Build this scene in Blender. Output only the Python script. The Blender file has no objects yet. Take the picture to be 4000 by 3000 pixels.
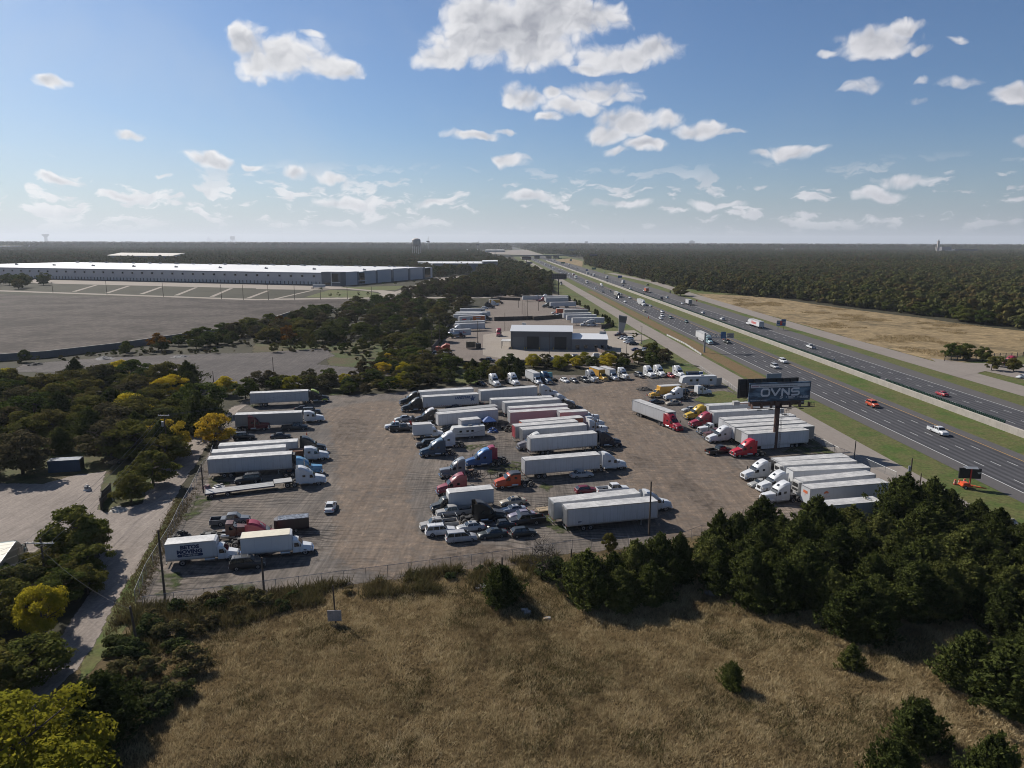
import bpy, bmesh, math, random
import numpy as np
from mathutils import Vector, Matrix, noise as mnoise
from mathutils.geometry import tessellate_polygon
R=math.radians
# ------------------------------------------------------------------ camera, world, sun, exposure
scene=bpy.context.scene
CAMH=47.0; FPX=2773.0; PITCH=R(11.34); ROLL=math.atan(11.5/4000)
cam_data=bpy.data.cameras.new('camera'); cam=bpy.data.objects.new('camera',cam_data)
scene.collection.objects.link(cam); scene.camera=cam
cam_data.sensor_width=36; cam_data.lens=FPX/4000*36; cam_data.clip_start=1; cam_data.clip_end=80000
cam.location=(0,0,CAMH)
cam.rotation_euler=(Matrix.Rotation(math.pi/2-PITCH,3,'X')@Matrix.Rotation(ROLL,3,'Z')).to_euler()
scene.view_settings.view_transform='Standard'; scene.view_settings.look='None'
scene.view_settings.exposure=0.5; scene.view_settings.gamma=1.0
scene.cycles.max_bounces=6; scene.cycles.transparent_max_bounces=24; scene.cycles.volume_bounces=0
scene.cycles.filter_width=1.0; scene.cycles.diffuse_bounces=3; scene.cycles.glossy_bounces=2
SUN_AZ=R(138.5); SUN_EL=R(37)      # direction towards the sun, from +X counter-clockwise
sd=bpy.data.lights.new('sun','SUN'); sd.energy=4.9; sd.angle=R(0.53); sd.color=(1.0,0.94,0.86)
so=bpy.data.objects.new('sun',sd); scene.collection.objects.link(so)
sv=Vector((math.cos(SUN_AZ)*math.cos(SUN_EL),math.sin(SUN_AZ)*math.cos(SUN_EL),math.sin(SUN_EL)))
so.rotation_euler=sv.to_track_quat('Z','Y').to_euler(); so.location=(-60,80,90)

CR=dict(A=(0,850,2.212),B=(1000,850,2.212),C=(2000,850,2.212),D=(3000,850,2.212),E=(0,1400,2.765),F=(700,1450,3.16),
 G=(1500,1400,4.148),H=(1950,1400,4.148),I=(1600,1700,3.686),J=(2000,1700,3.16),K=(2400,1400,3.687),L=(2850,1650,3.403),
 M=(600,1900,3.16),N=(2850,1420,5.53),O=(3300,1400,2.37),P=(0,1950,1.58),Q=(900,2050,1.3825),R=(2500,1900,1.4747),
 S=(2000,930,5.53),T=(1680,1130,5.53),U=(2080,1130,4.608),V=(2200,1000,5.53),W=(2500,1100,3.687),X=(2380,1250,7.9),Z=(0,0,1))
def full(c,x,y):
    a,b,s=CR[c]; return a+x/s,b+y/s
def ray(x,y):
    u=(x-2000)/FPX; v=(1500-y)/FPX
    c,s=math.cos(ROLL),math.sin(ROLL)
    u,v=u*c-v*s,u*s+v*c
    return Vector((u,math.cos(PITCH)+v*math.sin(PITCH),-math.sin(PITCH)+v*math.cos(PITCH)))
def at(c,x,y,z=0.0):
    """survey helper: the point of the level plane at height z that a photo pixel looks at"""
    d=ray(*full(c,x,y)); t=(z-CAMH)/d.z
    return Vector((d.x*t,d.y*t,z))
def azel(x,y):
    d=ray(x,y).normalized(); return math.atan2(d.x,d.y),math.asin(d.z)

# ------------------------------------------------------------------ node helpers
class NT:
    def __init__(s,t): s.t=t; s.n=t.nodes; s.l=t.links
    def new(s,ty,**k):
        n=s.n.new(ty)
        for a,b in k.items(): setattr(n,a,b)
        return n
    def put(s,sock,val):
        if isinstance(val,bpy.types.NodeSocket): s.l.new(val,sock)
        else: sock.default_value=val
    def math(s,op,a,b=0.0,c=0.0,clamp=False):
        n=s.new('ShaderNodeMath',operation=op,use_clamp=clamp)
        s.put(n.inputs[0],a); s.put(n.inputs[1],b)
        if op in('MULTIPLY_ADD','COMPARE','SMOOTH_MAX','SMOOTH_MIN'): s.put(n.inputs[2],c)
        return n.outputs[0]
    def vm(s,op,a,b=(0,0,0)):
        n=s.new('ShaderNodeVectorMath',operation=op); s.put(n.inputs[0],a); s.put(n.inputs[1],b)
        return n.outputs['Value'] if op in('DOT_PRODUCT','LENGTH') else n.outputs[0]
    def mix(s,f,a,b,mode='MIX'):
        n=s.new('ShaderNodeMix',data_type='RGBA',blend_type=mode)
        s.put(n.inputs[0],f); s.put(n.inputs[6],c4(a)); s.put(n.inputs[7],c4(b)); return n.outputs[2]
    def noise(s,vec,scale,detail=4,rough=.55,dist=0.0,out='Fac'):
        n=s.new('ShaderNodeTexNoise'); s.put(n.inputs['Vector'],vec); n.inputs['Scale'].default_value=scale
        n.inputs['Detail'].default_value=detail; n.inputs['Roughness'].default_value=rough
        n.inputs['Distortion'].default_value=dist; return n.outputs[out]
    def ramp(s,f,stops):
        n=s.new('ShaderNodeValToRGB'); cr=n.color_ramp
        while len(cr.elements)<len(stops): cr.elements.new(0.5)
        for e,(p,c) in zip(cr.elements,stops): e.position=p; e.color=c4(c)
        s.put(n.inputs[0],f); return n.outputs[0]
    def rng(s,v,a,b,c=0.0,d=1.0,smooth=False):
        n=s.new('ShaderNodeMapRange',clamp=True); n.interpolation_type='SMOOTHSTEP' if smooth else 'LINEAR'
        s.put(n.inputs[0],v); s.put(n.inputs[1],a); s.put(n.inputs[2],b); s.put(n.inputs[3],c); s.put(n.inputs[4],d)
        return n.outputs[0]
def c4(c):
    if isinstance(c,bpy.types.NodeSocket): return c
    if isinstance(c,(int,float)): return (c,c,c,1)
    return tuple(c) if len(c)==4 else tuple(c)+(1,)

# ------------------------------------------------------------------ sky with cumulus
world=bpy.data.worlds.new('World'); scene.world=world; world.use_nodes=True
w=NT(world.node_tree); w.n.clear()
sky=w.new('ShaderNodeTexSky',sky_type='NISHITA',sun_disc=False)
sky.sun_elevation=SUN_EL; sky.sun_rotation=math.pi/2-SUN_AZ
sky.altitude=200; sky.air_density=1.0; sky.dust_density=0.9; sky.ozone_density=1.6
gen=w.new('ShaderNodeTexCoord').outputs['Generated']
sx=w.new('ShaderNodeSeparateXYZ'); w.l.new(gen,sx.inputs[0])
az=w.math('ARCTAN2',sx.outputs[0],sx.outputs[1]); el=w.math('ARCSINE',sx.outputs[2])
cx=w.new('ShaderNodeCombineXYZ'); w.l.new(az,cx.inputs[0]); w.l.new(el,cx.inputs[1])
P0=cx.outputs[0]
def warp(vec,scale,amp,seed):
    off=w.vm('ADD',vec,(seed,seed*2,seed*.7))
    nn=w.noise(off,scale,2 if scale>20 else 3,.6,0,'Color')
    return w.vm('ADD',vec,w.vm('MULTIPLY',w.vm('SUBTRACT',nn,(.5,.5,.5)),(amp,amp*.75,0)))
PW=warp(warp(warp(P0,7,.055,3.1),24,.026,8.3),75,.008,5.3)
# clouds: centre x, y, half width, half height in photo pixels, weight (measured bearings and elevations)
CL=[(1020,210,110,110,1),(1130,225,170,85,1),(1290,255,140,45,1),(960,170,60,70,1),(1230,140,40,12,.6),
 (1980,130,300,110,1.25),(2150,60,220,110,1.3),(1880,60,160,90,1.2),(2330,70,130,80,1.1),(1740,200,120,50,1),(2080,200,200,60,1.1),
 (2420,215,150,50,1),(2560,185,120,50,1),(2320,260,60,22,.8),
 (2040,370,90,40,1),(1990,360,50,45,.9),(2160,355,40,25,.8),(2340,350,160,40,1),(2240,410,110,35,1),(2130,455,60,16,.7),(2420,380,80,30,.8),
 (2450,470,130,55,1.1),(2370,515,90,40,1),(2530,560,80,25,.9),(2420,590,60,18,.7),(2600,470,70,28,.8),(2740,510,95,32,1),(2850,520,60,12,.7),
 (3380,150,130,60,1),(3480,170,130,45,.9),(3620,190,70,22,.8),(3230,200,50,16,.6),(3260,140,35,14,.5),(3540,110,90,35,.8),
 (3350,345,75,32,.85),(3610,315,32,20,.6),(3770,325,70,18,.5),(3590,405,40,14,.5),(3960,370,90,50,1),(3980,560,70,24,.8),
 (3760,150,30,18,.5),(3900,180,60,14,.35),
 (205,322,65,26,1),(570,405,26,12,.7),(500,520,75,18,.9),(830,620,95,28,1),(985,630,36,12,.8),(1145,650,45,24,.9),(1310,678,80,20,.9),
 (1840,528,100,20,.9),(1960,512,50,12,.7),(1975,630,80,28,1),(2260,710,20,8,.7),(2400,742,50,12,.6),
 (3080,590,95,24,.8),(2950,600,45,14,.7),(3330,605,18,14,.5),(2600,738,60,16,.8),(3400,765,120,22,.8),(3520,715,120,22,.75),(3740,745,110,18,.65),
 (215,702,95,18,.8),(470,750,90,14,.8),(520,716,70,12,.7),(635,685,36,8,.7),(345,620,14,8,.5),(1045,778,70,14,.8),(1340,772,120,22,.85),(1510,750,60,14,.8),
 (1720,785,80,12,.7),(1890,778,60,10,.7),(2080,770,120,22,.8),(2240,760,50,16,.7),(2440,795,110,12,.7),(2780,762,60,16,.7),(2800,790,110,14,.7),(3050,790,90,14,.65),
 (60,20,120,18,.35),(30,720,70,12,.6),(640,830,140,22,.6),(900,815,110,16,.6),(180,838,170,22,.5),(1150,832,140,16,.5),(1400,830,160,18,.5)]
CL=[q for q in CL if not (q[1]>700 and (q[2]<75 or q[4]<.7)) and q[2]>28 and q[4]>.45]
acc=None
for (x,y,hw,hh,k) in CL:
    a,e=azel(x,y); a2,_=azel(x+hw,y); _,e2=azel(x,y-hh)
    d=w.vm('SUBTRACT',PW,(a,e,0)); d=w.vm('MULTIPLY',d,(1/abs(a2-a)/1.12,1/abs(e2-e)/1.15,0))
    q=w.vm('DOT_PRODUCT',d,d)
    v=w.math('MULTIPLY_ADD',q,-k,k)
    acc=v if acc is None else (w.math('SMOOTH_MAX',acc,v,.25) if hw>80 else w.math('MAXIMUM',acc,v))
fn=w.noise(w.vm('ADD',PW,(4,1,2)),30,6,.66)
def puffs(sc,vec):
    v=w.new('ShaderNodeTexVoronoi',feature='F1'); w.put(v.inputs['Vector'],w.vm('MULTIPLY',vec,(1,1.35,1))); v.inputs['Scale'].default_value=sc; return v.outputs['Distance']
pf=w.math('ADD',w.math('MULTIPLY',w.math('SUBTRACT',.42,puffs(26,PW)),1.5),w.math('MULTIPLY',w.math('SUBTRACT',.42,puffs(70,PW)),.8))
pfo=w.math('ADD',w.math('MULTIPLY',w.math('SUBTRACT',.42,puffs(26,w.vm('ADD',PW,(-.008,.010,0)))),1.5),w.math('MULTIPLY',w.math('SUBTRACT',.42,puffs(70,w.vm('ADD',PW,(-.003,.004,0)))),.8))
dens=w.math('ADD',acc,w.math('ADD',w.math('MULTIPLY',w.math('SUBTRACT',fn,.5),1.7),w.math('MULTIPLY',pf,.62)))
alpha=w.rng(dens,-.32,.68,0,1,True)
core=w.rng(w.math('ADD',acc,w.math('MULTIPLY',w.math('SUBTRACT',fn,.5),1.1)),.30,1.45,0,1,True)
sh=w.noise(w.vm('ADD',P0,(1,7,2)),16,3,.6)
core=w.math('MULTIPLY',core,w.rng(sh,.32,.58,.25,1))
lit=w.rng(w.math('SUBTRACT',pf,pfo),-.45,.25,0,1)
ccol=w.mix(core,w.mix(lit,(0.74,0.75,0.78),(0.90,0.90,0.91)),w.mix(lit,(0.36,0.38,0.43),(0.50,0.52,0.56)))  # sunlit puff edges and grey shaded cores put into the cloud colour
# flat far cumulus and the pale air near the horizon
pz=w.math('MAXIMUM',sx.outputs[2],.004)
far=w.new('ShaderNodeCombineXYZ'); w.l.new(w.math('DIVIDE',sx.outputs[0],pz),far.inputs[0]); w.l.new(w.math('DIVIDE',sx.outputs[1],pz),far.inputs[1])
fb=w.math('ADD',w.noise(w.vm('MULTIPLY',PW,(1,2.9,1)),22,4,.55),w.math('MULTIPLY',w.math('SUBTRACT',w.noise(w.vm('MULTIPLY',P0,(1,2,1)),4.5,2,.5),.5),.45))
band=w.math('MULTIPLY',w.rng(el,.006,.03,0,1),w.rng(el,.060,.105,1,0))
a2=w.math('MULTIPLY',w.rng(fb,.53,.62,0,.85,True),band)
wisp=w.noise(w.vm('MULTIPLY',P0,(1,1.5,1)),3.2,5,.55,.6)
leftm=w.rng(az,-.75,.25,1,.1)
a3=w.math('MULTIPLY',w.rng(wisp,.42,.75,0,.42,True),leftm)
hz=w.rng(el,-.01,.17,1,0); hz=w.math('POWER',hz,2.2); hz=w.math('MULTIPLY',hz,w.rng(az,-.8,.8,1.0,.8))
bg=w.new('ShaderNodeBackground'); w.put(bg.inputs[0],w.mix(1.0,sky.outputs[0],(.68,.89,1.16),'MULTIPLY')); bg.inputs[1].default_value=.052
bgh=w.new('ShaderNodeBackground'); w.put(bgh.inputs[0],w.mix(w.rng(az,-.7,.7,0,1),(.62,.69,.76),(.36,.41,.48))); bgh.inputs[1].default_value=.72
bgc=w.new('ShaderNodeBackground'); w.put(bgc.inputs[0],w.mix(w.rng(az,-.6,.7,0,1),ccol,w.mix(1.0,ccol,(.74,.74,.78),'MULTIPLY'))); bgc.inputs[1].default_value=.74
def mixs(f,a,b):
    m=w.new('ShaderNodeMixShader'); w.put(m.inputs[0],f); w.l.new(a,m.inputs[1]); w.l.new(b,m.inputs[2]); return m.outputs[0]
s1=mixs(a3,bg.outputs[0],bgh.outputs[0])
s1=mixs(hz,s1,bgh.outputs[0])
s1=mixs(a2,s1,bgc.outputs[0])
s1=mixs(w.math('MULTIPLY',alpha,w.rng(el,0,.12,.85,1.0)),s1,bgc.outputs[0])
wo=w.new('ShaderNodeOutputWorld'); w.l.new(s1,wo.inputs[0])
world.cycles.sampling_method='MANUAL'; world.cycles.sample_map_resolution=512
# ------------------------------------------------------------------ materials
MATS={}
def nmat(name):
    m=bpy.data.materials.new(name); m.use_nodes=True; t=NT(m.node_tree); p=t.n['Principled BSDF']
    return m,t,p
def simple(name,col,rough=.6,metal=0.0,var=.12,scale=1.5,coat=0.0):
    """paint, plastic or metal with slight uneven wear"""
    key=(name,)
    if key in MATS: return MATS[key]
    m,t,p=nmat(name); co=t.new('ShaderNodeTexCoord').outputs['Object']
    n=t.noise(co,scale,5,.6); n2=t.noise(t.vm('MULTIPLY',co,(1.2,1.2,.25)),2.3,4,.7)
    f=t.math('MULTIPLY',t.rng(n,.3,.7,1-var,1+var*.6),t.rng(n2,.35,.75,1.0,1-var))
    if not name.startswith('paint_'): col=tuple(c*.78 for c in col[:3])
    t.put(p.inputs[0],t.mix(1.0,col,t_rgb(t,f),'MULTIPLY')); p.inputs['Roughness'].default_value=rough; p.inputs['Metallic'].default_value=metal
    p.inputs['Coat Weight'].default_value=coat
    if rough>.4: t.put(p.inputs['Roughness'],t.rng(n,.3,.7,rough-.08,rough+.12))
    MATS[key]=m; return m
def t_rgb(t,f):
    c=t.new('ShaderNodeCombineColor'); [t.put(c.inputs[i],f) for i in range(3)]; return c.outputs[0]
def panel_mat(name,col,pitch=1.22,dirt=.7,seam=.38,rough=.45):
    """sheet and post trailer side: seams every pitch metres, streaks and grime low down"""
    if (name,) in MATS: return MATS[(name,)]
    m,t,p=nmat(name); co=t.new('ShaderNodeTexCoord').outputs['Object']
    s=t.new('ShaderNodeSeparateXYZ'); t.l.new(co,s.inputs[0])
    fr=t.math('FRACT',t.math('DIVIDE',s.outputs[0],pitch)); seamf=t.math('LESS_THAN',fr,.035)
    st=t.noise(t.vm('MULTIPLY',co,(2.2,2.2,.16)),2.0,5,.7); bl=t.noise(co,.45,4,.6)
    oi=t.new('ShaderNodeObjectInfo').outputs['Random']
    low=t.rng(s.outputs[2],1.1,2.2,1,.25)
    d=t.math('MULTIPLY',t.rng(st,.45,.8,0,1),t.math('MULTIPLY',low,dirt))
    d=t.math('ADD',d,t.math('MULTIPLY',t.rng(bl,.4,.7,0,.22),dirt))
    c=t.mix(d,col,(.23,.19,.15)); c=t.mix(t.math('MULTIPLY',seamf,seam),c,(.08,.08,.09))
    c=t.mix(1.0,c,t_rgb(t,t.rng(oi,0,1,.60,.80)),'MULTIPLY')
    t.put(p.inputs[0],c); p.inputs['Roughness'].default_value=rough
    MATS[(name,)]=m; return m
def paint(col):
    return simple('paint_%d_%d_%d'%tuple(int(c*255) for c in col),tuple(c*.74 for c in col),.38,.0,.12,1.2,.10)
M=dict(
 tyre=simple('tyre_rubber',(.018,.018,.019),.85), rim=simple('rim_steel',(.42,.42,.43),.35,.7), darkrim=simple('rim_dark',(.10,.10,.10),.5,.5),
 frame=simple('chassis_black',(.022,.021,.021),.6), glass=simple('window_glass',(.018,.022,.026),.08,0,.02,1,.3),
 chrome=simple('bright_metal',(.62,.62,.63),.18,1.0,.08), alu=simple('aluminium',(.55,.56,.57),.4,.8), lamp=simple('lamp_lens',(.75,.75,.72),.15),
 red=simple('tail_lens',(.35,.02,.015),.25), roofw=simple('trailer_roof',(.60,.585,.56),.5,0,.3,.5), white=panel_mat('white_side',(.60,.605,.62)),
 whiteb=panel_mat('white_box',(.64,.65,.66),2.4,.3,.10), dull=panel_mat('grey_side',(.34,.33,.31),.6,.6,.3), pink=panel_mat('faded_pink_side',(.58,.42,.44),1.22,.3,.1),
 orange=panel_mat('orange_side',(.60,.13,.05),1.22,.2,.12), yellowb=panel_mat('yellow_box',(.68,.36,.04),1.8,.15,.1), tan=simple('plywood',(.36,.27,.17),.8),
 doorred=simple('red_door',(.42,.05,.06),.5), rust=simple('rust',(.17,.075,.04),.85,0,.4,4), wood=simple('pole_wood',(.10,.075,.055),.9,0,.3,3),
 conc=simple('concrete_trim',(.42,.39,.34),.85,0,.15,.3), steel=simple('galvanised',(.34,.35,.36),.5,.5), navy=simple('navy_ink',(.012,.03,.10),.5,0,.1),
 redink=simple('red_ink',(.62,.05,.04),.5,0,.1), purple=simple('violet_ink',(.10,.03,.22),.5,0,.1), bluetarp=simple('blue_tarp',(.02,.09,.30),.6,0,.2,3),
 board=simple('board_grey',(.36,.34,.33),.7,0,.3,6), brown=simple('brown_steel',(.10,.05,.038),.7,0,.2,1), orangep=simple('safety_orange',(.72,.10,.02),.5),
 green=simple('sign_green',(.02,.13,.09),.5), signblue=simple('sign_blue',(.02,.12,.28),.5), yellow=simple('yellow_paint',(.72,.47,.03),.5), black=simple('flat_black',(.012,.012,.013),.55),
 dumpblue=simple('bin_blue',(.02,.07,.16),.6), rubbish=simple('debris',(.30,.28,.25),.85,0,.5,5), bark=simple('bark',(.085,.065,.05),.95,0,.35,5))
def soil(name,cols,scale=.08,fine=2.2,bump=.25,feather=True,streak=0.0,rough=.95,thr=.5,soft=5.0,ang=0.0,contrast=.3,far=0,rings=0.0,gain=.64):
    """loose ground; sheets with a feathered rim break up along it"""
    m,t,p=nmat(name); co=t.new('ShaderNodeTexCoord').outputs['Object']
    n=t.noise(co,scale,7,.62,.4); n2=t.noise(co,fine,6,.7); n3=t.noise(co,scale*6,5,.6)
    v=t.math('ADD',t.math('MULTIPLY',n,.62),t.math('MULTIPLY',n3,.38))
    st=[(.30+.40*i/(len(cols)-1),c) for i,c in enumerate(cols)]
    c=t.ramp(v,st)
    f=t.rng(n2,.25,.75,1-contrast,1+contrast)
    if streak:
        mp=t.new('ShaderNodeMapping'); t.l.new(co,mp.inputs[0]); mp.inputs['Rotation'].default_value=(0,0,ang); mp.inputs['Scale'].default_value=(1.5,.07,1)
        s=t.noise(mp.outputs[0],1.0,4,.6,1.2); f=t.math('MULTIPLY',f,t.rng(s,.3,.7,1-streak,1+streak))
        mp2=t.new('ShaderNodeMapping'); t.l.new(co,mp2.inputs[0]); mp2.inputs['Rotation'].default_value=(0,0,ang+1.1); mp2.inputs['Scale'].default_value=(1.2,.09,1)
        s=t.noise(mp2.outputs[0],1.0,4,.6,1.5); f=t.math('MULTIPLY',f,t.rng(s,.35,.7,1-streak*.8,1+streak*.6))
    f=t.math('MULTIPLY',f,gain)
    if rings:
        for sc_,ps in ((.055,0.0),(.035,40.0)):
            wv=t.new('ShaderNodeTexWave',wave_type='RINGS'); t.put(wv.inputs['Vector'],t.vm('ADD',co,(ps,-ps*1.5-60,0))); wv.inputs['Scale'].default_value=sc_*6; wv.inputs['Distortion'].default_value=14; wv.inputs['Detail'].default_value=3; wv.inputs['Detail Scale'].default_value=.35
            mk_=t.rng(t.noise(t.vm('ADD',co,(ps+7,3,1)),.05,3,.6),.45,.6,0,1); f=t.math('MULTIPLY',f,t.math('SUBTRACT',1.0,t.math('MULTIPLY',t.math('MULTIPLY',t.rng(wv.outputs['Fac'],.72,.98,0,1),mk_),rings)))
        spot=t.rng(t.noise(t.vm('ADD',co,(11,5,2)),.16,5,.7),.60,.70,0,.42); f=t.math('MULTIPLY',f,t.math('SUBTRACT',1.0,spot))
    c=t.mix(1.0,c,t_rgb(t,f),'MULTIPLY')
    t.put(p.inputs[0],c); p.inputs['Roughness'].default_value=rough; p.inputs['Specular IOR Level'].default_value=.15
    if bump:
        b=t.new('ShaderNodeBump'); b.inputs['Strength'].default_value=bump; b.inputs['Distance'].default_value=.4
        t.put(b.inputs['Height'],t.math('ADD',n2,n3)); t.l.new(b.outputs[0],p.inputs['Normal'])
    if feather:
        a=t.new('ShaderNodeAttribute',attribute_name='edge').outputs['Fac']
        an=t.noise(co,.55,6,.65)
        al=t.math('MULTIPLY',t.math('SUBTRACT',t.math('ADD',a,t.math('MULTIPLY',t.math('SUBTRACT',an,.5),2.2*.8)),thr),soft,clamp=True)
        al=t.math('MAXIMUM',al,t.math('GREATER_THAN',a,.995)) if soft>2 and thr<.6 else al
        t.put(p.inputs['Alpha'],al)
    return m
GAINL=.9
def leafmat(name,cols,trans=.25,scale=.35):
    m,t,p=nmat(name); co=t.new('ShaderNodeTexCoord').outputs['Object']; oi=t.new('ShaderNodeObjectInfo').outputs['Random']
    n=t.noise(co,scale,3,.6); n2=t.noise(co,3.1,2,.5)
    v=t.math('ADD',t.math('MULTIPLY',oi,.55),t.math('MULTIPLY',n,.45))
    v=t.math('ADD',v,t.math('MULTIPLY',t.math('SUBTRACT',n2,.5),.45))
    c=t.ramp(v,[(.12+.76*i/(len(cols)-1),tuple(k_*GAINL for k_ in q)) for i,q in enumerate(cols)])
    d=t.new('ShaderNodeBsdfDiffuse'); t.put(d.inputs[0],c); tr=t.new('ShaderNodeBsdfTranslucent'); t.put(tr.inputs[0],c)
    mx=t.new('ShaderNodeMixShader'); mx.inputs[0].default_value=trans; t.l.new(d.outputs[0],mx.inputs[1]); t.l.new(tr.outputs[0],mx.inputs[2])
    t.l.new(mx.outputs[0],t.n['Material Output'].inputs[0]); t.n.remove(p)
    return m

# ------------------------------------------------------------------ mesh builder
class MB:
    def __init__(s): s.v=[]; s.f=[]; s.m=[]; s.mats=[]; s.sm=[]
    def mi(s,mat):
        mat=M[mat] if isinstance(mat,str) else mat
        if mat not in s.mats: s.mats.append(mat)
        return s.mats.index(mat)
    def add(s,vs,fs,mat,smooth=False):
        o=len(s.v); s.v+= [tuple(v) for v in vs]; k=s.mi(mat)
        for f in fs: s.f.append([i+o for i in f]); s.m.append(k); s.sm.append(smooth)
        return s
    def hexa(s,p,mat):   # 8 points: bottom 4 ccw, top 4 ccw
        return s.add(p,[(3,2,1,0),(4,5,6,7),(0,1,5,4),(1,2,6,5),(2,3,7,6),(3,0,4,7)],mat)
    def box(s,x0,x1,y0,y1,z0,z1,mat,tx=0,ty=0):
        return s.hexa([(x0,y0,z0),(x1,y0,z0),(x1,y1,z0),(x0,y1,z0),(x0+tx,y0+ty,z1),(x1-tx,y0+ty,z1),(x1-tx,y1-ty,z1),(x0+tx,y1-ty,z1)],mat)
    def bar(s,a,b,r,mat,n=4,r2=None):
        a=Vector(a); b=Vector(b); d=(b-a).normalized(); u=d.orthogonal().normalized(); v=d.cross(u); r2=r if r2 is None else r2; vs=[]
        for (c,q) in ((a,r),(b,r2)):
            for i in range(n):
                t=2*math.pi*(i+.5)/n; vs.append(c+u*math.cos(t)*q+v*math.sin(t)*q)
        fs=[(i,(i+1)%n,n+(i+1)%n,n+i) for i in range(n)]+[tuple(range(n-1,-1,-1)),tuple(range(n,2*n))]
        return s.add(vs,fs,mat,n>6)
    def prism(s,prof,y0,y1,mat,ins=0.0):   # profile of (x,z), extruded along y
        n=len(prof); vs=[(x,y0,z) for x,z in prof]+[(x,y1,z) for x,z in prof]
        return s.add(vs,[tuple(range(n)),tuple(range(2*n-1,n-1,-1))]+[(i,n+i,n+(i+1)%n,(i+1)%n) for i in range(n)],mat)
    def loft(s,st,mat,caps=True,smooth=True):
        """stations (x, z bottom, z top, half width low, half width top, corner)"""
        rings=[]
        for x,zb,zt,wl,wt,c in st:
            zm=zb+(zt-zb)*.55; r=[(-wl*.94,zb),(-wl,zb+.12*(zt-zb)),(-wl*.55-wt*.45,zm),(-wt,zt-c),(-wt+c*1.1,zt)]
            r=r+[(-a,b) for a,b in reversed(r)]; rings.append([(x,y,z) for y,z in r])
        n=10; vs=[p for r in rings for p in r]; fs=[]
        for k in range(len(rings)-1):
            for i in range(n): fs.append((k*n+i,k*n+(i+1)%n,(k+1)*n+(i+1)%n,(k+1)*n+i))
        if caps: fs+=[tuple(range(n-1,-1,-1)),tuple(range((len(rings)-1)*n,len(rings)*n))]
        return s.add(vs,fs,mat,smooth)
    def poly(s,pts,mat): return s.add(pts,[tuple(range(len(pts)))],mat)
    def text(s,txt,size,org,xd,yd,mat,bold=.0,shear=0.0,sx=1.0,align='LEFT'):
        cu=bpy.data.curves.new('t','FONT'); cu.body=txt; cu.size=size; cu.offset=bold; cu.shear=shear; cu.align_x=align; cu.resolution_u=2
        ob=bpy.data.objects.new('t',cu); me=bpy.data.meshes.new_from_object(ob)
        xd=Vector(xd).normalized(); yd=Vector(yd).normalized(); o=Vector(org)
        s.add([o+xd*v.co.x*sx+yd*v.co.y for v in me.vertices],[tuple(f.vertices) for f in me.polygons],mat)
        bpy.data.objects.remove(ob); bpy.data.meshes.remove(me); return s
    def merge(s,o):
        k=len(s.v); s.v+=o.v
        for f,m,q in zip(o.f,o.m,o.sm): s.f.append([i+k for i in f]); s.m.append(s.mi(o.mats[m])); s.sm.append(q)
    def xf(s,mat): s.v=[tuple(mat@Vector(v)) for v in s.v]; return s
    def mesh(s,name,fix=True):
        me=bpy.data.meshes.new(name); me.from_pydata(s.v,[],s.f)
        for m in s.mats: me.materials.append(m)
        me.polygons.foreach_set('material_index',s.m); me.polygons.foreach_set('use_smooth',s.sm)
        if fix:
            bm=bmesh.new(); bm.from_mesh(me); bmesh.ops.recalc_face_normals(bm,faces=bm.faces); bm.to_mesh(me); bm.free()
        if any(s.sm): me.set_sharp_from_angle(angle=R(38))
        me.update(); return me
def link(o,parent=None):
    scene.collection.objects.link(o)
    if parent: o.parent=parent
    return o
def tag(o,label=None,cat=None,group=None,kind=None):
    if label: o['label']=label
    if cat: o['category']=cat
    if group: o['group']=group
    if kind: o['kind']=kind
    return o
def part(name,mb,parent=None,fix=True): return link(bpy.data.objects.new(name,mb.mesh(name,fix)),parent)
PROTO={}
def spawn(key,fn,name,loc,rz,label,cat,group=None,flat=False,scale=1.0):
    """place one thing: an empty at its base, its parts and their sub-parts (meshes shared between repeats)"""
    k=(key,flat)
    if k not in PROTO:
        parts=fn()
        if flat:
            mb=MB(); [mb.merge(p[1]) for p in parts]; PROTO[k]=mb.mesh(name)
        else: PROTO[k]=[(p[0],p[1].mesh(p[0]),p[2] if len(p)>2 else None) for p in parts]
    pr=PROTO[k]
    r=bpy.data.objects.new(name,pr if flat else None); link(r); r.location=loc; r.rotation_euler=(0,0,rz); r.scale=(scale,)*3
    tag(r,label,cat,group)
    if not flat:
        obs=[]
        for nm,me,pa in pr:
            obs.append(link(bpy.data.objects.new(nm,me),r if pa is None else obs[pa]))
    return r

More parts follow.
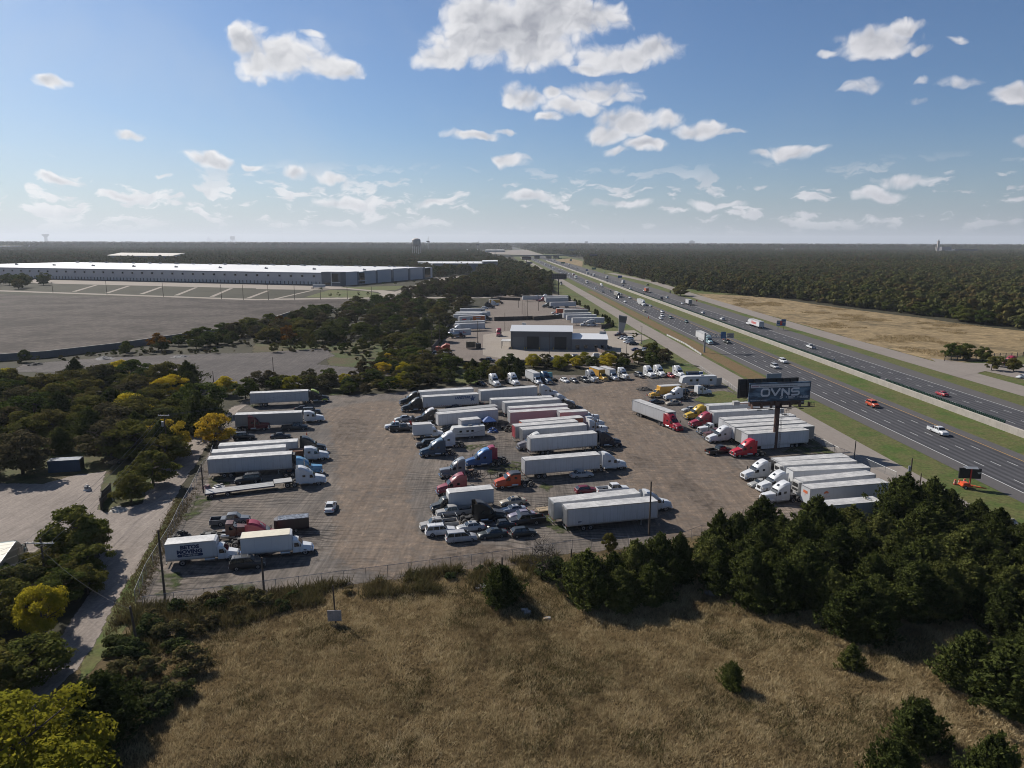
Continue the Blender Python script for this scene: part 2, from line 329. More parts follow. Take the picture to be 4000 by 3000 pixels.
# ------------------------------------------------------------------ vehicles (x forward, origin on the ground under the front axle)
def wheel(parts,x,y,r,wd,rim='rim'):
    t=MB(); sgn=1 if y>0 else -1
    t.bar((x,y-wd*sgn,r),(x,y,r),r,'tyre',18); parts.append(('wheel',t)); k=len(parts)-1
    m=MB(); m.bar((x,y-.02*sgn,r),(x,y+.012*sgn,r),r*.60,rim,12); m.bar((x,y,r),(x,y+.05*sgn,r),r*.22,'frame',8); parts.append(('rim',m,k))
def sidewin(mb,x0,x1,z0,z1,ylo,yhi,mat='glass',sl0=0,sl1=0,e=.015,sd=(-1,1)):
    for s in sd: mb.poly([(x0,s*(ylo+e),z0),(x1,s*(ylo+e),z0),(x1-sl1,s*(yhi+e),z1),(x0+sl0,s*(yhi+e),z1)],mat)
def semi(col,roof='high',style='aero',acc=None,fair=None,grille='chrome',bunk=True,stack=False,open_hood=False,dump=False):
    p=[]; c=paint(col); fc=paint(fair) if fair else c; ac=paint(acc) if acc else c
    slp=-3.75 if bunk else -1.95
    top={'high':3.85,'mid':3.05,'flat':2.75}[roof]
    if style=='classic':
        hood=[(1.25,.75,1.75,.72,.66,.08),(1.0,.72,1.85,.80,.72,.12),(-.5,.72,1.98,.98,.9,.14),(-.95,.72,2.02,1.05,1.0,.12)]; wx=-.95
    else:
        hood=[(1.3,.62,1.15,.85,.72,.12),(1.12,.55,1.5,1.04,.80,.16),(.7,.55,1.66,1.12,.86,.2),(-.45,.6,1.95,1.14,.98,.16),(-.75,.6,1.98,1.14,1.02,.14)]; wx=-.7
    p.append(('hood',MB().loft(hood,c)))
    dx=-1.35
    cab=[(wx-.02,.62,1.98,1.12,1.05,.08),(wx-.35,.6,2.35,1.14,1.06,.12),(dx,.6,2.62,1.15,1.04,.16)]
    if not bunk: cab+=[(-2.0,.6,2.72,1.16,1.02,.14),(-2.45,.62,2.70,1.16,1.02,.12)]
    elif roof=='high': cab+=[(-1.5,.58,2.85,1.16,1.04,.2),(-2.0,.56,3.25,1.2,1.08,.25),(-2.6,.55,3.62,1.22,1.08,.28),(-3.2,.55,top,1.23,1.1,.25),(slp,.55,top+.03,1.23,1.12,.2)]
    elif roof=='mid': cab+=[(-1.7,.58,2.8,1.18,1.06,.16),(-2.3,.55,top,1.2,1.1,.16),(slp,.55,top,1.2,1.12,.14)]
    else: cab+=[(-1.7,.58,2.7,1.17,1.06,.14),(slp,.55,top,1.2,1.12,.12)]
    b=MB().loft(cab,c)
    if fair: b.loft([(x,zt-.32,zt+.015,wt+.03,wt+.01,cc) for x,zb,zt,wl,wt,cc in cab[3:]],fc)
    p.append(('cab',b))
    zt=2.60
    g=MB(); g.poly([(wx-.03,-.92,2.02),(wx-.03,.92,2.02),(wx-.36,.9,2.36),(wx-.36,-.9,2.36)],'glass'); g.poly([(wx-.34,-.92,2.38),(wx-.34,.92,2.38),(dx+.03,.86,2.61),(dx+.03,-.86,2.61)],'glass')
    for v in range(len(g.v)): g.v[v]=(g.v[v][0]+.03,g.v[v][1],g.v[v][2]+.04)
    p.append(('windshield',g))
    for q_ in (-1,1): s=MB(); sidewin(s,wx-.95,wx-.25,1.72,2.32,1.15,1.11,sl1=.22,sl0=.0,sd=(q_,)); p.append(('side_window',s))
    for q_ in ((-1,1) if bunk else ()): s=MB(); sidewin(s,-3.0,-2.45,1.95 if roof=='high' else 1.9,2.35,1.21,1.19,sd=(q_,)); p.append(('sleeper_window',s))
    if roof=='high' and bunk: s=MB(); s.poly([(-1.78,-.28,3.1),(-1.78,.28,3.1),(-2.15,.28,3.4),(-2.15,-.28,3.4)],'glass'); p.append(('roof_hatch',s)); s.v=[(x+.02,y,z+.03) for x,y,z in s.v]
    gm=MB(); fx=hood[0][0]; gm.box(fx-.08,fx+.03,-.48,.48,.8,1.35 if style=='aero' else 1.7,grille)
    for i in range(5): gm.box(fx+.03,fx+.045,-.44,.44,.86+i*.1,.9+i*.1,'frame')
    p.append(('grille',gm))
    bp=MB().loft([(1.05,.32,.68,1.18,1.16,.06),(1.38,.34,.66,1.02,1.0,.08),(1.45,.38,.62,.85,.82,.06)],'chrome' if style=='classic' or grille=='chrome' else ac); p.append(('bumper',bp))
    for sg in (-1,1):
        p.append(('headlight',MB().box(.98,1.16,sg*.92-.13,sg*.92+.13,.92,1.2,'lamp')))
        mm=MB(); mm.box(-.75,-.62,sg*1.42-.09,sg*1.42+.09,1.75,2.35,'black'); mm.bar((-.8,sg*1.15,2.3),(-.7,sg*1.42,2.3),.025,'black'); mm.bar((-.8,sg*1.15,1.8),(-.7,sg*1.42,1.8),.025,'black'); p.append(('mirror',mm))
        fd=MB().loft([(-.72,.55,.9,.14,.12,.05),(-.45,.7,1.15,.15,.13,.06),(.45,.8,1.2,.15,.13,.06),(.85,.6,.95,.14,.12,.05)],ac); fd.v=[(x,y+sg*1.08,z) for x,y,z in fd.v]; p.append(('fender',fd))
        tk=MB(); tk.bar((-3.2,sg*.98,.72),(-1.9,sg*.98,.72),.32,'alu' if style!='aero' or True else c,14); tk.box(-1.85,-1.1,sg*.98-.2,sg*.98+.2,.4,.62,'alu'); p.append(('fuel_tank',tk))
        if stack:
            ex=MB(); ex.bar((slp+1.55 if bunk else -2.6,sg*1.28,.9),(slp+1.55 if bunk else -2.6,sg*1.28,3.75),.09,'chrome',10); p.append(('exhaust_stack',ex))
        if roof=='high' and style=='aero' and bunk and not open_hood:
            fx=MB(); fx.box(slp-.55,slp,sg*1.2-.02,sg*1.2+.02,.9,3.7,c); p.append(('side_fairing',fx))
    fr=MB(); fr.box(-6.5,1.0,-.45,-.35,.72,.98,'frame'); fr.box(-6.5,1.0,.35,.45,.72,.98,'frame'); fr.box(-6.5,-6.4,-.45,.45,.7,.98,'frame'); fr.box(-4.0,-3.9,-.4,.4,.72,.98,'frame'); fr.box(-5.3,-5.1,-.4,.4,.72,.95,'frame')
    for x in (-4.55,-5.85): fr.bar((x,-1.0,.52),(x,1.0,.52),.12,'frame',8)
    for sg in (-1,1): fr.box(-6.62,-6.58,sg*.95-.28,sg*.95+.28,.25,.8,'frame')
    p.append(('chassis',fr))
    fw=MB(); fw.box(-5.65,-4.75,-.42,.42,1.06,1.16,'rust' if stack else 'frame'); fw.box(-5.4,-5.0,-.4,.4,.98,1.06,'frame'); p.append(('fifth_wheel',fw))
    for sg in (-1,1):
        wheel(p,0,sg*1.2,.52,.3)
        for x in (-4.55,-5.85): wheel(p,x,sg*1.22,.52,.62)
    if dump:
        d=MB(); d.box(-6.9,-4.0,-1.2,1.2,1.1,2.5,dump); d.box(-6.9,-4.0,-1.25,1.25,2.44,2.56,dump); [d.box(-6.7+i*.65,-6.6+i*.65,-1.25,1.25,1.1,2.5,dump) for i in range(5)]; p.append(('load_box',d))
    if open_hood:
        d=MB(); d.loft([(1.4,.5,1.9,.95,.8,.15),(2.0,.9,2.2,1.0,.85,.15)],c); p.append(('tilted_hood',d))
    return p
def trailer(L=16.15,side='white',roof='roofw',reefer=None,skirt=False,doors='white',deco=None,bogie=-13.2,gear=True,plain=False):
    """x=0 is the nose, the box runs back to x=-L"""
    p=[]; b=MB(); b.box(-L,0,-1.29,1.29,1.15,4.04,side); p.append(('body',b))
    r=MB(); r.box(-L+.02,-.02,-1.27,1.27,4.04,4.10,roof)
    for i in range(int(L/1.22)): r.box(-L+.6+i*1.22,-L+.64+i*1.22,-1.25,1.25,4.10,4.115,roof)
    p.append(('roof',r))
    t=MB()
    for sg in (-1,1):
        t.box(-L-.01,.01,sg*1.3-.02,sg*1.3+.02,3.98,4.12,'alu'); t.box(-L-.01,.01,sg*1.3-.025,sg*1.3+.025,1.08,1.28,'alu')
        t.box(-.06,.02,sg*1.3-.03,sg*1.3+.03,1.28,3.98,'alu'); t.box(-L-.02,-L+.1,sg*1.3-.03,sg*1.3+.03,1.28,3.98,'alu')
    t.box(-L-.03,-L+.02,-1.29,1.29,3.92,4.12,'alu'); t.box(-.02,.02,-1.27,1.27,3.98,4.12,'alu'); p.append(('rail',t))
    for sg in (-1,1):
        d=MB(); d.box(-L-.05,-L,min(sg*.02,sg*1.22),max(sg*.02,sg*1.22),1.25,3.9,doors)
        for y in (.35,.85): d.bar((-L-.08,sg*y,1.2),(-L-.08,sg*y,3.9),.022,'steel',5)
        p.append(('door',d))
        p.append(('taillight',MB().box(-L-.06,-L-.02,sg*1.05-.12,sg*1.05+.12,1.08,1.2,'red')))
    u=MB(); u.box(-L+.05,-.3,-.55,-.45,.98,1.14,'frame'); u.box(-L+.05,-.3,.45,.55,.98,1.14,'frame')
    for x in np.arange(-L+.3,-.2,1.2): u.box(x,x+.08,-1.25,1.25,1.02,1.14,'frame')
    u.box(-L-.02,-L+.06,-1.15,1.15,.5,.62,'alu')
    for sg in (-.7,.7): u.box(-L,-L+.08,sg-.05,sg+.05,.6,1.1,'alu')
    for x in (bogie,bogie+1.25): u.bar((x,-1.05,.5),(x,1.05,.5),.1,'frame',8); u.box(x-.5,x+.5,-.75,-.6,.5,1.0,'frame'); u.box(x-.5,x+.5,.6,.75,.5,1.0,'frame')
    p.append(('underframe',u))
    if gear:
        lg=MB()
        for sg in (-1,1): lg.box(-2.85,-2.72,sg*.9-.06,sg*.9+.06,.12,1.1,'steel'); lg.box(-2.95,-2.62,sg*.9-.14,sg*.9+.14,.03,.12,'steel'); lg.bar((-2.78,sg*.9,.6),(-2.0,sg*.6,1.1),.03,'steel')
        p.append(('landing_gear',lg))
    for sg in (-1,1):
        for x in (bogie,bogie+1.25): wheel(p,x,sg*1.23,.5,.6)
        p.append(('mudflap',MB().box(bogie-.75,bogie-.72,sg*.95-.28,sg*.95+.28,.25,.95,'black')))
    if reefer:
        q=MB(); q.box(0.01,.62,-.95,.95,2.0,3.85,reefer); q.box(.62,.66,-.75,.75,2.9,3.6,'black'); q.box(.62,.65,-.8,.8,2.15,2.6,'frame'); p.append(('cooling_unit',q))
    if skirt:
        q=MB()
        for sg in (-1,1): q.box(-11.3,-3.6,sg*1.27-.01,sg*1.27+.01,.35,1.08,side)
        p.append(('side_skirt',q))
    if deco:
        q=MB(); deco(q,L); p.append(('lettering',q))
    return p
def star(q,cx,cz,r,y,mat):
    pts=[]
    for i in range(10):
        a=math.pi/2+i*math.pi/5; rr=r if i%2==0 else r*.42; pts.append((cx+rr*math.cos(a),y,cz+rr*math.sin(a)))
    q.add([(cx,y,cz)]+pts,[(0,1+i,1+(i+1)%10) for i in range(10)],mat)
def boxtruck(cab=(.78,.79,.8),box='whiteb',L=7.2,roofm='roofw',deco=None,open_rear=False,nose=True,tank='alu'):
    p=[]; c=paint(cab); x1=-1.85; x0=x1-L
    p.append(('hood',MB().loft([(1.05,.6,1.05,.78,.66,.1),(.9,.55,1.3,.98,.74,.14),(.4,.55,1.42,1.02,.8,.16),(-.4,.6,1.62,1.04,.9,.14)],c)))
    p.append(('cab',MB().loft([(-.38,.6,1.64,1.06,1.0,.06),(-.7,.58,2.1,1.08,1.0,.1),(-1.0,.55,2.42,1.1,.98,.14),(-1.3,.55,2.52,1.1,.96,.14),(-1.8,.55,2.5,1.1,.96,.12)],c)))
    g=MB(); g.poly([(-.40,-.86,1.70),(-.40,.86,1.70),(-.93,.82,2.42),(-.93,-.82,2.42)],'glass'); p.append(('windshield',g))
    for q_ in (-1,1): s=MB(); sidewin(s,-1.55,-.78,1.5,2.1,1.09,1.05,sl1=.2,sd=(q_,)); p.append(('side_window',s))
    gm=MB().box(1.0,1.08,-.42,.42,.75,1.15,'chrome'); [gm.box(1.08,1.095,-.38,.38,.8+i*.09,.83+i*.09,'frame') for i in range(4)]; p.append(('grille',gm))
    p.append(('bumper',MB().box(1.0,1.2,-1.05,1.05,.35,.62,'chrome',0,.0)))
    for sg in (-1,1):
        p.append(('headlight',MB().box(.85,1.0,sg*.85-.13,sg*.85+.13,.85,1.05,'lamp')))
        mm=MB(); mm.box(-.7,-.6,sg*1.32-.08,sg*1.32+.08,1.6,2.1,'black'); mm.bar((-.75,sg*1.05,2.05),(-.65,sg*1.32,2.05),.02,'black'); p.append(('mirror',mm))
        fd=MB().loft([(-.6,.5,.8,.12,.1,.05),(-.4,.65,1.02,.13,.11,.06),(.4,.72,1.05,.13,.11,.06),(.72,.55,.85,.12,.1,.05)],c); fd.v=[(x,y+sg*1.0,z) for x,y,z in fd.v]; p.append(('fender',fd))
        tk=MB(); tk.bar((-3.6,sg*.95,.68),(-2.2,sg*.95,.68),.28,tank,12); p.append(('fuel_tank',tk))
    b=MB()
    if open_rear:
        b.box(x0,x1,-1.22,1.22,1.05,1.12,box); b.box(x0,x1,-1.22,-1.18,1.12,3.62,box); b.box(x0,x1,1.18,1.22,1.12,3.62,box); b.box(x1-.04,x1,-1.18,1.18,1.12,3.62,box); b.box(x0,x1-.04,-1.18,1.18,3.56,3.62,box)
    else: b.loft([(x0,1.05,3.62,1.22,1.22,.02),(x1-.25,1.05,3.62,1.22,1.22,.03),(x1,1.08,3.5,1.2,1.18,.12)] if nose else [(x0,1.05,3.62,1.22,1.22,.02),(x1,1.05,3.62,1.22,1.22,.02)],box,True,False)
    p.append(('cargo_box',b))
    r=MB(); r.box(x0+.02,x1-.3,-1.19,1.19,3.62,3.67,roofm); p.append(('roof',r))
    t=MB()
    for sg in (-1,1): t.box(x0-.01,x1-.25,sg*1.23-.015,sg*1.23+.015,3.54,3.66,'alu'); t.box(x0-.01,x1,sg*1.23-.015,sg*1.23+.015,1.0,1.14,'alu')
    t.box(x0-.03,x0,-1.2,1.2,3.45,3.66,'alu'); p.append(('rail',t))
    if not open_rear: p.append(('rear_door',MB().box(x0-.04,x0,-1.08,1.08,1.15,3.4,'roofw')))
    fr=MB(); fr.box(x0+.2,.9,-.42,-.34,.62,.92,'frame'); fr.box(x0+.2,.9,.34,.42,.62,.92,'frame'); fr.box(x0-.1,x0+.05,-1.1,1.1,.5,.62,'frame'); fr.bar((x0+2.2,-.9,.5),(x0+2.2,.9,.5),.12,'frame',8); p.append(('chassis',fr))
    for sg in (-1,1): wheel(p,0,sg*1.12,.5,.28); wheel(p,x0+2.2,sg*1.14,.5,.55)
    if deco: q=MB(); deco(q,x0,x1); p.append(('lettering',q))
    return p
def car(col,kind='sedan',rack=False,sunroof=False,roofc=None,bedload=None,cover=None):
    p=[]; c=paint(col); rc=paint(roofc) if roofc else c
    K=dict(sedan=dict(b=[(.92,.35,.62,.72,.66,.1),(.8,.25,.74,.84,.7,.12),(.1,.22,.92,.9,.76,.14),(-.55,.22,.98,.91,.80,.10),(-2.6,.22,1.0,.91,.80,.10),(-3.4,.24,1.0,.88,.74,.14),(-3.8,.3,.92,.78,.68,.12),(-3.88,.38,.8,.7,.62,.08)],
      cab=(-.5,-1.15,-2.35,-3.15,.96,1.43,.78,.58),wb=-2.8,r=.32),
     coupe=dict(b=[(.95,.35,.6,.7,.62,.1),(.8,.25,.7,.84,.7,.12),(.1,.22,.86,.9,.76,.14),(-.6,.22,.94,.91,.80,.10),(-2.5,.22,.97,.91,.80,.10),(-3.3,.24,.97,.88,.74,.14),(-3.68,.32,.86,.74,.66,.1)],
      cab=(-.55,-1.3,-2.2,-3.0,.93,1.34,.76,.54),wb=-2.7,r=.32),
     hatch=dict(b=[(.82,.35,.66,.7,.64,.1),(.68,.25,.8,.84,.7,.12),(.05,.22,.98,.88,.76,.14),(-.5,.22,1.04,.89,.80,.10),(-3.0,.24,1.08,.88,.78,.10),(-3.35,.3,.98,.8,.74,.08)],
      cab=(-.35,-1.1,-2.75,-3.3,1.02,1.5,.78,.60),wb=-2.6,r=.32),
     suv=dict(b=[(.95,.45,.85,.78,.72,.1),(.82,.35,1.0,.9,.78,.12),(.1,.32,1.12,.96,.84,.12),(-.45,.32,1.18,.97,.87,.08),(-3.7,.32,1.2,.96,.87,.08),(-3.95,.42,1.1,.9,.84,.06)],
      cab=(-.4,-1.05,-3.55,-3.9,1.16,1.8,.86,.72),wb=-2.95,r=.38),
     van=dict(b=[(.9,.4,.7,.72,.66,.1),(.75,.28,.86,.88,.76,.12),(.1,.26,1.04,.95,.84,.12),(-.3,.26,1.1,.96,.88,.08),(-3.8,.28,1.12,.95,.88,.08),(-4.05,.4,1.0,.88,.84,.06)],
      cab=(-.1,-1.15,-3.75,-4.02,1.08,1.72,.86,.72),wb=-3.0,r=.34),
     pickup=dict(b=[(1.0,.48,.85,.82,.76,.1),(.86,.4,1.05,.94,.82,.1),(.05,.38,1.16,.98,.86,.1),(-.5,.38,1.2,.98,.88,.06),(-2.75,.38,1.2,.98,.9,.05),(-2.8,.38,1.2,.98,.9,.05)],
      cab=(-.45,-1.1,-2.5,-2.72,1.18,1.85,.88,.72),wb=-3.6,r=.40))[kind]
    b=MB().loft(K['b'],c); x1,x2,x3,x4,zb,zt,wb_,wt=K['cab']
    b.hexa([(x4,-wb_,zb),(x1,-wb_,zb),(x1,wb_,zb),(x4,wb_,zb),(x3,-wt,zt),(x2,-wt,zt),(x2,wt,zt),(x3,wt,zt)],c)
    rf=MB().loft([(x3-.05,zt-.05,zt+.01,wt+.02,wt-.02,.03),(x3+.2,zt-.04,zt+.05,wt+.03,wt-.04,.05),(x2-.25,zt-.04,zt+.05,wt+.03,wt-.04,.05),(x2+.05,zt-.05,zt+.01,wt+.02,wt-.02,.03)],rc)
    if kind=='pickup':
        bx0,bx1=-5.35,-2.82
        b.box(bx0,bx1,-.98,-.88,.42,1.2,c); b.box(bx0,bx1,.88,.98,.42,1.2,c); b.box(bx0,bx0+.07,-.88,.88,.45,1.18,c); b.box(bx1-.07,bx1,-.88,.88,.45,1.18,c); b.box(bx0+.07,bx1-.07,-.88,.88,.6,.66,'black')
    p.append(('body',b)); p.append(('roof',rf))
    e=.02
    def lerp(a,b_,t): return a+(b_-a)*t
    def fr(xa,xb,t0,t1,k):   # glass on a sloping end
        xs0,xs1=lerp(xa,xb,t0),lerp(xa,xb,t1); w0,w1=lerp(wb_,wt,t0)*k,lerp(wb_,wt,t1)*k; z0,z1=lerp(zb,zt,t0),lerp(zb,zt,t1); s=1 if xa>xb else -1
        return [(xs0+s*e,-w0,z0+e),(xs0+s*e,w0,z0+e),(xs1+s*e,w1,z1+e),(xs1+s*e,-w1,z1+e)]
    p.append(('windshield',MB().poly(fr(x1,x2,.08,.92,.92),'glass'))); p.append(('rear_window',MB().poly(fr(x4,x3,.1,.9,.9),'glass')))
    def sw(xa,xb,ta=.1,tb=.88):
        for s in (-1,1):
            m=MB()
            def pt(x,t): 
                f0=lerp(x1,x2,t)-.1; f1=lerp(x4,x3,t)+.1; return (max(min(x,f0),f1),s*(lerp(wb_,wt,t)+e),lerp(zb,zt,t))
            m.poly([pt(xa,ta),pt(xb,ta),pt(xb,tb),pt(xa,tb)],'glass'); p.append(('side_window',m))
    if kind=='pickup': sw(-1.55,-.2); sw(-2.6,-1.65)
    elif kind in('suv','van'): sw(-1.7,-.1); sw(-2.75,-1.8); sw(-4,-2.85)
    elif kind=='coupe': sw(-2.2,-.3); sw(-3.0,-2.28)
    else: sw(-1.75,-.3); sw(-3.2,-1.85)
    f=K['b'][1]; rr=K['b'][-1]; zl=f[2]-.14; xr=(-5.36 if kind=='pickup' else rr[0])
    for s in (-1,1):
        p.append(('headlight',MB().box(f[0]-.05,f[0]+.1,s*.62-.15,s*.62+.15,zl-.07,zl+.05,'lamp')))
        p.append(('taillight',MB().box(xr-.01,xr+.12,s*.72-.12,s*.72+.12,.75,1.05 if kind in('suv','van','pickup') else .88,'red')))
        p.append(('mirror',MB().box(x1-.35,x1-.22,s*(wb_+.14)-.09,s*(wb_+.14)+.09,zb+.02,zb+.16,c)))
    q=MB(); q.box(f[0]+.04,f[0]+.13,-.4,.4,f[2]-.3,f[2]-.12,'black'); p.append(('grille',q))
    q=MB(); q.box(K['b'][0][0]-.06,K['b'][0][0]+.06,-.68,.68,.32,.5,'alu' if kind in('pickup','suv') else c); p.append(('bumper',q))
    q=MB(); q.box(xr-.1,xr+.04,-.72,.72,.36,.56,'alu' if kind in('pickup','suv') else c); q.box(xr-.115,xr-.1,-.18,.18,.4,.52,'lamp'); p.append(('rear_bumper',q))
    for s in (-1,1): 
        for x in (0,K['wb']): wheel(p,x,s*(.93 if kind not in('suv','pickup') else .99),K['r'],.24,'rim')
    if rack:
        q=MB()
        for s in (-1,1): q.bar((x3+.1,s*(wt-.05),zt+.12),(x2-.2,s*(wt-.05),zt+.12),.02,'alu')
        for i in range(3): xx=x3+.3+i*(x2-x3-.7)/2; q.bar((xx,-wt+.05,zt+.13),(xx,wt-.05,zt+.13),.02,'alu')
        p.append(('roof_rack',q))
    if sunroof: p.append(('sunroof',MB().box(x2-.55,x2-.1,-.33,.33,zt+.04,zt+.065,'glass')))
    if cover=='bedcover': p.append(('bed_cover',MB().box(-5.3,-2.85,-.87,.87,1.19,1.24,'frame')))
    if cover=='halfcover': p.append(('bed_cover',MB().box(-3.6,-2.85,-.87,.87,1.19,1.24,c)))
    if cover=='ladder':
        q=MB()
        for x in (-1.2,-2.9,-5.1):
            for s in (-1,1): q.bar((x,s*.95,1.1),(x,s*.95,2.2),.03,'steel')
            q.bar((x,-.95,2.2),(x,.95,2.2),.03,'steel')
        for s in (-1,1): q.bar((-5.2,s*.95,2.2),(-.8,s*.95,2.2),.03,'steel')
        p.append(('ladder_rack',q))
    if cover=='tow':
        q=MB(); q.box(-5.5,-2.9,-1.05,1.05,.8,1.05,'roofw'); q.bar((-3.3,0,1.1),(-5.9,0,2.1),.12,'frame',6); q.box(-3.4,-3.1,-.9,.9,1.1,1.9,'frame'); q.bar((-5.9,-.6,1.0),(-5.9,.6,1.0),.08,'red',6); q.box(-5.9,-5.3,-.9,-.7,.8,1.6,'red'); q.box(-5.9,-5.3,.7,.9,.8,1.6,'red'); p.append(('tow_body',q))
        p.append(('light_bar',MB().box(-1.6,-1.4,-.5,.5,1.92,2.02,'orangep')))
    return p
# ------------------------------------------------------------------ ground
def wpts(pts): return [at(*q).to_2d() if isinstance(q[0],str) else (at('Z',*q).to_2d()) for q in pts]
def resample(pts,step,seed,amp):
    rnd=random.Random(seed); out=[]
    n=len(pts)
    for i in range(n):
        a=Vector(pts[i]); b=Vector(pts[(i+1)%n]); d=(b-a).length; k=max(1,min(60,int(d/step)))
        for j in range(k):
            q=a+(b-a)*j/k
            nv=mnoise.noise(Vector((q.x*.11,q.y*.11,seed)))*amp+mnoise.noise(Vector((q.x*.5,q.y*.5,seed+5)))*amp*.35
            nw=mnoise.noise(Vector((q.x*.13+9,q.y*.13,seed+2)))*amp
            out.append(q+Vector((nv,nw)))
    return out
def area2(p): return sum(p[i].x*p[(i+1)%len(p)].y-p[(i+1)%len(p)].x*p[i].y for i in range(len(p)))
def sheet(name,pts,z,mat,feather=1.2,step=3.0,amp=.6,seed=1,kind='structure'):
    p=resample([Vector(q) for q in pts],step,seed,amp)
    if area2(p)<0: p.reverse()
    n=len(p); vs=[(q.x,q.y,z) for q in p]; tri=tessellate_polygon([[Vector((q.x,q.y,0)) for q in p]]); fs=[tuple(t) for t in tri]
    ed=[1.0]*n
    if feather>0:
        for i in range(n):
            t=(p[(i+1)%n]-p[i-1]); t.normalize(); o=p[i]+Vector((t.y,-t.x))*feather; vs.append((o.x,o.y,z)); ed.append(0.0)
        fs+=[(i,n+i,n+(i+1)%n,(i+1)%n) for i in range(n)]
    me=bpy.data.meshes.new(name); me.from_pydata(vs,[],fs); me.materials.append(mat)
    a=me.attributes.new('edge','FLOAT','POINT'); a.data.foreach_set('value',ed)
    bm=bmesh.new(); bm.from_mesh(me)
    for f in bm.faces:
        f.normal_update()
        if f.normal.z<0: f.normal_flip()
    bm.to_mesh(me); bm.free()
    return tag(link(bpy.data.objects.new(name,me)),kind=kind)
SG=dict(
 forest=soil('forest_floor',[(.030,.030,.016),(.055,.05,.028),(.075,.066,.04)],.02,.8,.0,False),
 lot=soil('lot_gravel',[(.090,.082,.076),(.150,.134,.121),(.225,.189,.158),(.37,.29,.228)],.028,1.5,.16,True,.24,ang=.25,rings=.55,contrast=.2),
 tan=soil('worn_dirt',[(.27,.205,.155),(.37,.28,.21),(.42,.33,.25)],.05,1.8,.15,True,.22,soft=1.1,thr=.62,ang=-1.2),
 dark=soil('oily_gravel',[(.055,.052,.05),(.085,.08,.075),(.115,.103,.095)],.1,3,.15,True,.1,soft=1.6,thr=.95),
 farlot=soil('yard_gravel',[(.20,.165,.14),(.235,.195,.165),(.25,.21,.18)],.03,2,.2,True,.08),
 road=soil('dirt_road',[(.24,.205,.18),(.33,.28,.24),(.38,.325,.28)],.07,2.5,.3,True,.14,ang=-.5),
 drygrass=soil('dry_grass',[(.06,.046,.022),(.14,.10,.048),(.22,.165,.08),(.14,.11,.053)],.05,3.5,.9,True,contrast=.45),
 golden=soil('golden_grass',[(.13,.10,.05),(.26,.19,.10),(.36,.265,.14),(.20,.15,.08),(.12,.10,.05)],.03,.16,.4,True,.3,contrast=.5,ang=1.45),
 verge=soil('verge_grass',[(.055,.092,.020),(.085,.13,.027),(.14,.135,.05),(.08,.12,.027),(.19,.15,.075)],.035,1.3,.3,True,contrast=.5),
 brownverge=soil('brown_verge',[(.16,.10,.05),(.20,.135,.065),(.12,.115,.04)],.05,2.6,.3,True,contrast=.35,soft=2.2),
 dirtfield=soil('graded_dirt',[(.028,.022,.016),(.050,.037,.029),(.11,.088,.074),(.038,.034,.020)],.03,.35,.4,True,.22,contrast=.6,ang=1.5),
 rubblef=soil('crushed_stone',[(.075,.066,.062),(.12,.105,.098),(.17,.145,.13)],.04,1.2,.3,True,.2,contrast=.35),
 meadow=soil('rough_meadow',[(.06,.07,.026),(.11,.085,.042),(.07,.095,.026),(.13,.105,.05)],.03,1.1,.4,True,contrast=.4),
 patch=soil('patchy_grass',[(.040,.065,.014),(.065,.095,.02),(.10,.10,.04),(.13,.11,.06)],.2,2.6,.6,True,contrast=.4,thr=.80,soft=2.4),
 conc=soil('concrete_paving',[(.33,.28,.23),(.38,.33,.275),(.40,.35,.30)],.03,.9,.05,False,.05,contrast=.08),
 fconc=soil('frontage_paving',[(.27,.235,.205),(.31,.27,.235),(.33,.29,.25)],.03,.7,.05,False,.05,contrast=.08,ang=-1.5),
 asph=soil('asphalt',[(.062,.061,.066),(.074,.072,.078),(.085,.084,.09)],.04,2,.05,False,0,contrast=.12),
 should=soil('shoulder_asphalt',[(.105,.10,.10),(.13,.122,.12),(.14,.13,.125)],.04,1.5,.05,False,0,contrast=.12))
NG=96; RAD=30000
gm=MB(); gm.add([(0,0,0)]+[(RAD*math.cos(2*math.pi*i/NG),RAD*math.sin(2*math.pi*i/NG),0) for i in range(NG)],[(0,1+i,1+(i+1)%NG) for i in range(NG)],SG['forest'])
tag(part('ground',gm),kind='structure')
# lateral coordinate s across the highway corridor, y along it
TH=R(91.45)
def cor(s,y):
    # point with lateral offset s at forward distance y
    return Vector(((s+math.cos(TH)*y)/math.sin(TH) if False else (s+y*math.cos(TH))/math.sin(TH),y))
def strip(name,sl,sr,ys,z,mat,kind='structure'):
    fl=sl if callable(sl) else (lambda y:sl); fr_=sr if callable(sr) else (lambda y:sr)
    vs=[];fs=[]
    for y in ys: a=cor(fl(y),y); b=cor(fr_(y),y); vs+=[(a.x,a.y,z),(b.x,b.y,z)]
    for i in range(len(ys)-1): fs.append((2*i,2*i+1,2*i+3,2*i+2))
    mb=MB(); mb.add(vs,fs,mat); o=part(name,mb,None,False); at_=o.data.attributes.new('edge','FLOAT','POINT'); at_.data.foreach_set('value',[1.0]*len(vs)); return tag(o,kind=kind) if kind else o
YS=[-60,0,60,100,150,200,260,330,400,500,600,700,850,1000,1300,1700,2200,3000,4200,6000]
def pw(tab): 
    xs,ys=zip(*tab); return lambda y: float(np.interp(y,xs,ys))
eo=pw([(200,155),(291,158),(475,162),(700,166),(1000,166)])
f1=pw([(200,165),(400,166),(524,169),(620,171),(700,176),(850,183),(1100,172)]); f2=pw([(200,177),(400,178),(520,181),(620,184),(700,187),(850,196),(1100,184)])
strip('verge_field',60,240,YS,.02,SG['verge'])
strip('brown_verge',pw([(0,89),(230,89),(1000,91)]),96,[228,260,330,400,500,600,700],.05,SG['brownverge'])
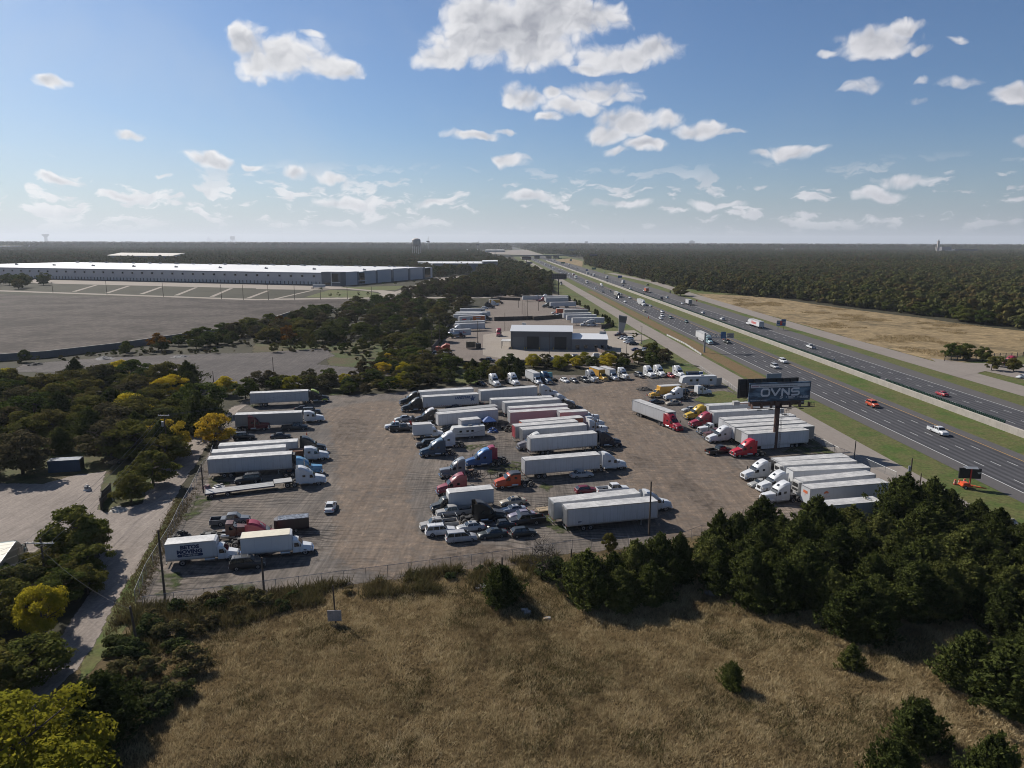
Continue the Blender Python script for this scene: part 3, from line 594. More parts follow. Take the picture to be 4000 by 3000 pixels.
strip('frontage_road_west',77.5,87.3,YS[:17],.09,SG['fconc'])
strip('shoulder_west',97.3,101.4,YS,.07,SG['should'])
strip('shoulder_median',115.8,119.4,YS,.07,SG['should'])
lanem=soil('lane_asphalt',[(.070,.070,.076),(.086,.085,.092),(.098,.097,.104)],.04,2,.03,False,0,contrast=.15)
def lanes(m,s0,n,wd,side):
    t=NT(m.node_tree); p=t.n['Principled BSDF']; co=t.new('ShaderNodeTexCoord').outputs['Object']; s=t.new('ShaderNodeSeparateXYZ'); t.l.new(co,s.inputs[0])
    lat=t.math('SUBTRACT',t.math('MULTIPLY',s.outputs[0],math.sin(TH)),t.math('MULTIPLY',s.outputs[1],math.cos(TH)))
    f=t.math('FRACT',t.math('DIVIDE',t.math('SUBTRACT',lat,s0),wd)); wv=t.math('COSINE',t.math('MULTIPLY',f,4*math.pi))
    nn=t.noise(t.vm('MULTIPLY',co,(.3,.012,1)),1,3,.5)
    c=p.inputs[0].links[0].from_socket; t.put(p.inputs[0],t.mix(1.0,c,t_rgb(t,t.rng(t.math('MULTIPLY',wv,nn),-.5,.5,.74,1.28)),'MULTIPLY'))
lanes(lanem,101.2,4,3.65,1)
strip('highway_westside',101.4,115.8,YS,.08,lanem)
strip('highway_eastside',131.0,lambda y:min(eo(y),155.0),YS,.08,lanem)
strip('shoulder_east',149.8,eo,YS,.10,SG['should'])
strip('frontage_road_east',f1,f2,YS[:14]+[1100],.09,SG['fconc'])
mk=MB(); my=MB(); white=simple('road_white',(.62,.62,.6),.6); yel=simple('road_yellow',(.55,.30,.05),.6)
def line(mb,s,y0,y1,wd,mat,z=.115):
    ys=np.linspace(y0,y1,max(2,int((y1-y0)/60)))
    for a,b in zip(ys[:-1],ys[1:]):
        p=[cor(s-wd/2,a),cor(s+wd/2,a),cor(s+wd/2,b),cor(s-wd/2,b)]; mb.add([(q.x,q.y,z) for q in p],[(0,1,2,3)],mat)
line(mk,101.25,0,2000,.22,white); line(mk,149.7,0,2000,.22,white); line(my,115.9,0,2000,.2,yel); line(my,134.0,0,2000,.2,yel)
for s in (104.95,108.6,112.25,137.9,141.8,145.7):
    y=60.5
    while y<1100: line(mk,s,y,y+3.3,.17,white,.125); y+=12.19
mk.merge(my); tag(part('lane_markings',mk,None,False),kind='structure')
# yard, roads, fields (outlines surveyed from the photograph onto the ground)
LOT=[(545,2345),(700,2010),(800,1820),(850,1740),(930,1590),(965,1556),(1290,1548),(1500,1540),(1640,1527),(1850,1503),(1990,1472),(2400,1464),(2560,1457),(2790,1480),(2895,1560),(3270,1775),(3480,1910),(3560,2010),(3300,2070),(2730,2088),(2455,2135),(2232,2155),(2072,2182),(1760,2222),(1430,2266),(1168,2295),(1000,2318),(640,2362)]
sheet('south_field',wpts([(-500,3700),(-200,2800),(400,2440),(560,2385),(1168,2302),(1760,2228),(2455,2142),(2760,2092),(3560,2016),(4100,2350),(4700,2800),(4700,3700)]),.03,SG['drygrass'],1.5,4,1,3)
sheet('lot_yard',wpts(LOT),.05,SG['lot'],1.6,3,.5,4)
sheet('worn_track',wpts([(1290,1600),(1480,1570),(1660,1570),(1640,1700),(1560,1900),(1600,2100),(2000,2160),(2050,2190),(1500,2250),(1350,2200),(1330,1950),(1330,1750)]),.07,SG['tan'],5,5,2,5)
sheet('worn_track_east',wpts([(2150,1560),(2400,1480),(2520,1480),(2480,1600),(2650,1700),(2800,1780),(2900,1860),(3000,1980),(2850,2070),(2600,2100),(2450,1960),(2420,1800),(2330,1700),(2250,1620)]),.07,SG['tan'],6,5,2,6)
for i,pp in enumerate([[(800,2080),(1250,2060),(1240,2200),(700,2300)],[(1650,2180),(2060,2120),(2300,2090),(2060,2170),(1760,2215)],[(1320,1640),(1450,1640),(1420,1720),(1310,1720)],[(2660,1850),(2820,1980),(2780,2010),(2640,1900)],[(1900,1640),(2000,1640),(2020,1760),(1900,1760)],[(2440,1770),(2560,1800),(2500,1830)]]):
    sheet('oily_patch',wpts(pp),.09+.003*i,SG['dark'],3.5,4,1.5,20+i)
for i,pp in enumerate([[('K',1180,600),('K',1400,500),('K',1560,480),('K',1830,570),('K',1800,640),('K',1300,640)],[('J',300,1010),('J',450,1010),('J',700,1180),('J',560,1210),('J',380,1100)],[('J',0,330),('J',130,350),('J',100,440),('J',0,440)],[('J',380,600),('J',500,640),('J',430,690),('J',330,660)],[('I',1180,470),('I',1640,400),('I',1600,510),('I',1150,580)],[('I',1130,160),('I',900,200),('I',820,180)],[('F',370,1330),('F',500,1290),('F',620,1400),('F',400,1440)],[('F',860,400),('F',1000,400),('F',900,460)],[('M',560,110),('M',690,140),('M',580,330),('M',430,420),('M',380,380)],[('M',100,1050),('M',240,1080),('M',320,1170),('M',180,1330),('M',60,1350)],[('M',860,1240),('M',1250,1215),('M',1200,1265),('M',900,1290)],[('G',1330,1420),('G',1640,1400),('G',1400,1500)],[('L',1080,210),('L',1380,410),('L',1000,420),('L',700,400),('L',900,330)]]):
    sheet('grass_patch',wpts(pp),.11+.003*i,SG['patch'] if i else SG['verge'],2.4,2.0,1.0,40+i)
sheet('dirt_road',wpts([('P',1075,-10),('P',1000,140),('P',900,300),('P',820,430),('P',700,640),('P',560,900),('P',500,1000),('P',400,1120),('P',200,1290),('P',-100,1500),('P',-200,1480),('P',60,1280),('P',200,1130),('P',400,830),('P',560,600),('P',620,400),('P',620,100),('P',740,60),('P',900,30)]),.06,SG['road'],.9,3,.5,7)
sheet('dirt_road_north',wpts([('P',1075,-10),('P',890,30),('E',1680,1300),('E',1750,1200),('E',1950,1000),('E',2100,800),('E',2212,700),('F',500,560),('F',700,430),('F',820,420),('F',700,500),('F',400,850),('F',330,900)]),.066,SG['road'],.9,3,.5,8)
sheet('west_yard',wpts([('E',-400,1420),('E',0,1365),('E',450,1372),('E',850,1262),('E',1120,1232),('E',1040,1440),('P',590,70),('P',700,110),('P',640,200),('P',420,210),('P',190,330),('P',0,330),('P',-200,330)]),.054,SG['road'],1.2,4,.8,9)
sheet('roadside_grass',wpts([('P',1080,0),('P',1180,-10),('F',360,1180),('F',300,1300),('P',840,640),('P',700,900),('P',500,1120),('P',520,1000),('P',720,640),('P',905,310),('P',1000,150)]),.045,SG['verge'],.8,3,.4,10)
sheet('west_scrub',wpts([('E',-400,1000),('E',1900,900),('E',1700,1500),('E',1000,1659),('P',200,500),('P',-200,700)]),.035,SG['meadow'],2,6,1,11)
sheet('stone_clearing',wpts([(60,1450),(110,1422),(430,1398),(680,1388),(1000,1380),(1270,1362),(1290,1390),(1220,1425),(1400,1438),(1520,1446),(1500,1470),(1350,1500),(1000,1505),(900,1525),(750,1505),(600,1475),(300,1455)]),.055,SG['rubblef'],3,6,2,12)
sheet('rough_meadow',wpts([(1000,1340),(1500,1340),(1560,1380),(1640,1500),(1290,1540),(1290,1380),(1000,1390)]),.04,SG['meadow'],3,6,2,13)
sheet('graded_field',wpts([(-400,1425),(0,1405),(180,1393),(450,1360),(720,1319),(820,1307),(1000,1277),(1120,1238),(1240,1220),(1290,1205),(1488,1166),(1000,1172),(0,1150),(-500,1140)]),.04,SG['dirtfield'],4,15,4,14)
sheet('golden_field',wpts([('W',830,172),('D',0,688),('D',300,735),('D',800,805),('D',1300,865),('D',1700,925),('D',2212,985),('D',3300,1100),('D',3300,1330),('D',2212,1190),('D',1530,1262),('D',900,1092),('D',400,952),('D',0,840),('W',1400,385),('W',1000,245)]),.06,SG['golden'],2,8,2,15)
sheet('side_drive',wpts([('D',1400,1215),('D',1700,1255),('D',2300,1275),('D',2800,1330),('D',2800,1420),('O',1659,200),('O',1300,120),('O',1050,180)]),.12,SG['fconc'],0,5,0,16)
sheet('verge_east_strip',wpts([('D',1800,1235),('D',2600,1290),('D',2600,1240),('D',2000,1200)]),.13,SG['verge'],1,5,0,17)
sheet('far_yard',wpts([('T',-10,1640),('T',440,1560),('T',1090,1590),('T',2212,1660),('U',1500,1440),('U',1830,1290),('U',1100,1100),('U',1300,700),('U',1240,640),('U',900,350),('U',610,110),('C',0,640),('C',-130,640),('T',1300,310),('T',1180,400),('T',560,470),('T',500,700),('T',230,1150),('T',140,1380),('T',60,1450)]),.06,SG['farlot'],1,6,0,18)
sheet('far_concrete',wpts([('T',1140,1430),('T',1150,985),('T',1480,935),('T',1700,900),('U',1200,700),('U',1300,760),('U',1830,740),('U',2100,890),('U',1980,930),('U',1900,1000),('U',2050,1080),('U',2180,1200),('U',1900,1330),('U',1830,1300),('U',1350,1230),('U',600,1260),('T',1700,1520)]),.10,SG['conc'],0,6,0,19)
sheet('far_grass',wpts([('U',1700,790),('U',1960,790),('U',2212,930),('U',2212,1300),('K',1000,60),('K',1240,130),('K',700,60),('K',650,0),('U',2100,1160),('U',1960,1010)]),.09,SG['verge'],.6,6,0,20)
sheet('hedge_grass',wpts([('G',1080,130),('G',1500,160),('G',1500,400),('G',1200,420),('G',1080,240)]),.08,SG['verge'],1,4,.4,21)
sheet('fence_grass',wpts([('T',520,720),('T',420,820),('T',140,1360),('T',60,1400),('T',330,950),('T',500,700)]),.12,SG['verge'],.5,6,0,22)
sheet('apron',wpts([('A',-900,495),('A',0,520),('A',2212,572),('B',730,588),('B',790,615),('B',460,625),('B',0,618),('A',2212,612),('A',0,560),('A',-900,535)]),.06,SG['conc'],0,20,0,23)
sheet('service_road',wpts([('A',-900,605),('A',0,628),('A',2212,704),('B',1000,686),('B',2030,686),('B',2030,696),('B',1000,700),('B',0,714),('A',2212,715),('A',0,638),('A',-900,615)]),.06,SG['conc'],0,20,0,24)
sheet('entry_drive',wpts([('B',1000,690),('B',1085,660),('B',1050,642),('B',720,612),('B',790,592),('B',1200,640),('B',1340,600),('B',1530,520),('B',1900,502),('B',2030,504),('B',2010,516),('B',1750,550),('B',1500,590),('B',1215,660),('B',1215,675),('B',1270,690)]),.08,SG['conc'],0,8,0,25)
sheet('entry_grass',wpts([('B',420,690),('B',640,625),('B',980,640),('B',1070,660),('B',1040,688),('B',900,692)]),.07,SG['verge'],1,8,0,26)
sheet('pavement_grass',wpts([('B',730,602),('B',1300,590),('B',1200,628),('B',1000,628)]),.09,SG['verge'],1,8,0,27)
for i,(a,b) in enumerate([((620,640),(820,582)),((905,652),(1100,590)),((1200,662),(1385,598)),((1500,673),(1680,604)),((1810,684),(1985,611)),((2120,698),(2300,632)),((2340,707),(2680,630))]):
    sheet('concrete_flume',wpts([('A',*a),('A',a[0]+40,a[1]),('A',b[0]+30,b[1]),('A',b[0],b[1])]),.07,SG['conc'],0,30,0,60+i)
sheet('ramp_grass',wpts([('S',940,470),('S',1240,440),('S',1520,500),('S',1510,620),('S',1300,560),('S',1000,500)]),.13,SG['golden'],2,15,1,28)
sheet('cross_road',wpts([('S',-900,330),('S',-900,300),('S',300,250),('S',700,370),('S',220,365)]),.14,SG['fconc'],0,30,0,29)
# ------------------------------------------------------------------ vegetation
def npmesh(name,V,F,mats,mi=None,smooth=False):
    me=bpy.data.meshes.new(name); k=F.shape[1]
    me.vertices.add(len(V)); me.vertices.foreach_set('co',V.astype(np.float32).ravel())
    me.loops.add(F.size); me.loops.foreach_set('vertex_index',F.astype(np.int32).ravel())
    me.polygons.add(len(F)); me.polygons.foreach_set('loop_start',np.arange(0,F.size,k,dtype=np.int32)); me.polygons.foreach_set('loop_total',np.full(len(F),k,dtype=np.int32))
    for m in mats: me.materials.append(m)
    if mi is not None: me.polygons.foreach_set('material_index',mi.astype(np.int32))
    me.update(calc_edges=True); return me
def cards(C,N,S,rng,asp=1.0,up=None):
    """one small quad per centre C, facing roughly N, size S; with up, long side follows up"""
    n=len(C); N=N/np.linalg.norm(N,axis=1,keepdims=True)
    a=rng.normal(size=(n,3)) if up is None else up
    U=np.cross(N,a); U/=np.linalg.norm(U,axis=1,keepdims=True)+1e-9; W=np.cross(U,N)
    S=S[:,None]
    P=np.stack([C-U*S*.5,C-W*S*asp*.5+U*S*.08,C+U*S*.5,C+W*S*asp*.6],1)
    return P.reshape(-1,3),np.arange(4*n).reshape(n,4)
def crown_broad(seed,r=4.0,h=6.0,base=1.2,lumps=26,n=3600,leaf=.34,nz=.45):
    """broadleaf crown, unit: metres, base of crown at z=base, top at z=h"""
    g=np.random.default_rng(seed); cs=[];rs=[]
    for i in range(lumps):
        t=g.uniform(0,1); a=g.uniform(0,2*np.pi); prof=np.sin(np.pi*min(.97,.16+t*.80))**.7
        rr=r*prof*g.uniform(.35,.80); cs.append((rr*np.cos(a),rr*np.sin(a),base+(h-base)*(t*.84+.06))); rs.append(g.uniform(.20,.36)*r*(1-.3*t))
    cs=np.array(cs); rs=np.array(rs); w=rs**2/np.sum(rs**2); idx=g.choice(lumps,size=n,p=w)
    D=g.normal(size=(n,3)); D[:,2]=np.abs(D[:,2])*.9-.25; D/=np.linalg.norm(D,axis=1,keepdims=True)
    rad=rs[idx]*(g.uniform(.55,1.12,n))
    C=cs[idx]+D*rad[:,None]*np.array([1,1,.8])
    N=D+g.normal(size=(n,3))*nz
    S=leaf*g.uniform(.6,1.5,n)
    return cards(C,N,S,g,1.25)
def crown_cedar(seed,r=2.6,h=7.0,n=5200,leaf=.5,pointy=1.0,open_=0):
    """juniper: many upswept feathery sprays on an oval cone"""
    g=np.random.default_rng(seed); nb=int(n/26); C=[];N=[];U=[];S=[]
    for b in range(nb):
        t=g.uniform(0,1)**.85; z=.15*h*.3+h*.93*t; a=g.uniform(0,2*np.pi)
        prof=(np.sin(np.pi*(.18+.82*(1-t)**.9*.5+.0))**1.0)*(1-t**2.2)**.55 if pointy<.9 else (max(0,1-t**2.0)**.80*1.0*(.70+.30*min(1,t/.18)))
        ang=1+.22*np.sin(3*a+seed)+.12*np.sin(5*a+seed*2+z)
        R0=r*prof*ang*(g.uniform(.62,1.1) if g.uniform()>.25 else g.uniform(1.05,1.38))+.12
        d=np.array([np.cos(a),np.sin(a),0]); tip=np.array([np.cos(a)*R0,np.sin(a)*R0,z+ .35*g.uniform(.5,1.6)+(.7*g.uniform() if g.uniform()<.3 else 0)])
        up=d*.62+np.array([0,0,1.0])*g.uniform(.6,1.2); up/=np.linalg.norm(up)
        L=g.uniform(.55,1.5)*(.6+.25*r/2.6)
        k=26; s=g.uniform(0,1,k)
        q=tip-up*L*(1-s)[:,None]+g.normal(size=(k,3))*(.17*(1-s)+.03)[:,None]
        C.append(q); N.append(np.tile(d,(k,1))+g.normal(size=(k,3))*.7); U.append(np.tile(up,(k,1))+g.normal(size=(k,3))*.35); S.append(leaf*g.uniform(.35,.8,k)*(1.15-.6*s))
    C=np.concatenate(C);N=np.concatenate(N);U=np.concatenate(U);S=np.concatenate(S)
    V,F=cards(C,N,S,g,2.1,U)
    # dense inner foliage
    m=int(n*.22); t=g.uniform(0,.9,m); a=g.uniform(0,2*np.pi,m); rr=r*(1-t)**.8*g.uniform(.2,.72,m)
    C2=np.stack([rr*np.cos(a),rr*np.sin(a),.2+h*.9*t],1); V2,F2=cards(C2,C2*np.array([1,1,.1])+g.normal(size=(m,3))*.5,np.full(m,.75),g,1.2)
    return np.concatenate([V,V2]),np.concatenate([F,F2+len(V)])
def trunk_mb(h,r,seed,limbs=5,spread=2.2,twigs=0,bark='bark'):
    rnd=random.Random(seed); mb=MB(); p=Vector((0,0,-.1)); q=p
    for i in range(4):
        nq=Vector((rnd.uniform(-.18,.18)*i,rnd.uniform(-.18,.18)*i,h*(i+1)/4*.8)); mb.bar(q,nq,r*(1-.2*i),bark,7,r*(1-.2*(i+1))); q=nq
        if i>=1:
            for k in range(limbs//3+1):
                a=rnd.uniform(0,6.28); e=nq+Vector((math.cos(a)*spread*rnd.uniform(.5,1),math.sin(a)*spread*rnd.uniform(.5,1),h*.2*rnd.uniform(.6,1.3))); mb.bar(nq,e,r*.4,bark,5,r*.12)
                for t in range(twigs):
                    b=nq.lerp(e,rnd.uniform(.4,1)); mb.bar(b,b+Vector((rnd.uniform(-1,1),rnd.uniform(-1,1),rnd.uniform(.2,1.3)))*spread*.4,r*.13,bark,3,.008)
    return mb
LM=dict(cedar=leafmat('cedar_leaf',[(.036,.046,.014),(.058,.070,.02),(.085,.098,.027),(.13,.132,.04)],.3),
 green=leafmat('green_leaf',[(.040,.060,.014),(.062,.085,.020),(.095,.105,.026),(.13,.115,.03),(.085,.068,.032)],.3),
 mixed=leafmat('autumn_wood_leaf',[(.055,.060,.026),(.085,.078,.036),(.085,.074,.042),(.095,.072,.036),(.085,.10,.030),(.07,.076,.032),(.15,.125,.036)],.3),
 forest=leafmat('far_wood_leaf',[(.045,.060,.022),(.080,.090,.030),(.10,.092,.038),(.085,.098,.030),(.125,.085,.036),(.055,.072,.026),(.16,.145,.042)],.15,.008),
 yellow=leafmat('yellow_leaf',[(.20,.17,.02),(.34,.26,.026),(.48,.33,.034),(.52,.30,.034)],.45,.8),
 yellgreen=leafmat('yellow_green_leaf',[(.11,.125,.018),(.22,.205,.022),(.42,.34,.03),(.55,.36,.03)],.5,.5),
 orange=leafmat('orange_leaf',[(.10,.06,.015),(.18,.085,.018),(.20,.12,.02)],.3),
 grey=leafmat('bare_twig',[(.06,.052,.045),(.085,.072,.06),(.07,.06,.035)],.1),
 weed=leafmat('weed_leaf',[(.036,.050,.018),(.060,.074,.026),(.10,.090,.038),(.14,.105,.050),(.065,.088,.026)],.25,.25))
# shared tree meshes
TM={}
def tree_kit(kind,i):
    k=(kind,i)
    if k in TM: return TM[k]
    if kind=='cedar': V,F=crown_cedar(100+i,2.5+.2*(i%3),7,13500,.33); m='cedar'; tr=trunk_mb(5,.16,i,3,1.0)
    elif kind=='smallcedar': V,F=crown_cedar(140+i,1.9,4.2,8000,.28); m='cedar'; tr=trunk_mb(3,.09,i,2,.6)
    elif kind=='broad': V,F=crown_broad(200+i,3.9,6.6,.9,34,8500,.22); m='green'; tr=trunk_mb(5,.2,i,6,2.4)
    elif kind=='mixed': V,F=crown_broad(300+i,3.9,6.6,.9,32,6000,.24); m='mixed'; tr=trunk_mb(5,.2,i,6,2.4,2)
    elif kind=='yellow': V,F=crown_broad(400+i,3.9,6.0,.7,30,9500,.17); m='yellow'; tr=trunk_mb(4.5,.18,i,8,2.6,3)
    elif kind=='yellgreen': V,F=crown_broad(420+i,3.9,6.0,.7,38,17000,.14); m='yellgreen'; tr=trunk_mb(4.5,.18,i,8,2.6,3)
    elif kind=='orange': V,F=crown_broad(440+i,3.2,5.6,.7,18,2600,.30); m='orange'; tr=trunk_mb(4.5,.15,i,6,2.2,2)
    elif kind=='bare': V,F=crown_broad(460+i,2.6,4.6,1.2,14,420,.12); m='grey'; tr=trunk_mb(5,.12,i,14,2.4,9)
    elif kind=='shrub': V,F=crown_broad(480+i,1.8,1.9,.1,18,3600,.15); m='weed'; tr=trunk_mb(1.2,.05,i,6,1.0,1)
    elif kind=='column': V,F=crown_cedar(500+i,.75,3.2,1300,.34); m='cedar'; tr=trunk_mb(2,.05,i,0,.2)
    elif kind=='young': V,F=crown_broad(520+i,1.3,3.4,1.1,9,500,.22); m='green'; tr=trunk_mb(2.8,.05,i,3,.7)
    TM[k]=(npmesh('crown',V,F,[LM[m]]),tr.mesh('trunk')); return TM[k]
CATS=dict(cedar='cedar tree',smallcedar='cedar tree',broad='tree',mixed='tree',yellow='tree',yellgreen='tree',orange='tree',bare='tree',shrub='shrub',column='shrub',young='tree')
NAMES=dict(cedar='cedar_tree',smallcedar='young_cedar',broad='broadleaf_tree',mixed='broadleaf_tree',yellow='autumn_tree',yellgreen='autumn_tree',orange='autumn_tree',bare='bare_tree',shrub='shrub',column='columnar_shrub',young='young_tree')
HT=dict(cedar=7.3,smallcedar=4.6,broad=6.9,mixed=6.9,yellow=6.3,yellgreen=6.3,orange=5.8,bare=5.6,shrub=2.0,column=3.4,young=3.6)
tr_rnd=random.Random(7)
def tree(kind,p,h,label,group=None,wd=1.0,var=None):
    i=tr_rnd.randrange(6) if var is None else var; cm,tm=tree_kit(kind,i); s=h/HT[kind]
    o=link(bpy.data.objects.new(NAMES[kind],None)); o.location=(p[0],p[1],0); o.rotation_euler=(0,0,tr_rnd.uniform(0,6.28)); o.scale=(s*wd*tr_rnd.uniform(.93,1.07),s*wd*tr_rnd.uniform(.93,1.07),s)
    tag(o,label,CATS[kind],group); link(bpy.data.objects.new('trunk',tm),o); link(bpy.data.objects.new('crown',cm),o); return o
def inpoly(x,y,poly):
    x=np.asarray(x);y=np.asarray(y);c=np.zeros(x.shape,bool);n=len(poly)
    for i in range(n):
        x0,y0=poly[i];x1,y1=poly[(i+1)%n]
        m=((y0>y)!=(y1>y))&(x<(x1-x0)*(y-y0)/((y1-y0) if y1!=y0 else 1e-9)+x0); c^=m
    return c
def scatter(poly,dmin,seed,nmax=999):
    P=[tuple(q) for q in poly]; g=np.random.default_rng(seed); xs=[q[0] for q in P]; ys=[q[1] for q in P]; out=[]
    A=(max(xs)-min(xs))*(max(ys)-min(ys)); tries=int(A/dmin**2*7)
    X=g.uniform(min(xs),max(xs),tries); Y=g.uniform(min(ys),max(ys),tries); ok=inpoly(X,Y,P)
    for x,y in zip(X[ok],Y[ok]):
        if all((x-a)**2+(y-b)**2>dmin*dmin for a,b in out): out.append((x,y))
        if len(out)>=nmax: break
    return out
def wood(poly,dmin,seed,kinds,h,label,group,wd=1.0,nmax=999):
    rnd=random.Random(seed)
    for (x,y) in scatter(wpts(poly),dmin,seed,nmax):
        k=rnd.choices([a for a,_ in kinds],[b for _,b in kinds])[0]
        tree(k,(x,y),h*rnd.uniform(.72,1.2),label[k] if isinstance(label,dict) else label,group,wd)
# cedar grove, lower right
wood([(2790,2300),(2900,2350),(3110,2420),(3330,2480),(3420,2500),(3480,2420),(3800,2420),(4100,2560),(4500,2560),(4300,2300),(3900,2120),(3700,2010),(3560,2060),(3440,2100),(3300,2110),(3130,2120),(3000,2150),(2820,2160),(2770,2200)],3.6,11,[('cedar',1)],6.4,'dark green cedar in the dense grove at the lower right','cedars of the grove at the lower right',1.32,78)
LC='cedars of the grove at the lower right'
for (x,y,h,wd,l) in [(3520,2070,9.6,1.15,'tall dark cedar right beside the utility pole above the grove'),(3630,2050,8.2,1.25,'bushy cedar on the right of the utility pole above the grove'),(3180,2130,8.0,1.3,'broad cedar in front of the trailer with the orange mark'),(2970,2110,7.2,1.25,'cedar in front of the nose of the nearest white tractor'),(2680,2160,0,0,''),(2805,2155,6.8,.7,'narrow pointed cedar at the left edge of the grove'),(3780,2680,6.5,1.3,'round cedar standing at the left of the clump at the right edge'),(3960,2760,7.5,1.5,'large cedar at the right edge of the photo above the lone cedars'),(4060,2650,7,1.3,'cedar cut by the right edge of the photo'),(2960,2385,3.6,1.3,'low cedar bush at the grove edge facing the dry grass')]:
    if h: tree('cedar',at('Z',x,y),h,l,LC,wd)
for (x,y,h,wd,l) in [(2290,2345,7.0,1.25,'large cedar behind the south fence, leftmost of the fence clump'),(2390,2330,6.2,1.2,'second cedar of the clump behind the south fence'),(2480,2290,6.6,1.2,'cedar of the fence clump standing at the pole near the white trailer'),(2570,2270,7.2,1.15,'tall cedar of the fence clump, right of the pole'),(2650,2265,6.8,1.0,'rightmost cedar of the fence clump, at the gap before the grove'),(2420,2370,5.5,1.2,'cedar in front of the fence clump facing the dry grass'),(2540,2350,5.5,1.2,'low cedar in front of the pole clump')]:
    tree('cedar',at('Z',x,y),h,l,'cedars of the clump behind the south fence',wd)
tree('smallcedar',at('Z',1958,2352),5.2,'small round cedar alone by the south fence below the parked cars','lone cedars',1.15)
tree('smallcedar',at('Z',2020,2325),1.8,'knee high cedar seedling beside the small round cedar','lone cedars')
tree('smallcedar',at('R',525,1160),3.0,'small lone cedar in the middle of the dry grass','lone cedars',.95)
tree('smallcedar',at('R',1215,1050),2.9,'small lone cedar in the dry grass below the grove','lone cedars',1.1)
tree('smallcedar',at('R',1600,1490),4.7,'largest lone cedar in the dry grass at the lower right','lone cedars',1.3)
tree('smallcedar',at('R',1455,1740),4.6,'lone cedar cut by the bottom edge of the photo','lone cedars',1.1)
tree('smallcedar',at('R',2020,1760),5.6,'tall lone cedar in the bottom right corner','lone cedars',.95)
tree('bare',at('Z',2125,2265),6.2,'leafless bush tree behind the south fence below the parked cars',None,1.0)
tree('shrub',at('Z',2170,2260),3.0,'grey brown bush at the foot of the leafless tree',None,1.3)
tree('broad',at('J',1200,1440),3.2,'green shrub behind the south fence between the leafless tree and the cedar clump',None,.8)
# left side
tree('yellgreen',at('Z',120,3130),10.0,'big yellow green tree in the bottom left corner',None,1.35,1)
tree('yellow',at('Z',842,1735),7.8,'yellow tree left of the parked black suv and beside the dirt road',None,1.15,0)
tree('yellgreen',at('Z',175,2480),7.0,'round bush tree with yellow top beside the dirt road',None,.9,2)
tree('broad',at('Z',20,2460),6.5,'dull green tree behind the yellow topped bush tree at the left edge',None,1.2,3)
tree('broad',at('Z',297,2185),8.6,'leafy green tree between the west yard and the dirt road',None,1.25,4)
tree('broad',at('Z',262,2290),4.8,'dark bush at the utility pole on the left',None,1.1)
tree('broad',at('Z',345,2320),4.2,'dark bush beside the dirt road below the leafy green tree',None,1.2)
tree('broad',at('Z',140,2660),5.2,'dark shrub mass below the yellow topped bush tree',None,1.6)
tree('broad',at('Z',-120,2760),7,'dark tree cut by the left edge of the photo',None,1.5)
tree('cedar',at('Z',400,2850),6.0,'dark cedar at the lower left beside the dirt road',None,1.7)
tree('cedar',at('Z',320,2960),4.6,'low cedar in the shade beside the yellow green corner tree',None,1.6)
tree('broad',at('Z',514,1962),5.6,'small dark tree with two bare stems beside the dirt road','trees along the dirt road',1.15)
tree('broad',at('Z',600,1900),7.6,'dark broad tree at the shaded bend of the dirt road','trees along the dirt road',1.3)
tree('yellow',at('E',1840,1000),8.5,'tree with yellow foliage behind the transformer pole',None,1.0)
tree('yellow',at('B',1140,1285),5.5,'small yellow tree at the edge of the rough meadow',None,.8)
tree('orange',at('B',280,1080),9,'orange tree in the wood behind the stone clearing',None,1.0)
tree('orange',at('A',1370,1150),8,'orange brown tree in front of the long retaining wall',None,1.2)
wl={'broad':'dark green tree in the thick wood at the left','cedar':'dark cedar in the thick wood at the left','mixed':'brownish tree in the thick wood at the left','yellgreen':'yellow green tree in the thick wood at the left'}
wood([('Z',-260,1590),('Z',0,1540),('Z',300,1500),('Z',600,1500),('Z',780,1510),('Z',830,1600),('Z',790,1680),('Z',700,1790),('Z',640,1860),('Z',520,1800),('Z',300,1830),('Z',0,1870),('Z',-260,1890)],5.0,21,[('broad',6),('cedar',3),('mixed',1.6),('yellgreen',.3)],8.2,wl,'trees of the thick wood at the left',1.38,78)
for (x,y,k,h,l) in [(30,1530,'yellgreen',8,'bushy green tree at the left edge above the thick wood'),(300,1500,'cedar',8.5,'pointed dark cedar rising at the back of the thick wood'),(480,1490,'yellgreen',8,'pale feathery tree at the back of the thick wood'),(690,1540,'cedar',7,'dark cedar row end beside the stone clearing'),(960,1560,'broad',7,'green tree at the corner behind the first white trailer'),(880,1545,'yellgreen',6.5,'green tree left of the first white trailer')]:
    tree(k,at('Z',x,y),h,l,None,1.1)
hl={'broad':'green tree in the hedge along the north edge of the yard','yellgreen':'yellow green bush in the hedge along the north edge of the yard','mixed':'brownish bush in the hedge along the north edge of the yard'}
wood([('Z',1000,1535),('Z',1290,1530),('Z',1500,1522),('Z',1640,1508),('Z',1660,1440),('Z',1560,1390),('Z',1480,1440),('Z',1400,1490),('Z',1200,1500),('Z',1000,1510)],5.2,31,[('broad',4),('yellgreen',1),('mixed',3)],5.4,hl,'hedge trees north of the yard',1.25,60)
wood([('G',-700,420),('G',0,380),('G',600,330),('G',1120,330),('G',1230,440),('G',500,505),('G',0,545),('G',-700,600)],4.6,35,[('broad',4),('mixed',1),('yellgreen',.6)],4.6,{'broad':'low green tree at the yard edge above the star trailer','mixed':'low brown tree at the yard edge above the star trailer','yellgreen':'low yellow green bush at the yard edge above the star trailer'},'low trees at the north edge of the yard',1.3,46)
wood([('G',560,130),('G',1000,130),('G',1100,300),('G',560,300)],5.5,36,[('broad',3),('mixed',1)],7.0,{'broad':'tall green tree left of the grass behind the north row','mixed':'tall brown tree left of the grass behind the north row'},'tall trees left of the north row',1.3,12)
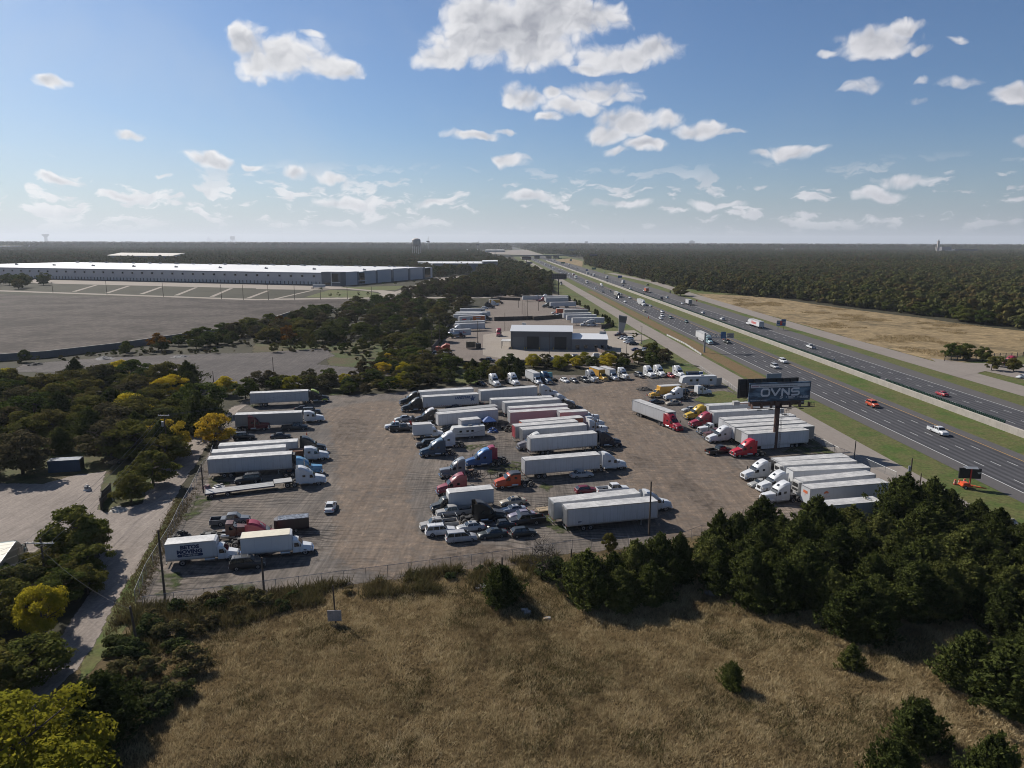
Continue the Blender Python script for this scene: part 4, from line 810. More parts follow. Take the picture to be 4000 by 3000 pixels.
wood([('G',1330,200),('G',2200,190),('G',2200,330),('G',1400,420)],4.2,32,[('broad',3),('mixed',1),('cedar',2)],5.2,{'broad':'green tree behind the row of trucks facing the yard','mixed':'brownish tree behind the row of trucks facing the yard','cedar':'cedar behind the row of trucks facing the yard'},'trees behind the north truck row',1.1,16)
wood([('H',0,170),('H',600,180),('H',2074,170),('H',2120,90),('H',1500,100),('H',600,120),('H',0,130)],4.4,33,[('broad',3),('yellgreen',2),('mixed',1)],5.0,{'broad':'green bush in the belt between the yard and the service building','mixed':'brown bush in the belt between the yard and the service building','yellgreen':'yellow green bush in the belt between the yard and the service building'},'bushes between the yard and the service building',1.15,40)
wood([('K',330,110),('K',700,110),('K',780,60),('K',520,-20),('K',330,60)],4.5,34,[('mixed',2),('broad',1)],6.4,'olive brown tree at the corner of the service lot','trees at the corner of the service lot',1.15,7)
ml={'mixed':'brownish tree in the middle wood left of the service yard','broad':'green tree in the middle wood left of the service yard','cedar':'dark cedar in the middle wood left of the service yard','orange':'orange tinted tree in the middle wood left of the service yard'}
wood([('Z',560,1372),('Z',700,1330),('Z',1000,1338),('Z',1290,1345),('Z',1480,1370),('Z',1560,1440),('Z',1670,1430),('Z',1740,1290),('Z',1795,1215),('Z',1845,1180),('Z',1500,1178),('Z',1250,1215),('Z',1010,1280),('Z',800,1318)],11.0,41,[('mixed',4),('broad',5),('cedar',2),('orange',.15)],7.2,ml,'trees of the middle wood',1.65,84)
wood([('A',-300,560),('A',0,600),('A',150,620),('A',400,600),('A',480,585),('A',380,560),('A',0,560)],12,43,[('broad',1)],12,'dark tree in front of the left end of the long warehouse','trees in front of the long warehouse',1.1,14)
fr_l={'mixed':'brownish tree along the front of the forest by the golden field','broad':'green tree along the front of the forest by the golden field'}
wood([('D',-260,668),('D',0,668),('D',300,715),('D',800,785),('D',1300,845),('D',1700,905),('D',2300,975),('D',2300,930),('D',1700,855),('D',1300,800),('D',800,745),('D',300,690),('D',-260,645)],8.5,51,[('mixed',3),('broad',4)],9.0,fr_l,'trees along the forest front',1.35,62)
tree('broad',at('W',580,205),10.5,'large round tree alone beside the east frontage road',None,1.5)
wood([('D',1530,1225),('D',1750,1235),('D',1700,1215)],4,52,[('yellgreen',1),('broad',1)],7.5,'autumn tree of the small clump beside the east frontage road','clump beside the east frontage road',1.1,5)
for (x,y,h,l) in [(1850,1240,6.5,'small dark tree right of the clump beside the east frontage road'),(1930,1320,5.5,'small round tree on the grass island at the right edge'),(2120,1330,5.5,'small round tree near the red tractor at the right edge'),(2000,1290,4.5,'young round tree between the drive and the red tractor')]: tree('broad',at('D',x,y),h,l)
CG='columnar shrubs along the frontage verge'
for i,(x,y) in enumerate([(650,200),(668,205),(760,255),(775,265),(790,280),(850,290),(945,385),(965,390),(985,395),(1010,395),(1130,450),(1165,470),(1260,560),(1290,570),(1310,570),(1340,590),(1360,630),(1385,610),(1440,680),(835,285)]):
    tree('column',at('U',x,y),3.6,'dark columnar shrub in the row along the frontage verge',CG,1.2)
tree('young',at('X',790,620),4.2,'small tree on the grass behind the parked cars of the service lot',None,1.3)
for i,(x,y) in enumerate([(1105,590),(1205,590),(1365,575),(1585,545),(560,640),(640,690),(715,690),(885,685),(970,685)]): tree('young',at('B',x,y),5,'young tree planted around the warehouse parking','young trees around the warehouse',1.2)
tree('young',at('B',1880,545),11,'bright green young tree beside the warehouse drive',None,1.3)
wood([('P',-150,1000),('P',-100,760),('P',330,620),('P',420,540),('P',480,420),('P',330,420),('P',200,520),('P',-100,560)],3.4,71,[('broad',3),('mixed',1)],4.6,{'broad':'dark green tree of the shaded thicket left of the dirt road','mixed':'brownish tree of the shaded thicket left of the dirt road'},'thicket left of the dirt road',1.2,26)
wood([('A',1250,1180),('A',1600,1080),('A',2212,985),('B',600,850),('B',600,960),('B',0,1080),('A',1700,1180)],9,72,[('mixed',3),('orange',.4),('broad',2)],6.8,{'mixed':'brownish tree in front of the long retaining wall','orange':'orange brown small tree in front of the long retaining wall','broad':'green tree in front of the long retaining wall'},'trees in front of the long retaining wall',1.3,20)
for (x,y,h,wd,l) in [(560,330,5.6,1.2,'dark green bush at the bend of the dirt road, below the leafy green tree'),(545,480,5.0,1.3,'dark green bush shading the middle of the dirt road'),(400,650,5.0,1.4,'dark green bush shading the dirt road near the leaning pole'),(440,560,4.6,1.3,'bush between the round yellow topped tree and the dirt road')]: tree('broad',at('P',x,y),h,l,None,wd)
# weeds and brush: uncountable
def blades(name,P,h,wd,rng,mat,nb=5,lean=.5,spread=.35):
    n=len(P); B=np.repeat(P,nb,0)+np.concatenate([rng.normal(size=(n*nb,2))*spread,np.zeros((n*nb,1))],1)
    H=h*rng.uniform(.5,1.25,n*nb)*np.repeat(rng.uniform(.6,1.3,n),nb); a=rng.uniform(0,np.pi,n*nb); W=wd*rng.uniform(.6,1.4,n*nb)
    d=np.stack([np.cos(a),np.sin(a),np.zeros(n*nb)],1)*W[:,None]
    ln=rng.normal(size=(n*nb,2))*lean*H[:,None]+np.array([.12,-.05])*H[:,None]
    T=B+np.concatenate([ln,H[:,None]],1)
    V=np.stack([B-d,B+d,T],1).reshape(-1,3); F=np.arange(len(V)).reshape(-1,3)
    me=npmesh(name,V,F,[mat]); return tag(link(bpy.data.objects.new(name,me)),kind='stuff')
g0=np.random.default_rng(5)
def pts_in(poly,n,seed,thr=None,sc=.08):
    P=[tuple(q) for q in wpts(poly)]; g=np.random.default_rng(seed); xs=[q[0] for q in P]; ys=[q[1] for q in P]
    X=g.uniform(min(xs),max(xs),n*3); Y=g.uniform(min(ys),max(ys),n*3); ok=inpoly(X,Y,P); X=X[ok][:n];Y=Y[ok][:n]
    if thr is not None:
        k=np.array([mnoise.fractal(Vector((x*sc,y*sc,seed)),1.0,2.0,4)>thr for x,y in zip(X,Y)],bool); X=X[k];Y=Y[k]
    return np.stack([X,Y,np.zeros(len(X))],1)
def grassmat(name,cols):
    m,t,p=nmat(name); co=t.new('ShaderNodeTexCoord').outputs['Object']
    n=t.noise(t.vm('MULTIPLY',co,(1,1,0)),.07,6,.65,.5); n2=t.noise(t.vm('MULTIPLY',co,(1,1,0)),1.6,3,.6)
    v=t.math('ADD',t.math('MULTIPLY',n,.6),t.math('MULTIPLY',n2,.4)); c=t.ramp(v,[(.32+.36*i/(len(cols)-1),tuple(k_*1.06 for k_ in q)) for i,q in enumerate(cols)])
    d=t.new('ShaderNodeBsdfDiffuse'); t.put(d.inputs[0],c); tr=t.new('ShaderNodeBsdfTranslucent'); t.put(tr.inputs[0],c)
    mx=t.new('ShaderNodeMixShader'); mx.inputs[0].default_value=.35; t.l.new(d.outputs[0],mx.inputs[1]); t.l.new(tr.outputs[0],mx.inputs[2]); t.l.new(mx.outputs[0],t.n['Material Output'].inputs[0]); t.n.remove(p); return m
GM=grassmat('dry_blades',[(.075,.068,.032),(.16,.118,.062),(.24,.18,.095),(.33,.25,.135),(.17,.125,.065),(.085,.085,.036)])
GG=grassmat('gold_blades',[(.23,.18,.09),(.42,.34,.195),(.52,.43,.27)])
FIELD=[(250,3150),(560,2700),(700,2480),(1168,2330),(1760,2260),(2140,2250),(2450,2180),(2760,2110),(3560,2050),(3900,2400),(4350,2800),(4350,3150)]
blades('dry_grass',pts_in(FIELD,90000,1),.34,.045,g0,GM,6,.55,.28)
blades('straw_tufts',pts_in(FIELD,70000,2,.06,.40),.42,.036,g0,GG,7,.5,.25)
blades('green_weeds',pts_in(FIELD,40000,12,.20,.12),.40,.06,g0,LM['weed'],6,.5,.35)
blades('fence_weeds',pts_in([(440,2440),(560,2375),(1168,2298),(1760,2225),(2232,2160),(2240,2230),(1900,2300),(1500,2330),(1150,2380),(800,2480),(600,2560)],9000,3,-.05,.2),1.1,.07,g0,LM['weed'],6,.4,.4)
blades('verge_blades',pts_in([('P',1080,0),('P',1180,-10),('F',360,1180),('P',860,640),('P',760,760),('P',640,900),('P',720,660),('P',905,330),('P',1000,160)],5000,4),.35,.05,g0,LM['weed'],5,.5,.3)
blades('field_tussocks',pts_in([('D',-300,700),('D',300,745),('D',1300,875),('D',2212,990),('D',2212,1170),('D',1500,1230),('D',400,940),('D',-300,780)],22000,5,.16,.03),.7,.10,g0,GM,5,.5,.7)
# brush at the lower left: individual shrubs
bl=['low brush behind the south fence at its left end','low brush beside the leaning pole at the lower left']
wood([(560,2420),(640,2375),(1000,2335),(1160,2330),(1120,2380),(900,2430),(760,2520)],2.3,61,[('shrub',1)],1.7,bl[0],'brush along the south fence',1.15,34)
wood([(430,2560),(560,2430),(760,2540),(800,2640),(700,2740),(600,2800),(480,2800),(380,2700)],2.7,62,[('shrub',1)],2.3,bl[1],'brush at the lower left',1.25,42)
wood([(1180,2320),(1760,2238),(2080,2200),(2040,2280),(1700,2300),(1250,2350)],3.6,63,[('shrub',1)],1.1,'small bush along the south fence in the dry grass','small bushes along the south fence',1.1,20)
# far woodland, one mass of crowns (geometry nodes), leaving the open land free
def instancer(name,P,rot,scl,src,mat):
    me=bpy.data.meshes.new(name); me.vertices.add(len(P)); me.vertices.foreach_set('co',P.astype(np.float32).ravel())
    for nm,arr in (('rz',rot),('sc',scl)):
        a=me.attributes.new(nm,'FLOAT','POINT'); a.data.foreach_set('value',arr.astype(np.float32))
    o=link(bpy.data.objects.new(name,me)); tag(o,kind='stuff')
    ng=bpy.data.node_groups.new(name,'GeometryNodeTree'); ng.interface.new_socket('Geometry',in_out='INPUT',socket_type='NodeSocketGeometry'); ng.interface.new_socket('Geometry',in_out='OUTPUT',socket_type='NodeSocketGeometry')
    N=ng.nodes; Lk=ng.links; gi=N.new('NodeGroupInput'); go=N.new('NodeGroupOutput'); ip=N.new('GeometryNodeInstanceOnPoints')
    mp=N.new('GeometryNodeMeshToPoints'); Lk.new(gi.outputs[0],mp.inputs[0]); Lk.new(mp.outputs[0],ip.inputs['Points'])
    objs=[]
    for me_ in src:
        ob=bpy.data.objects.new('crown',me_); oi=N.new('GeometryNodeObjectInfo'); oi.inputs[0].default_value=ob; oi.inputs['As Instance'].default_value=True; objs.append(oi)
    gj=N.new('GeometryNodeJoinGeometry')
    g2=N.new('GeometryNodeGeometryToInstance')
    for q in reversed(objs): Lk.new(q.outputs['Geometry'],g2.inputs[0])
    Lk.new(g2.outputs[0],ip.inputs['Instance'])
    # pick one of the crowns per point
    N.remove(g2); N.remove(gj); gj=N.new('GeometryNodeJoinGeometry')
    for q in objs: Lk.new(q.outputs['Geometry'],gj.inputs[0])
    Lk.new(gj.outputs[0],ip.inputs['Instance']); ip.inputs['Pick Instance'].default_value=True
    ra=N.new('GeometryNodeInputNamedAttribute'); ra.data_type='FLOAT'; ra.inputs['Name'].default_value='rz'; cb=N.new('ShaderNodeCombineXYZ'); Lk.new(ra.outputs['Attribute'],cb.inputs[2]); Lk.new(cb.outputs[0],ip.inputs['Rotation'])
    sa=N.new('GeometryNodeInputNamedAttribute'); sa.data_type='FLOAT'; sa.inputs['Name'].default_value='sc'; Lk.new(sa.outputs['Attribute'],ip.inputs['Scale'])
    Lk.new(ip.outputs[0],go.inputs[0]); md=o.modifiers.new('crowns','NODES'); md.node_group=ng; return o
def fan(y0,y1,sp,seed,wfac=.86):
    g=np.random.default_rng(seed); out=[]; y=y0
    while y<y1:
        s=sp(y) ; hw=y*wfac+30; xs=np.arange(-hw,hw,s)+g.uniform(-.4,.4,len(np.arange(-hw,hw,s)))*s
        out.append(np.stack([xs,np.full(len(xs),y)+g.uniform(-.45,.45,len(xs))*s*.9,np.zeros(len(xs))],1)); y+=s*.85
    return np.concatenate(out)
_a1=at('B',730,592); _b1=at('B',1525,520); _a0=at('A',0,525); _d1=(_a1-_a0).normalized()
REAR=[(_b1+Vector((18,12,0))).to_2d(),(_b1-_d1*1300+Vector((0,20,0))).to_2d(),(_a1-_d1*1300).to_2d()]
OPEN=[wpts([('A',-2000,480),('A',-2000,700),(-1500,1700),(-1500,2900),(5400,2900),(5200,2500),('D',3300,1300),('D',2300,975),('D',1700,900),('D',1300,845),('D',800,785),('D',300,715),('D',-300,668),('W',700,120),('W',620,80),('V',1900,640),('V',1500,470),('V',1000,410),('V',640,270),('S',1620,620),('S',1560,420),('S',1200,400),('S',1100,350),('S',640,350),('S',300,240),('S',0,190),('S',-700,200),('S',-700,330),('C',0,420),('C',150,470),('C',330,560),('C',300,640),('C',100,640),('T',1500,140),('T',500,160),('T',350,160),('B',2030,500),('B',1900,480),('B',1540,520)])+REAR]
EXTRA=[wpts([('Z',560,1372),('Z',700,1330),('Z',1000,1338),('Z',1480,1370),('Z',1670,1430),('Z',1795,1215),('Z',1845,1180),('Z',1500,1178),('Z',1250,1215),('Z',1010,1280)]),wpts([('Z',1560,1158),('Z',2150,1160),('Z',2145,1100),('Z',2140,1082),('Z',1950,1082),('Z',1700,1120)])]
HWY=[(cor(92,0)),(cor(92,6000)),(cor(170,6000)),(cor(190,900)),(cor(190,0))]
gv=np.random.default_rng(9)
def mask(P,polys,keep=False):
    m=np.zeros(len(P),bool)
    for q in polys: m|=inpoly(P[:,0],P[:,1],[tuple(a) for a in q])
    return m
src1=[npmesh('crown',*crown_broad(600+i,4.9,8.8,.2,15,1100,.78,.25),[LM['forest']]) for i in range(7)]
src2=[npmesh('crown',*crown_broad(640+i,5.4,8.6,.2,8,200,1.7,.2),[LM['forest']]) for i in range(5)]
BLD=[wpts([('A',900,344),('A',900,386),('A',1500,392),('A',1630,350)]),wpts([('A',-400,249),('A',-400,278),('A',568,265),('A',560,247)])]
P1=fan(230,1350,lambda y:8.6 if y<700 else 10.5,3); k=~mask(P1,OPEN+[HWY]+BLD); P1=P1[k]
instancer('woodland_near',P1,gv.uniform(0,6.28,len(P1)),gv.uniform(.85,1.75,len(P1)),src1,None)
P2=fan(1350,4200,lambda y:11+ (y-1350)*.006,4); k=~mask(P2,OPEN+[HWY]+BLD)
nn=np.array([mnoise.noise(Vector((x*.0016,y*.0016,3))) for x,y,_ in P2]); k&=nn>-.5; P2=P2[k]
instancer('woodland_middle',P2,gv.uniform(0,6.28,len(P2)),gv.uniform(.8,1.9,len(P2)),src2,None)
P3=fan(4200,14000,lambda y:34+(y-4200)*.012,5); k=~mask(P3,[HWY])
nn=np.array([mnoise.noise(Vector((x*.0007,y*.0007,8))) for x,y,_ in P3]); k&=nn>-.42; P3=P3[k]
instancer('woodland_distant',P3,gv.uniform(0,6.28,len(P3)),gv.uniform(1.2,4.2,len(P3))*np.array([1.0]),src2,None)
PM=np.concatenate([fan(230,1000,lambda y:9,13)]); k=mask(PM,EXTRA); PM=PM[k]
um=[npmesh('crown',*crown_broad(680+i,2.4,3.4,.1,9,420,.5),[LM['mixed']]) for i in range(4)]
PB=fan(400,1100,lambda y:11.5,14); PB=PB[mask(PB,EXTRA[1:])]
instancer('woodland_belt',PB,gv.uniform(0,6.28,len(PB)),gv.uniform(1.0,1.7,len(PB)),[tree_kit('mixed',i)[0] for i in range(4)],None)
PS=fan(250,520,lambda y:5.2,17); PS=PS[mask(PS,[wpts([(-100,1440),(-100,1425),(0,1420),(452,1376),(750,1330),(1000,1294),(1270,1245),(1560,1370),(1300,1375),(1000,1378),(680,1386),(430,1396),(110,1420)]),wpts([(1270,1362),(1560,1378),(1640,1500),(1500,1520),(1420,1440),(1290,1400)]),wpts([(60,1475),(300,1475),(750,1515),(1000,1525),(1500,1500),(1500,1530),(900,1560),(700,1530),(300,1510)])])]; PS=PS[np.array([mnoise.noise(Vector((x*.05,y*.05,3)))>-.12 for x,y,_ in PS])]
instancer('scrub',PS,gv.uniform(0,6.28,len(PS)),gv.uniform(.35,.9,len(PS)),[tree_kit(k_,i)[0] for k_,i in (('shrub',0),('shrub',1),('shrub',2),('young',0),('broad',1))],None)
instancer('undergrowth',PM,gv.uniform(0,6.28,len(PM)),gv.uniform(.6,1.2,len(PM)),um,None)
# ------------------------------------------------------------------ buildings
def empty(name,loc=(0,0,0),rz=0,label=None,cat=None,group=None,kind=None):
    o=link(bpy.data.objects.new(name,None)); o.location=loc; o.rotation_euler=(0,0,rz); return tag(o,label,cat,group,kind)
wallg=simple('tilt_wall',(.46,.46,.48),.8,0,.06,.05); walld=simple('tilt_wall_dark',(.14,.15,.165),.8,0,.06,.05); roofm=simple('membrane_roof',(.74,.73,.71),.5,0,.05,.02); dockm=simple('dock_door',(.42,.45,.47),.6); dkm=simple('dock_bumper',(.06,.065,.075),.7)
A0=at('A',0,525); A1=at('B',730,592); A0.z=A1.z=0
d1=(A1-A0).normalized(); B1=at('B',1525,520); B1.z=0; d2=(B1-A1); LE=d2.length; d2.normalize()
A0=A1-d1*610; HW=13.6; nw=Vector((d1.y,-d1.x,0))   # outward normal of the long front
wh=empty('warehouse',A1,0,'very long grey dock warehouse with a flat white roof','warehouse')
def W3(s,t,z): return d1*s+d2*t+Vector((0,0,z))     # s<0 along the long front, t along the east end
m=MB(); m.hexa([W3(-610,0,0),W3(0,0,0),W3(0,LE,0),W3(-610,LE,0),W3(-610,0,HW),W3(0,0,HW),W3(0,LE,HW),W3(-610,LE,HW)],wallg)
for i in range(42): s=-30-i*14.2; a=W3(s,0,0)+nw*.06; m.hexa([a+nw*0,a+d1*.35,a+d1*.35-nw*.3,a-nw*.3]+[q+Vector((0,0,HW)) for q in (a,a+d1*.35,a+d1*.35-nw*.3,a-nw*.3)],simple('panel_joint',(.40,.40,.42),.8))
part('wall',m,wh)
m=MB(); m.hexa([W3(-609.5,.5,HW),W3(-.5,.5,HW),W3(-.5,LE-.5,HW),W3(-609.5,LE-.5,HW),W3(-609,.5,HW+.25),W3(-.5,.5,HW+.25),W3(-.5,LE-.5,HW+.25),W3(-609,LE-.5,HW+.25)],roofm); part('roof',m,wh)
m=MB(); a=W3(-610,0,HW-.9)+nw*.1; b=W3(-22,0,HW-.9)+nw*.1; m.hexa([a,b,b-nw*.05,a-nw*.05]+[q+Vector((0,0,.35)) for q in (a,b,b-nw*.05,a-nw*.05)],walld); part('cornice',m,wh)
for i in range(42):
    s=-26-i*14.2
    w_=MB(); a=W3(s-7,0,8.9)+nw*.08; w_.poly([a,a+d1*2.6,a+d1*2.6+Vector((0,0,2.1)),a+Vector((0,0,2.1))],'glass'); part('window',w_,wh)
for i in range(60):
    for j in (0,):
        s=-24-i*9.7; w_=MB()
        for k in (0,4.6):
            a=W3(s-k,0,1.2)+nw*.3; q=[a,a+d1*2.7,a+d1*2.7-nw*.3,a-nw*.3]; w_.hexa(q+[v+Vector((0,0,3.1)) for v in q],dockm)
            a=W3(s-k-1.0,0,.6)+nw*.5; q=[a,a+d1*.8,a+d1*.8-nw*.4,a-nw*.4]; w_.hexa(q+[v+Vector((0,0,3.6)) for v in q],dkm)
        part('dock_door',w_,wh)
m=MB()
a=W3(-600,0,0)+nw*.35; b=W3(-24,0,0)+nw*.35; m.hexa([a,b,b-nw*.2,a-nw*.2]+[q+Vector((0,0,1.15)) for q in (a,b,b-nw*.2,a-nw*.2)],dkm); part('dock_wall',m,wh)
rg=random.Random(4)
for i in range(44):
    s=-18-i*13.2; t=LE*(.96 if i%2 else .9)+rg.uniform(-4,4)
    if i%5==0: t=LE*.35
    m=MB(); a=W3(s,t,HW+.25); m.box(a.x,a.x+3.4,a.y,a.y+2.2,a.z,a.z+1.6,'steel'); m.box(a.x+.5,a.x+1.6,a.y+.4,a.y+1.6,a.z+1.6,a.z+2.1,'frame'); part('rooftop_unit',m,wh)
# east end: corner tower, glazing and dark bays
def bay(name,t0,t1,h,mat,out=.6,z0=0): 
    ne=Vector((-d2.y,d2.x,0))*-1; m=MB(); a=W3(0,t0,z0); b=W3(0,t1,z0); q=[a+ne*out,b+ne*out,b-ne*1.0,a-ne*1.0]; m.hexa(q+[v+Vector((0,0,h-z0)) for v in q],mat); return part(name,m,wh)
m=MB(); q=[W3(-22,0,0)+nw*.8,W3(.7,0,0)+nw*.8,W3(.7,9,0),W3(-22,9,0)]; m.hexa(q+[v+Vector((0,0,HW+1.1)) for v in q],walld); part('corner_tower',m,wh)
m=MB(); q=[W3(-9.5,0,4.5)+nw*1.0,W3(-2.0,0,4.5)+nw*1.0,W3(-2.0,0,4.5)+nw*.8,W3(-9.5,0,4.5)+nw*.8]; m.hexa(q+[v+Vector((0,0,8.6)) for v in q],'glass'); q=[W3(-19,0,.8)+nw*1.0,W3(-11.5,0,.8)+nw*1.0,W3(-11.5,0,.8)+nw*.8,W3(-19,0,.8)+nw*.8]; m.hexa(q+[v+Vector((0,0,2.8)) for v in q],'glass'); part('corner_glazing',m,wh)
m=MB(); q=[W3(-10.3,0,0)+nw*1.3,W3(-9.6,0,0)+nw*1.3,W3(-9.6,0,0)+nw*.8,W3(-10.3,0,0)+nw*.8]; m.hexa(q+[v+Vector((0,0,HW+.6)) for v in q],roofm); q=[W3(-9.6,0,3.4)+nw*1.2,W3(.4,0,3.4)+nw*1.2,W3(.4,0,3.4)+nw*.8,W3(-9.6,0,3.4)+nw*.8]; m.hexa(q+[v+Vector((0,0,.6)) for v in q],roofm); part('entry_frame',m,wh)
bay('wall_bay',9,30,HW+.9,wallg,.5); bay('dark_bay',30,34,HW+.6,walld,.3); bay('wall_bay',44,66,HW+.9,wallg,.5)
bay('office_glazing',34,44,HW-.8,M['glass'],.7,1.0); bay('canopy',32,46,4.2,roofm,1.6,3.6)
for t0,t1 in ((66,70),(98,104),(136,142),(172,176)): bay('dark_bay',t0,t1,HW+.5,walld,.4)
for t0,t1 in ((70,98),(104,136),(142,172)): bay('wall_bay',t0,t1,HW+1.2,wallg,.6)
bay('office_glazing',178,LE-6,HW-.6,M['glass'],.5,1); bay('dark_bay',176,178,HW+1,walld,.6)
trl=lambda *a,**k:(lambda:trailer(*a,**k))
# service building with annex
S0=at('T',1742,1292); S1=at('U',710,1092); ds=(S1-S0).normalized(); ns=Vector((-ds.y,ds.x,0)); LW=(S1-S0).length
brick=simple('metal_cladding',(.13,.13,.135),.6,0,.1,.3); ribbed=panel_mat('ribbed_roof',(.70,.71,.72),.9,.05,.12)
sb=empty('service_building',S0,math.atan2(ds.y,ds.x),'dark grey metal service building with a white ribbed roof and lean-to annex','building')
DP=19.0; H1=8.2; m=MB(); m.hexa([(0,0,0),(LW,0,0),(LW,DP,0),(0,DP,0),(0,0,H1),(LW,0,H1),(LW,DP,H1),(0,DP,H1)],brick)
m.add([(0,0,H1),(0,DP,H1),(0,DP/2,H1+1.5),(LW,0,H1),(LW,DP,H1),(LW,DP/2,H1+1.5)],[(0,1,2),(3,5,4)],brick); part('wall',m,sb)
m=MB(); e=.35; z0=H1-.05
m.add([(-e,-e,z0),(LW+e,-e,z0),(LW+e,DP/2,H1+1.6),(-e,DP/2,H1+1.6),(-e,DP+e,z0),(LW+e,DP+e,z0),(-e,-e,z0-.2),(LW+e,-e,z0-.2)],[(0,1,2,3),(3,2,5,4),(6,7,1,0)],ribbed); part('roof',m,sb)
for x in (LW*.16,): part('roof_vent',MB().box(x,x+1,DP*.62,DP*.62+1,H1+1,H1+2.3,'roofw'),sb)
part('roof_vent',MB().box(LW*.19,LW*.19+.8,DP*.7,DP*.7+.8,H1+1,H1+2.0,'roofw'),sb)
for x in (1.0,13.3): part('roller_door',MB().box(x,x+5,-.08,-.02,.05,5.4,simple('roller_grey',(.17,.175,.18),.6)),sb)
for x in (7.4,19.6):
    d=part('bay_shade_panel',MB().box(x,x+5,-.06,-.02,.05,5.6,'black'),sb)  # flat black sheet painted as the dark inside of the bay, no real opening
    part('door_frame',MB().box(x-.15,x,-.12,-.02,.05,5.7,'frame').box(x+5,x+5.15,-.12,-.02,.05,5.7,'frame').box(x-.15,x+5.15,-.12,-.02,5.6,5.8,'frame'),d)
for x in (.6,6.3,7.0,12.7,13.0,19.0,25): part('bollard',MB().bar((x,-1.2,0),(x,-1.2,1.2),.1,'yellow',8),sb)
AL=15.5; m=MB(); m.hexa([(LW+.02,-1.2,0),(LW+AL,-1.2,0),(LW+AL,12,0),(LW+.02,12,0),(LW+.02,-1.2,5.0),(LW+AL,-1.2,5.0),(LW+AL,12,5.6),(LW+.02,12,5.6)],simple('annex_wall',(.17,.17,.18),.6)); an=part('annex',m,sb)
m=MB(); m.hexa([(LW-.1,-1.6,4.95),(LW+AL+.4,-1.6,4.95),(LW+AL+.4,12.4,5.7),(LW-.1,12.4,5.7),(LW-.1,-1.6,5.15),(LW+AL+.4,-1.6,5.15),(LW+AL+.4,12.4,5.95),(LW-.1,12.4,5.95)],ribbed); part('annex_roof',m,an)
for x in (1.6,5.2,9.6,12.6): part('annex_window',MB().box(LW+x,LW+x+1.6,-1.27,-1.2,.4 if x==1.6 else 1.0,2.4,'glass'),an)
part('parapet',MB().box(LW+AL-3,LW+AL,11.5,12,5.0,7.0,'roofw'),an)
m=MB(); m.box(-4.4,-.2,1.0,8.0,3.3,3.5,'roofw'); [m.bar((x,y,0),(x,y,3.3),.08,'frame') for x in (-4.3,-.4) for y in (1.1,7.9)]; part('side_canopy',m,sb)
# ------------------------------------------------------------------ far things
def boxbuild(name,c,pts,z,wall,roof_,label,cat='warehouse'):
    P=[at(c,*q) if not isinstance(q,Vector) else q for q in pts]; 
    for q in P: q.z=0
    o=P[0].copy(); e=empty(name,o,0,label,cat); P=[q-o for q in P]; n=len(P)
    m=MB(); m.add(P+[q+Vector((0,0,z)) for q in P],[(i,(i+1)%n,n+(i+1)%n,n+i) for i in range(n)],wall); part('wall',m,e)
    cc=sum(P,Vector())/n; m=MB(); m.add([cc+(q-cc)*1.01+Vector((0,0,z)) for q in P]+[cc+(q-cc)*1.01+Vector((0,0,z+.5)) for q in P],[tuple(range(n)),tuple(range(2*n-1,n-1,-1))]+[(i,(i+1)%n,n+(i+1)%n,n+i) for i in range(n)],roof_); part('roof',m,e); return e
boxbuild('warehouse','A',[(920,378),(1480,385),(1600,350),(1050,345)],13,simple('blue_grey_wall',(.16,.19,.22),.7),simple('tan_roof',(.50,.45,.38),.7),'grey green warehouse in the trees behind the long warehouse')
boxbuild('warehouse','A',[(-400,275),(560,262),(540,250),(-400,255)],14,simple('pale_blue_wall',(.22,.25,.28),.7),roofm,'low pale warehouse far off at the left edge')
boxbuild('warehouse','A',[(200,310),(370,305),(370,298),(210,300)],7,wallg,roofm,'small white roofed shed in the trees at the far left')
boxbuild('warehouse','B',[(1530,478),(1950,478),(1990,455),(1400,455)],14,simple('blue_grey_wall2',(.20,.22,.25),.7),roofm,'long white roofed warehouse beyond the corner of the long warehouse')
boxbuild('office_block','B',[(1950,470),(2090,468),(2085,452),(1960,455)],16,walld,roofm,'dark office end of the warehouse beyond the wood','building')
boxbuild('shed','B',[(420,316),(560,316),(545,305),(440,305)],9,simple('greenish_roof_wall',(.18,.24,.22),.7),simple('green_roof',(.16,.24,.21),.7),'green roofed shed among the far trees','building')
boxbuild('shed','B',[(600,330),(660,330),(655,322),(605,322)],7,wallg,roofm,'small white shed among the far trees','building')
for i,(x0,x1,y) in enumerate([(690,1380,243),(1400,2212,243),(560,1350,232)]): boxbuild('warehouse','B',[(x0,y),(x1,y),(x1-20,y-2.5),(x0+20,y-2.5)],12,wallg,roofm,['pale warehouse roof line below the horizon left of the beige water tower','pale warehouse roof line below the horizon right of the beige water tower','thin pale roof line at the horizon above the trees'][i])
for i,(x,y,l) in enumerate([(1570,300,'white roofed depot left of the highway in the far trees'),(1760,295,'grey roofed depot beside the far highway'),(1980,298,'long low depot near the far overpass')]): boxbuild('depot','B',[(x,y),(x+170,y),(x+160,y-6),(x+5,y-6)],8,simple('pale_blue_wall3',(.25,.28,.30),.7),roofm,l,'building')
for c,x,y,wd,l in [('C',1090,282,70,'cream roof in the forest right of the highway'),('C',1450,268,70,'pale roof far in the forest right of the highway'),('D',1380,414,140,'white flat roof in the forest right of centre'),('D',1790,680,160,'grey roof half hidden in the forest at the right'),('D',1310,272,95,'pale roof left of the far chimney'),('D',60,288,80,'pale roof near the horizon at the start of the forest'),('D',1210,372,20,'small white house in the forest'),('C',690,310,50,'white roof at the forest beside the far ramp'),('C',560,325,90,'row of white roofs beside the far ramp')]:
    boxbuild('house' if wd<60 else 'building',c,[(x,y),(x+wd,y),(x+wd-6,y-5),(x+6,y-5)],9.5,wallg,roofm,l,'building')
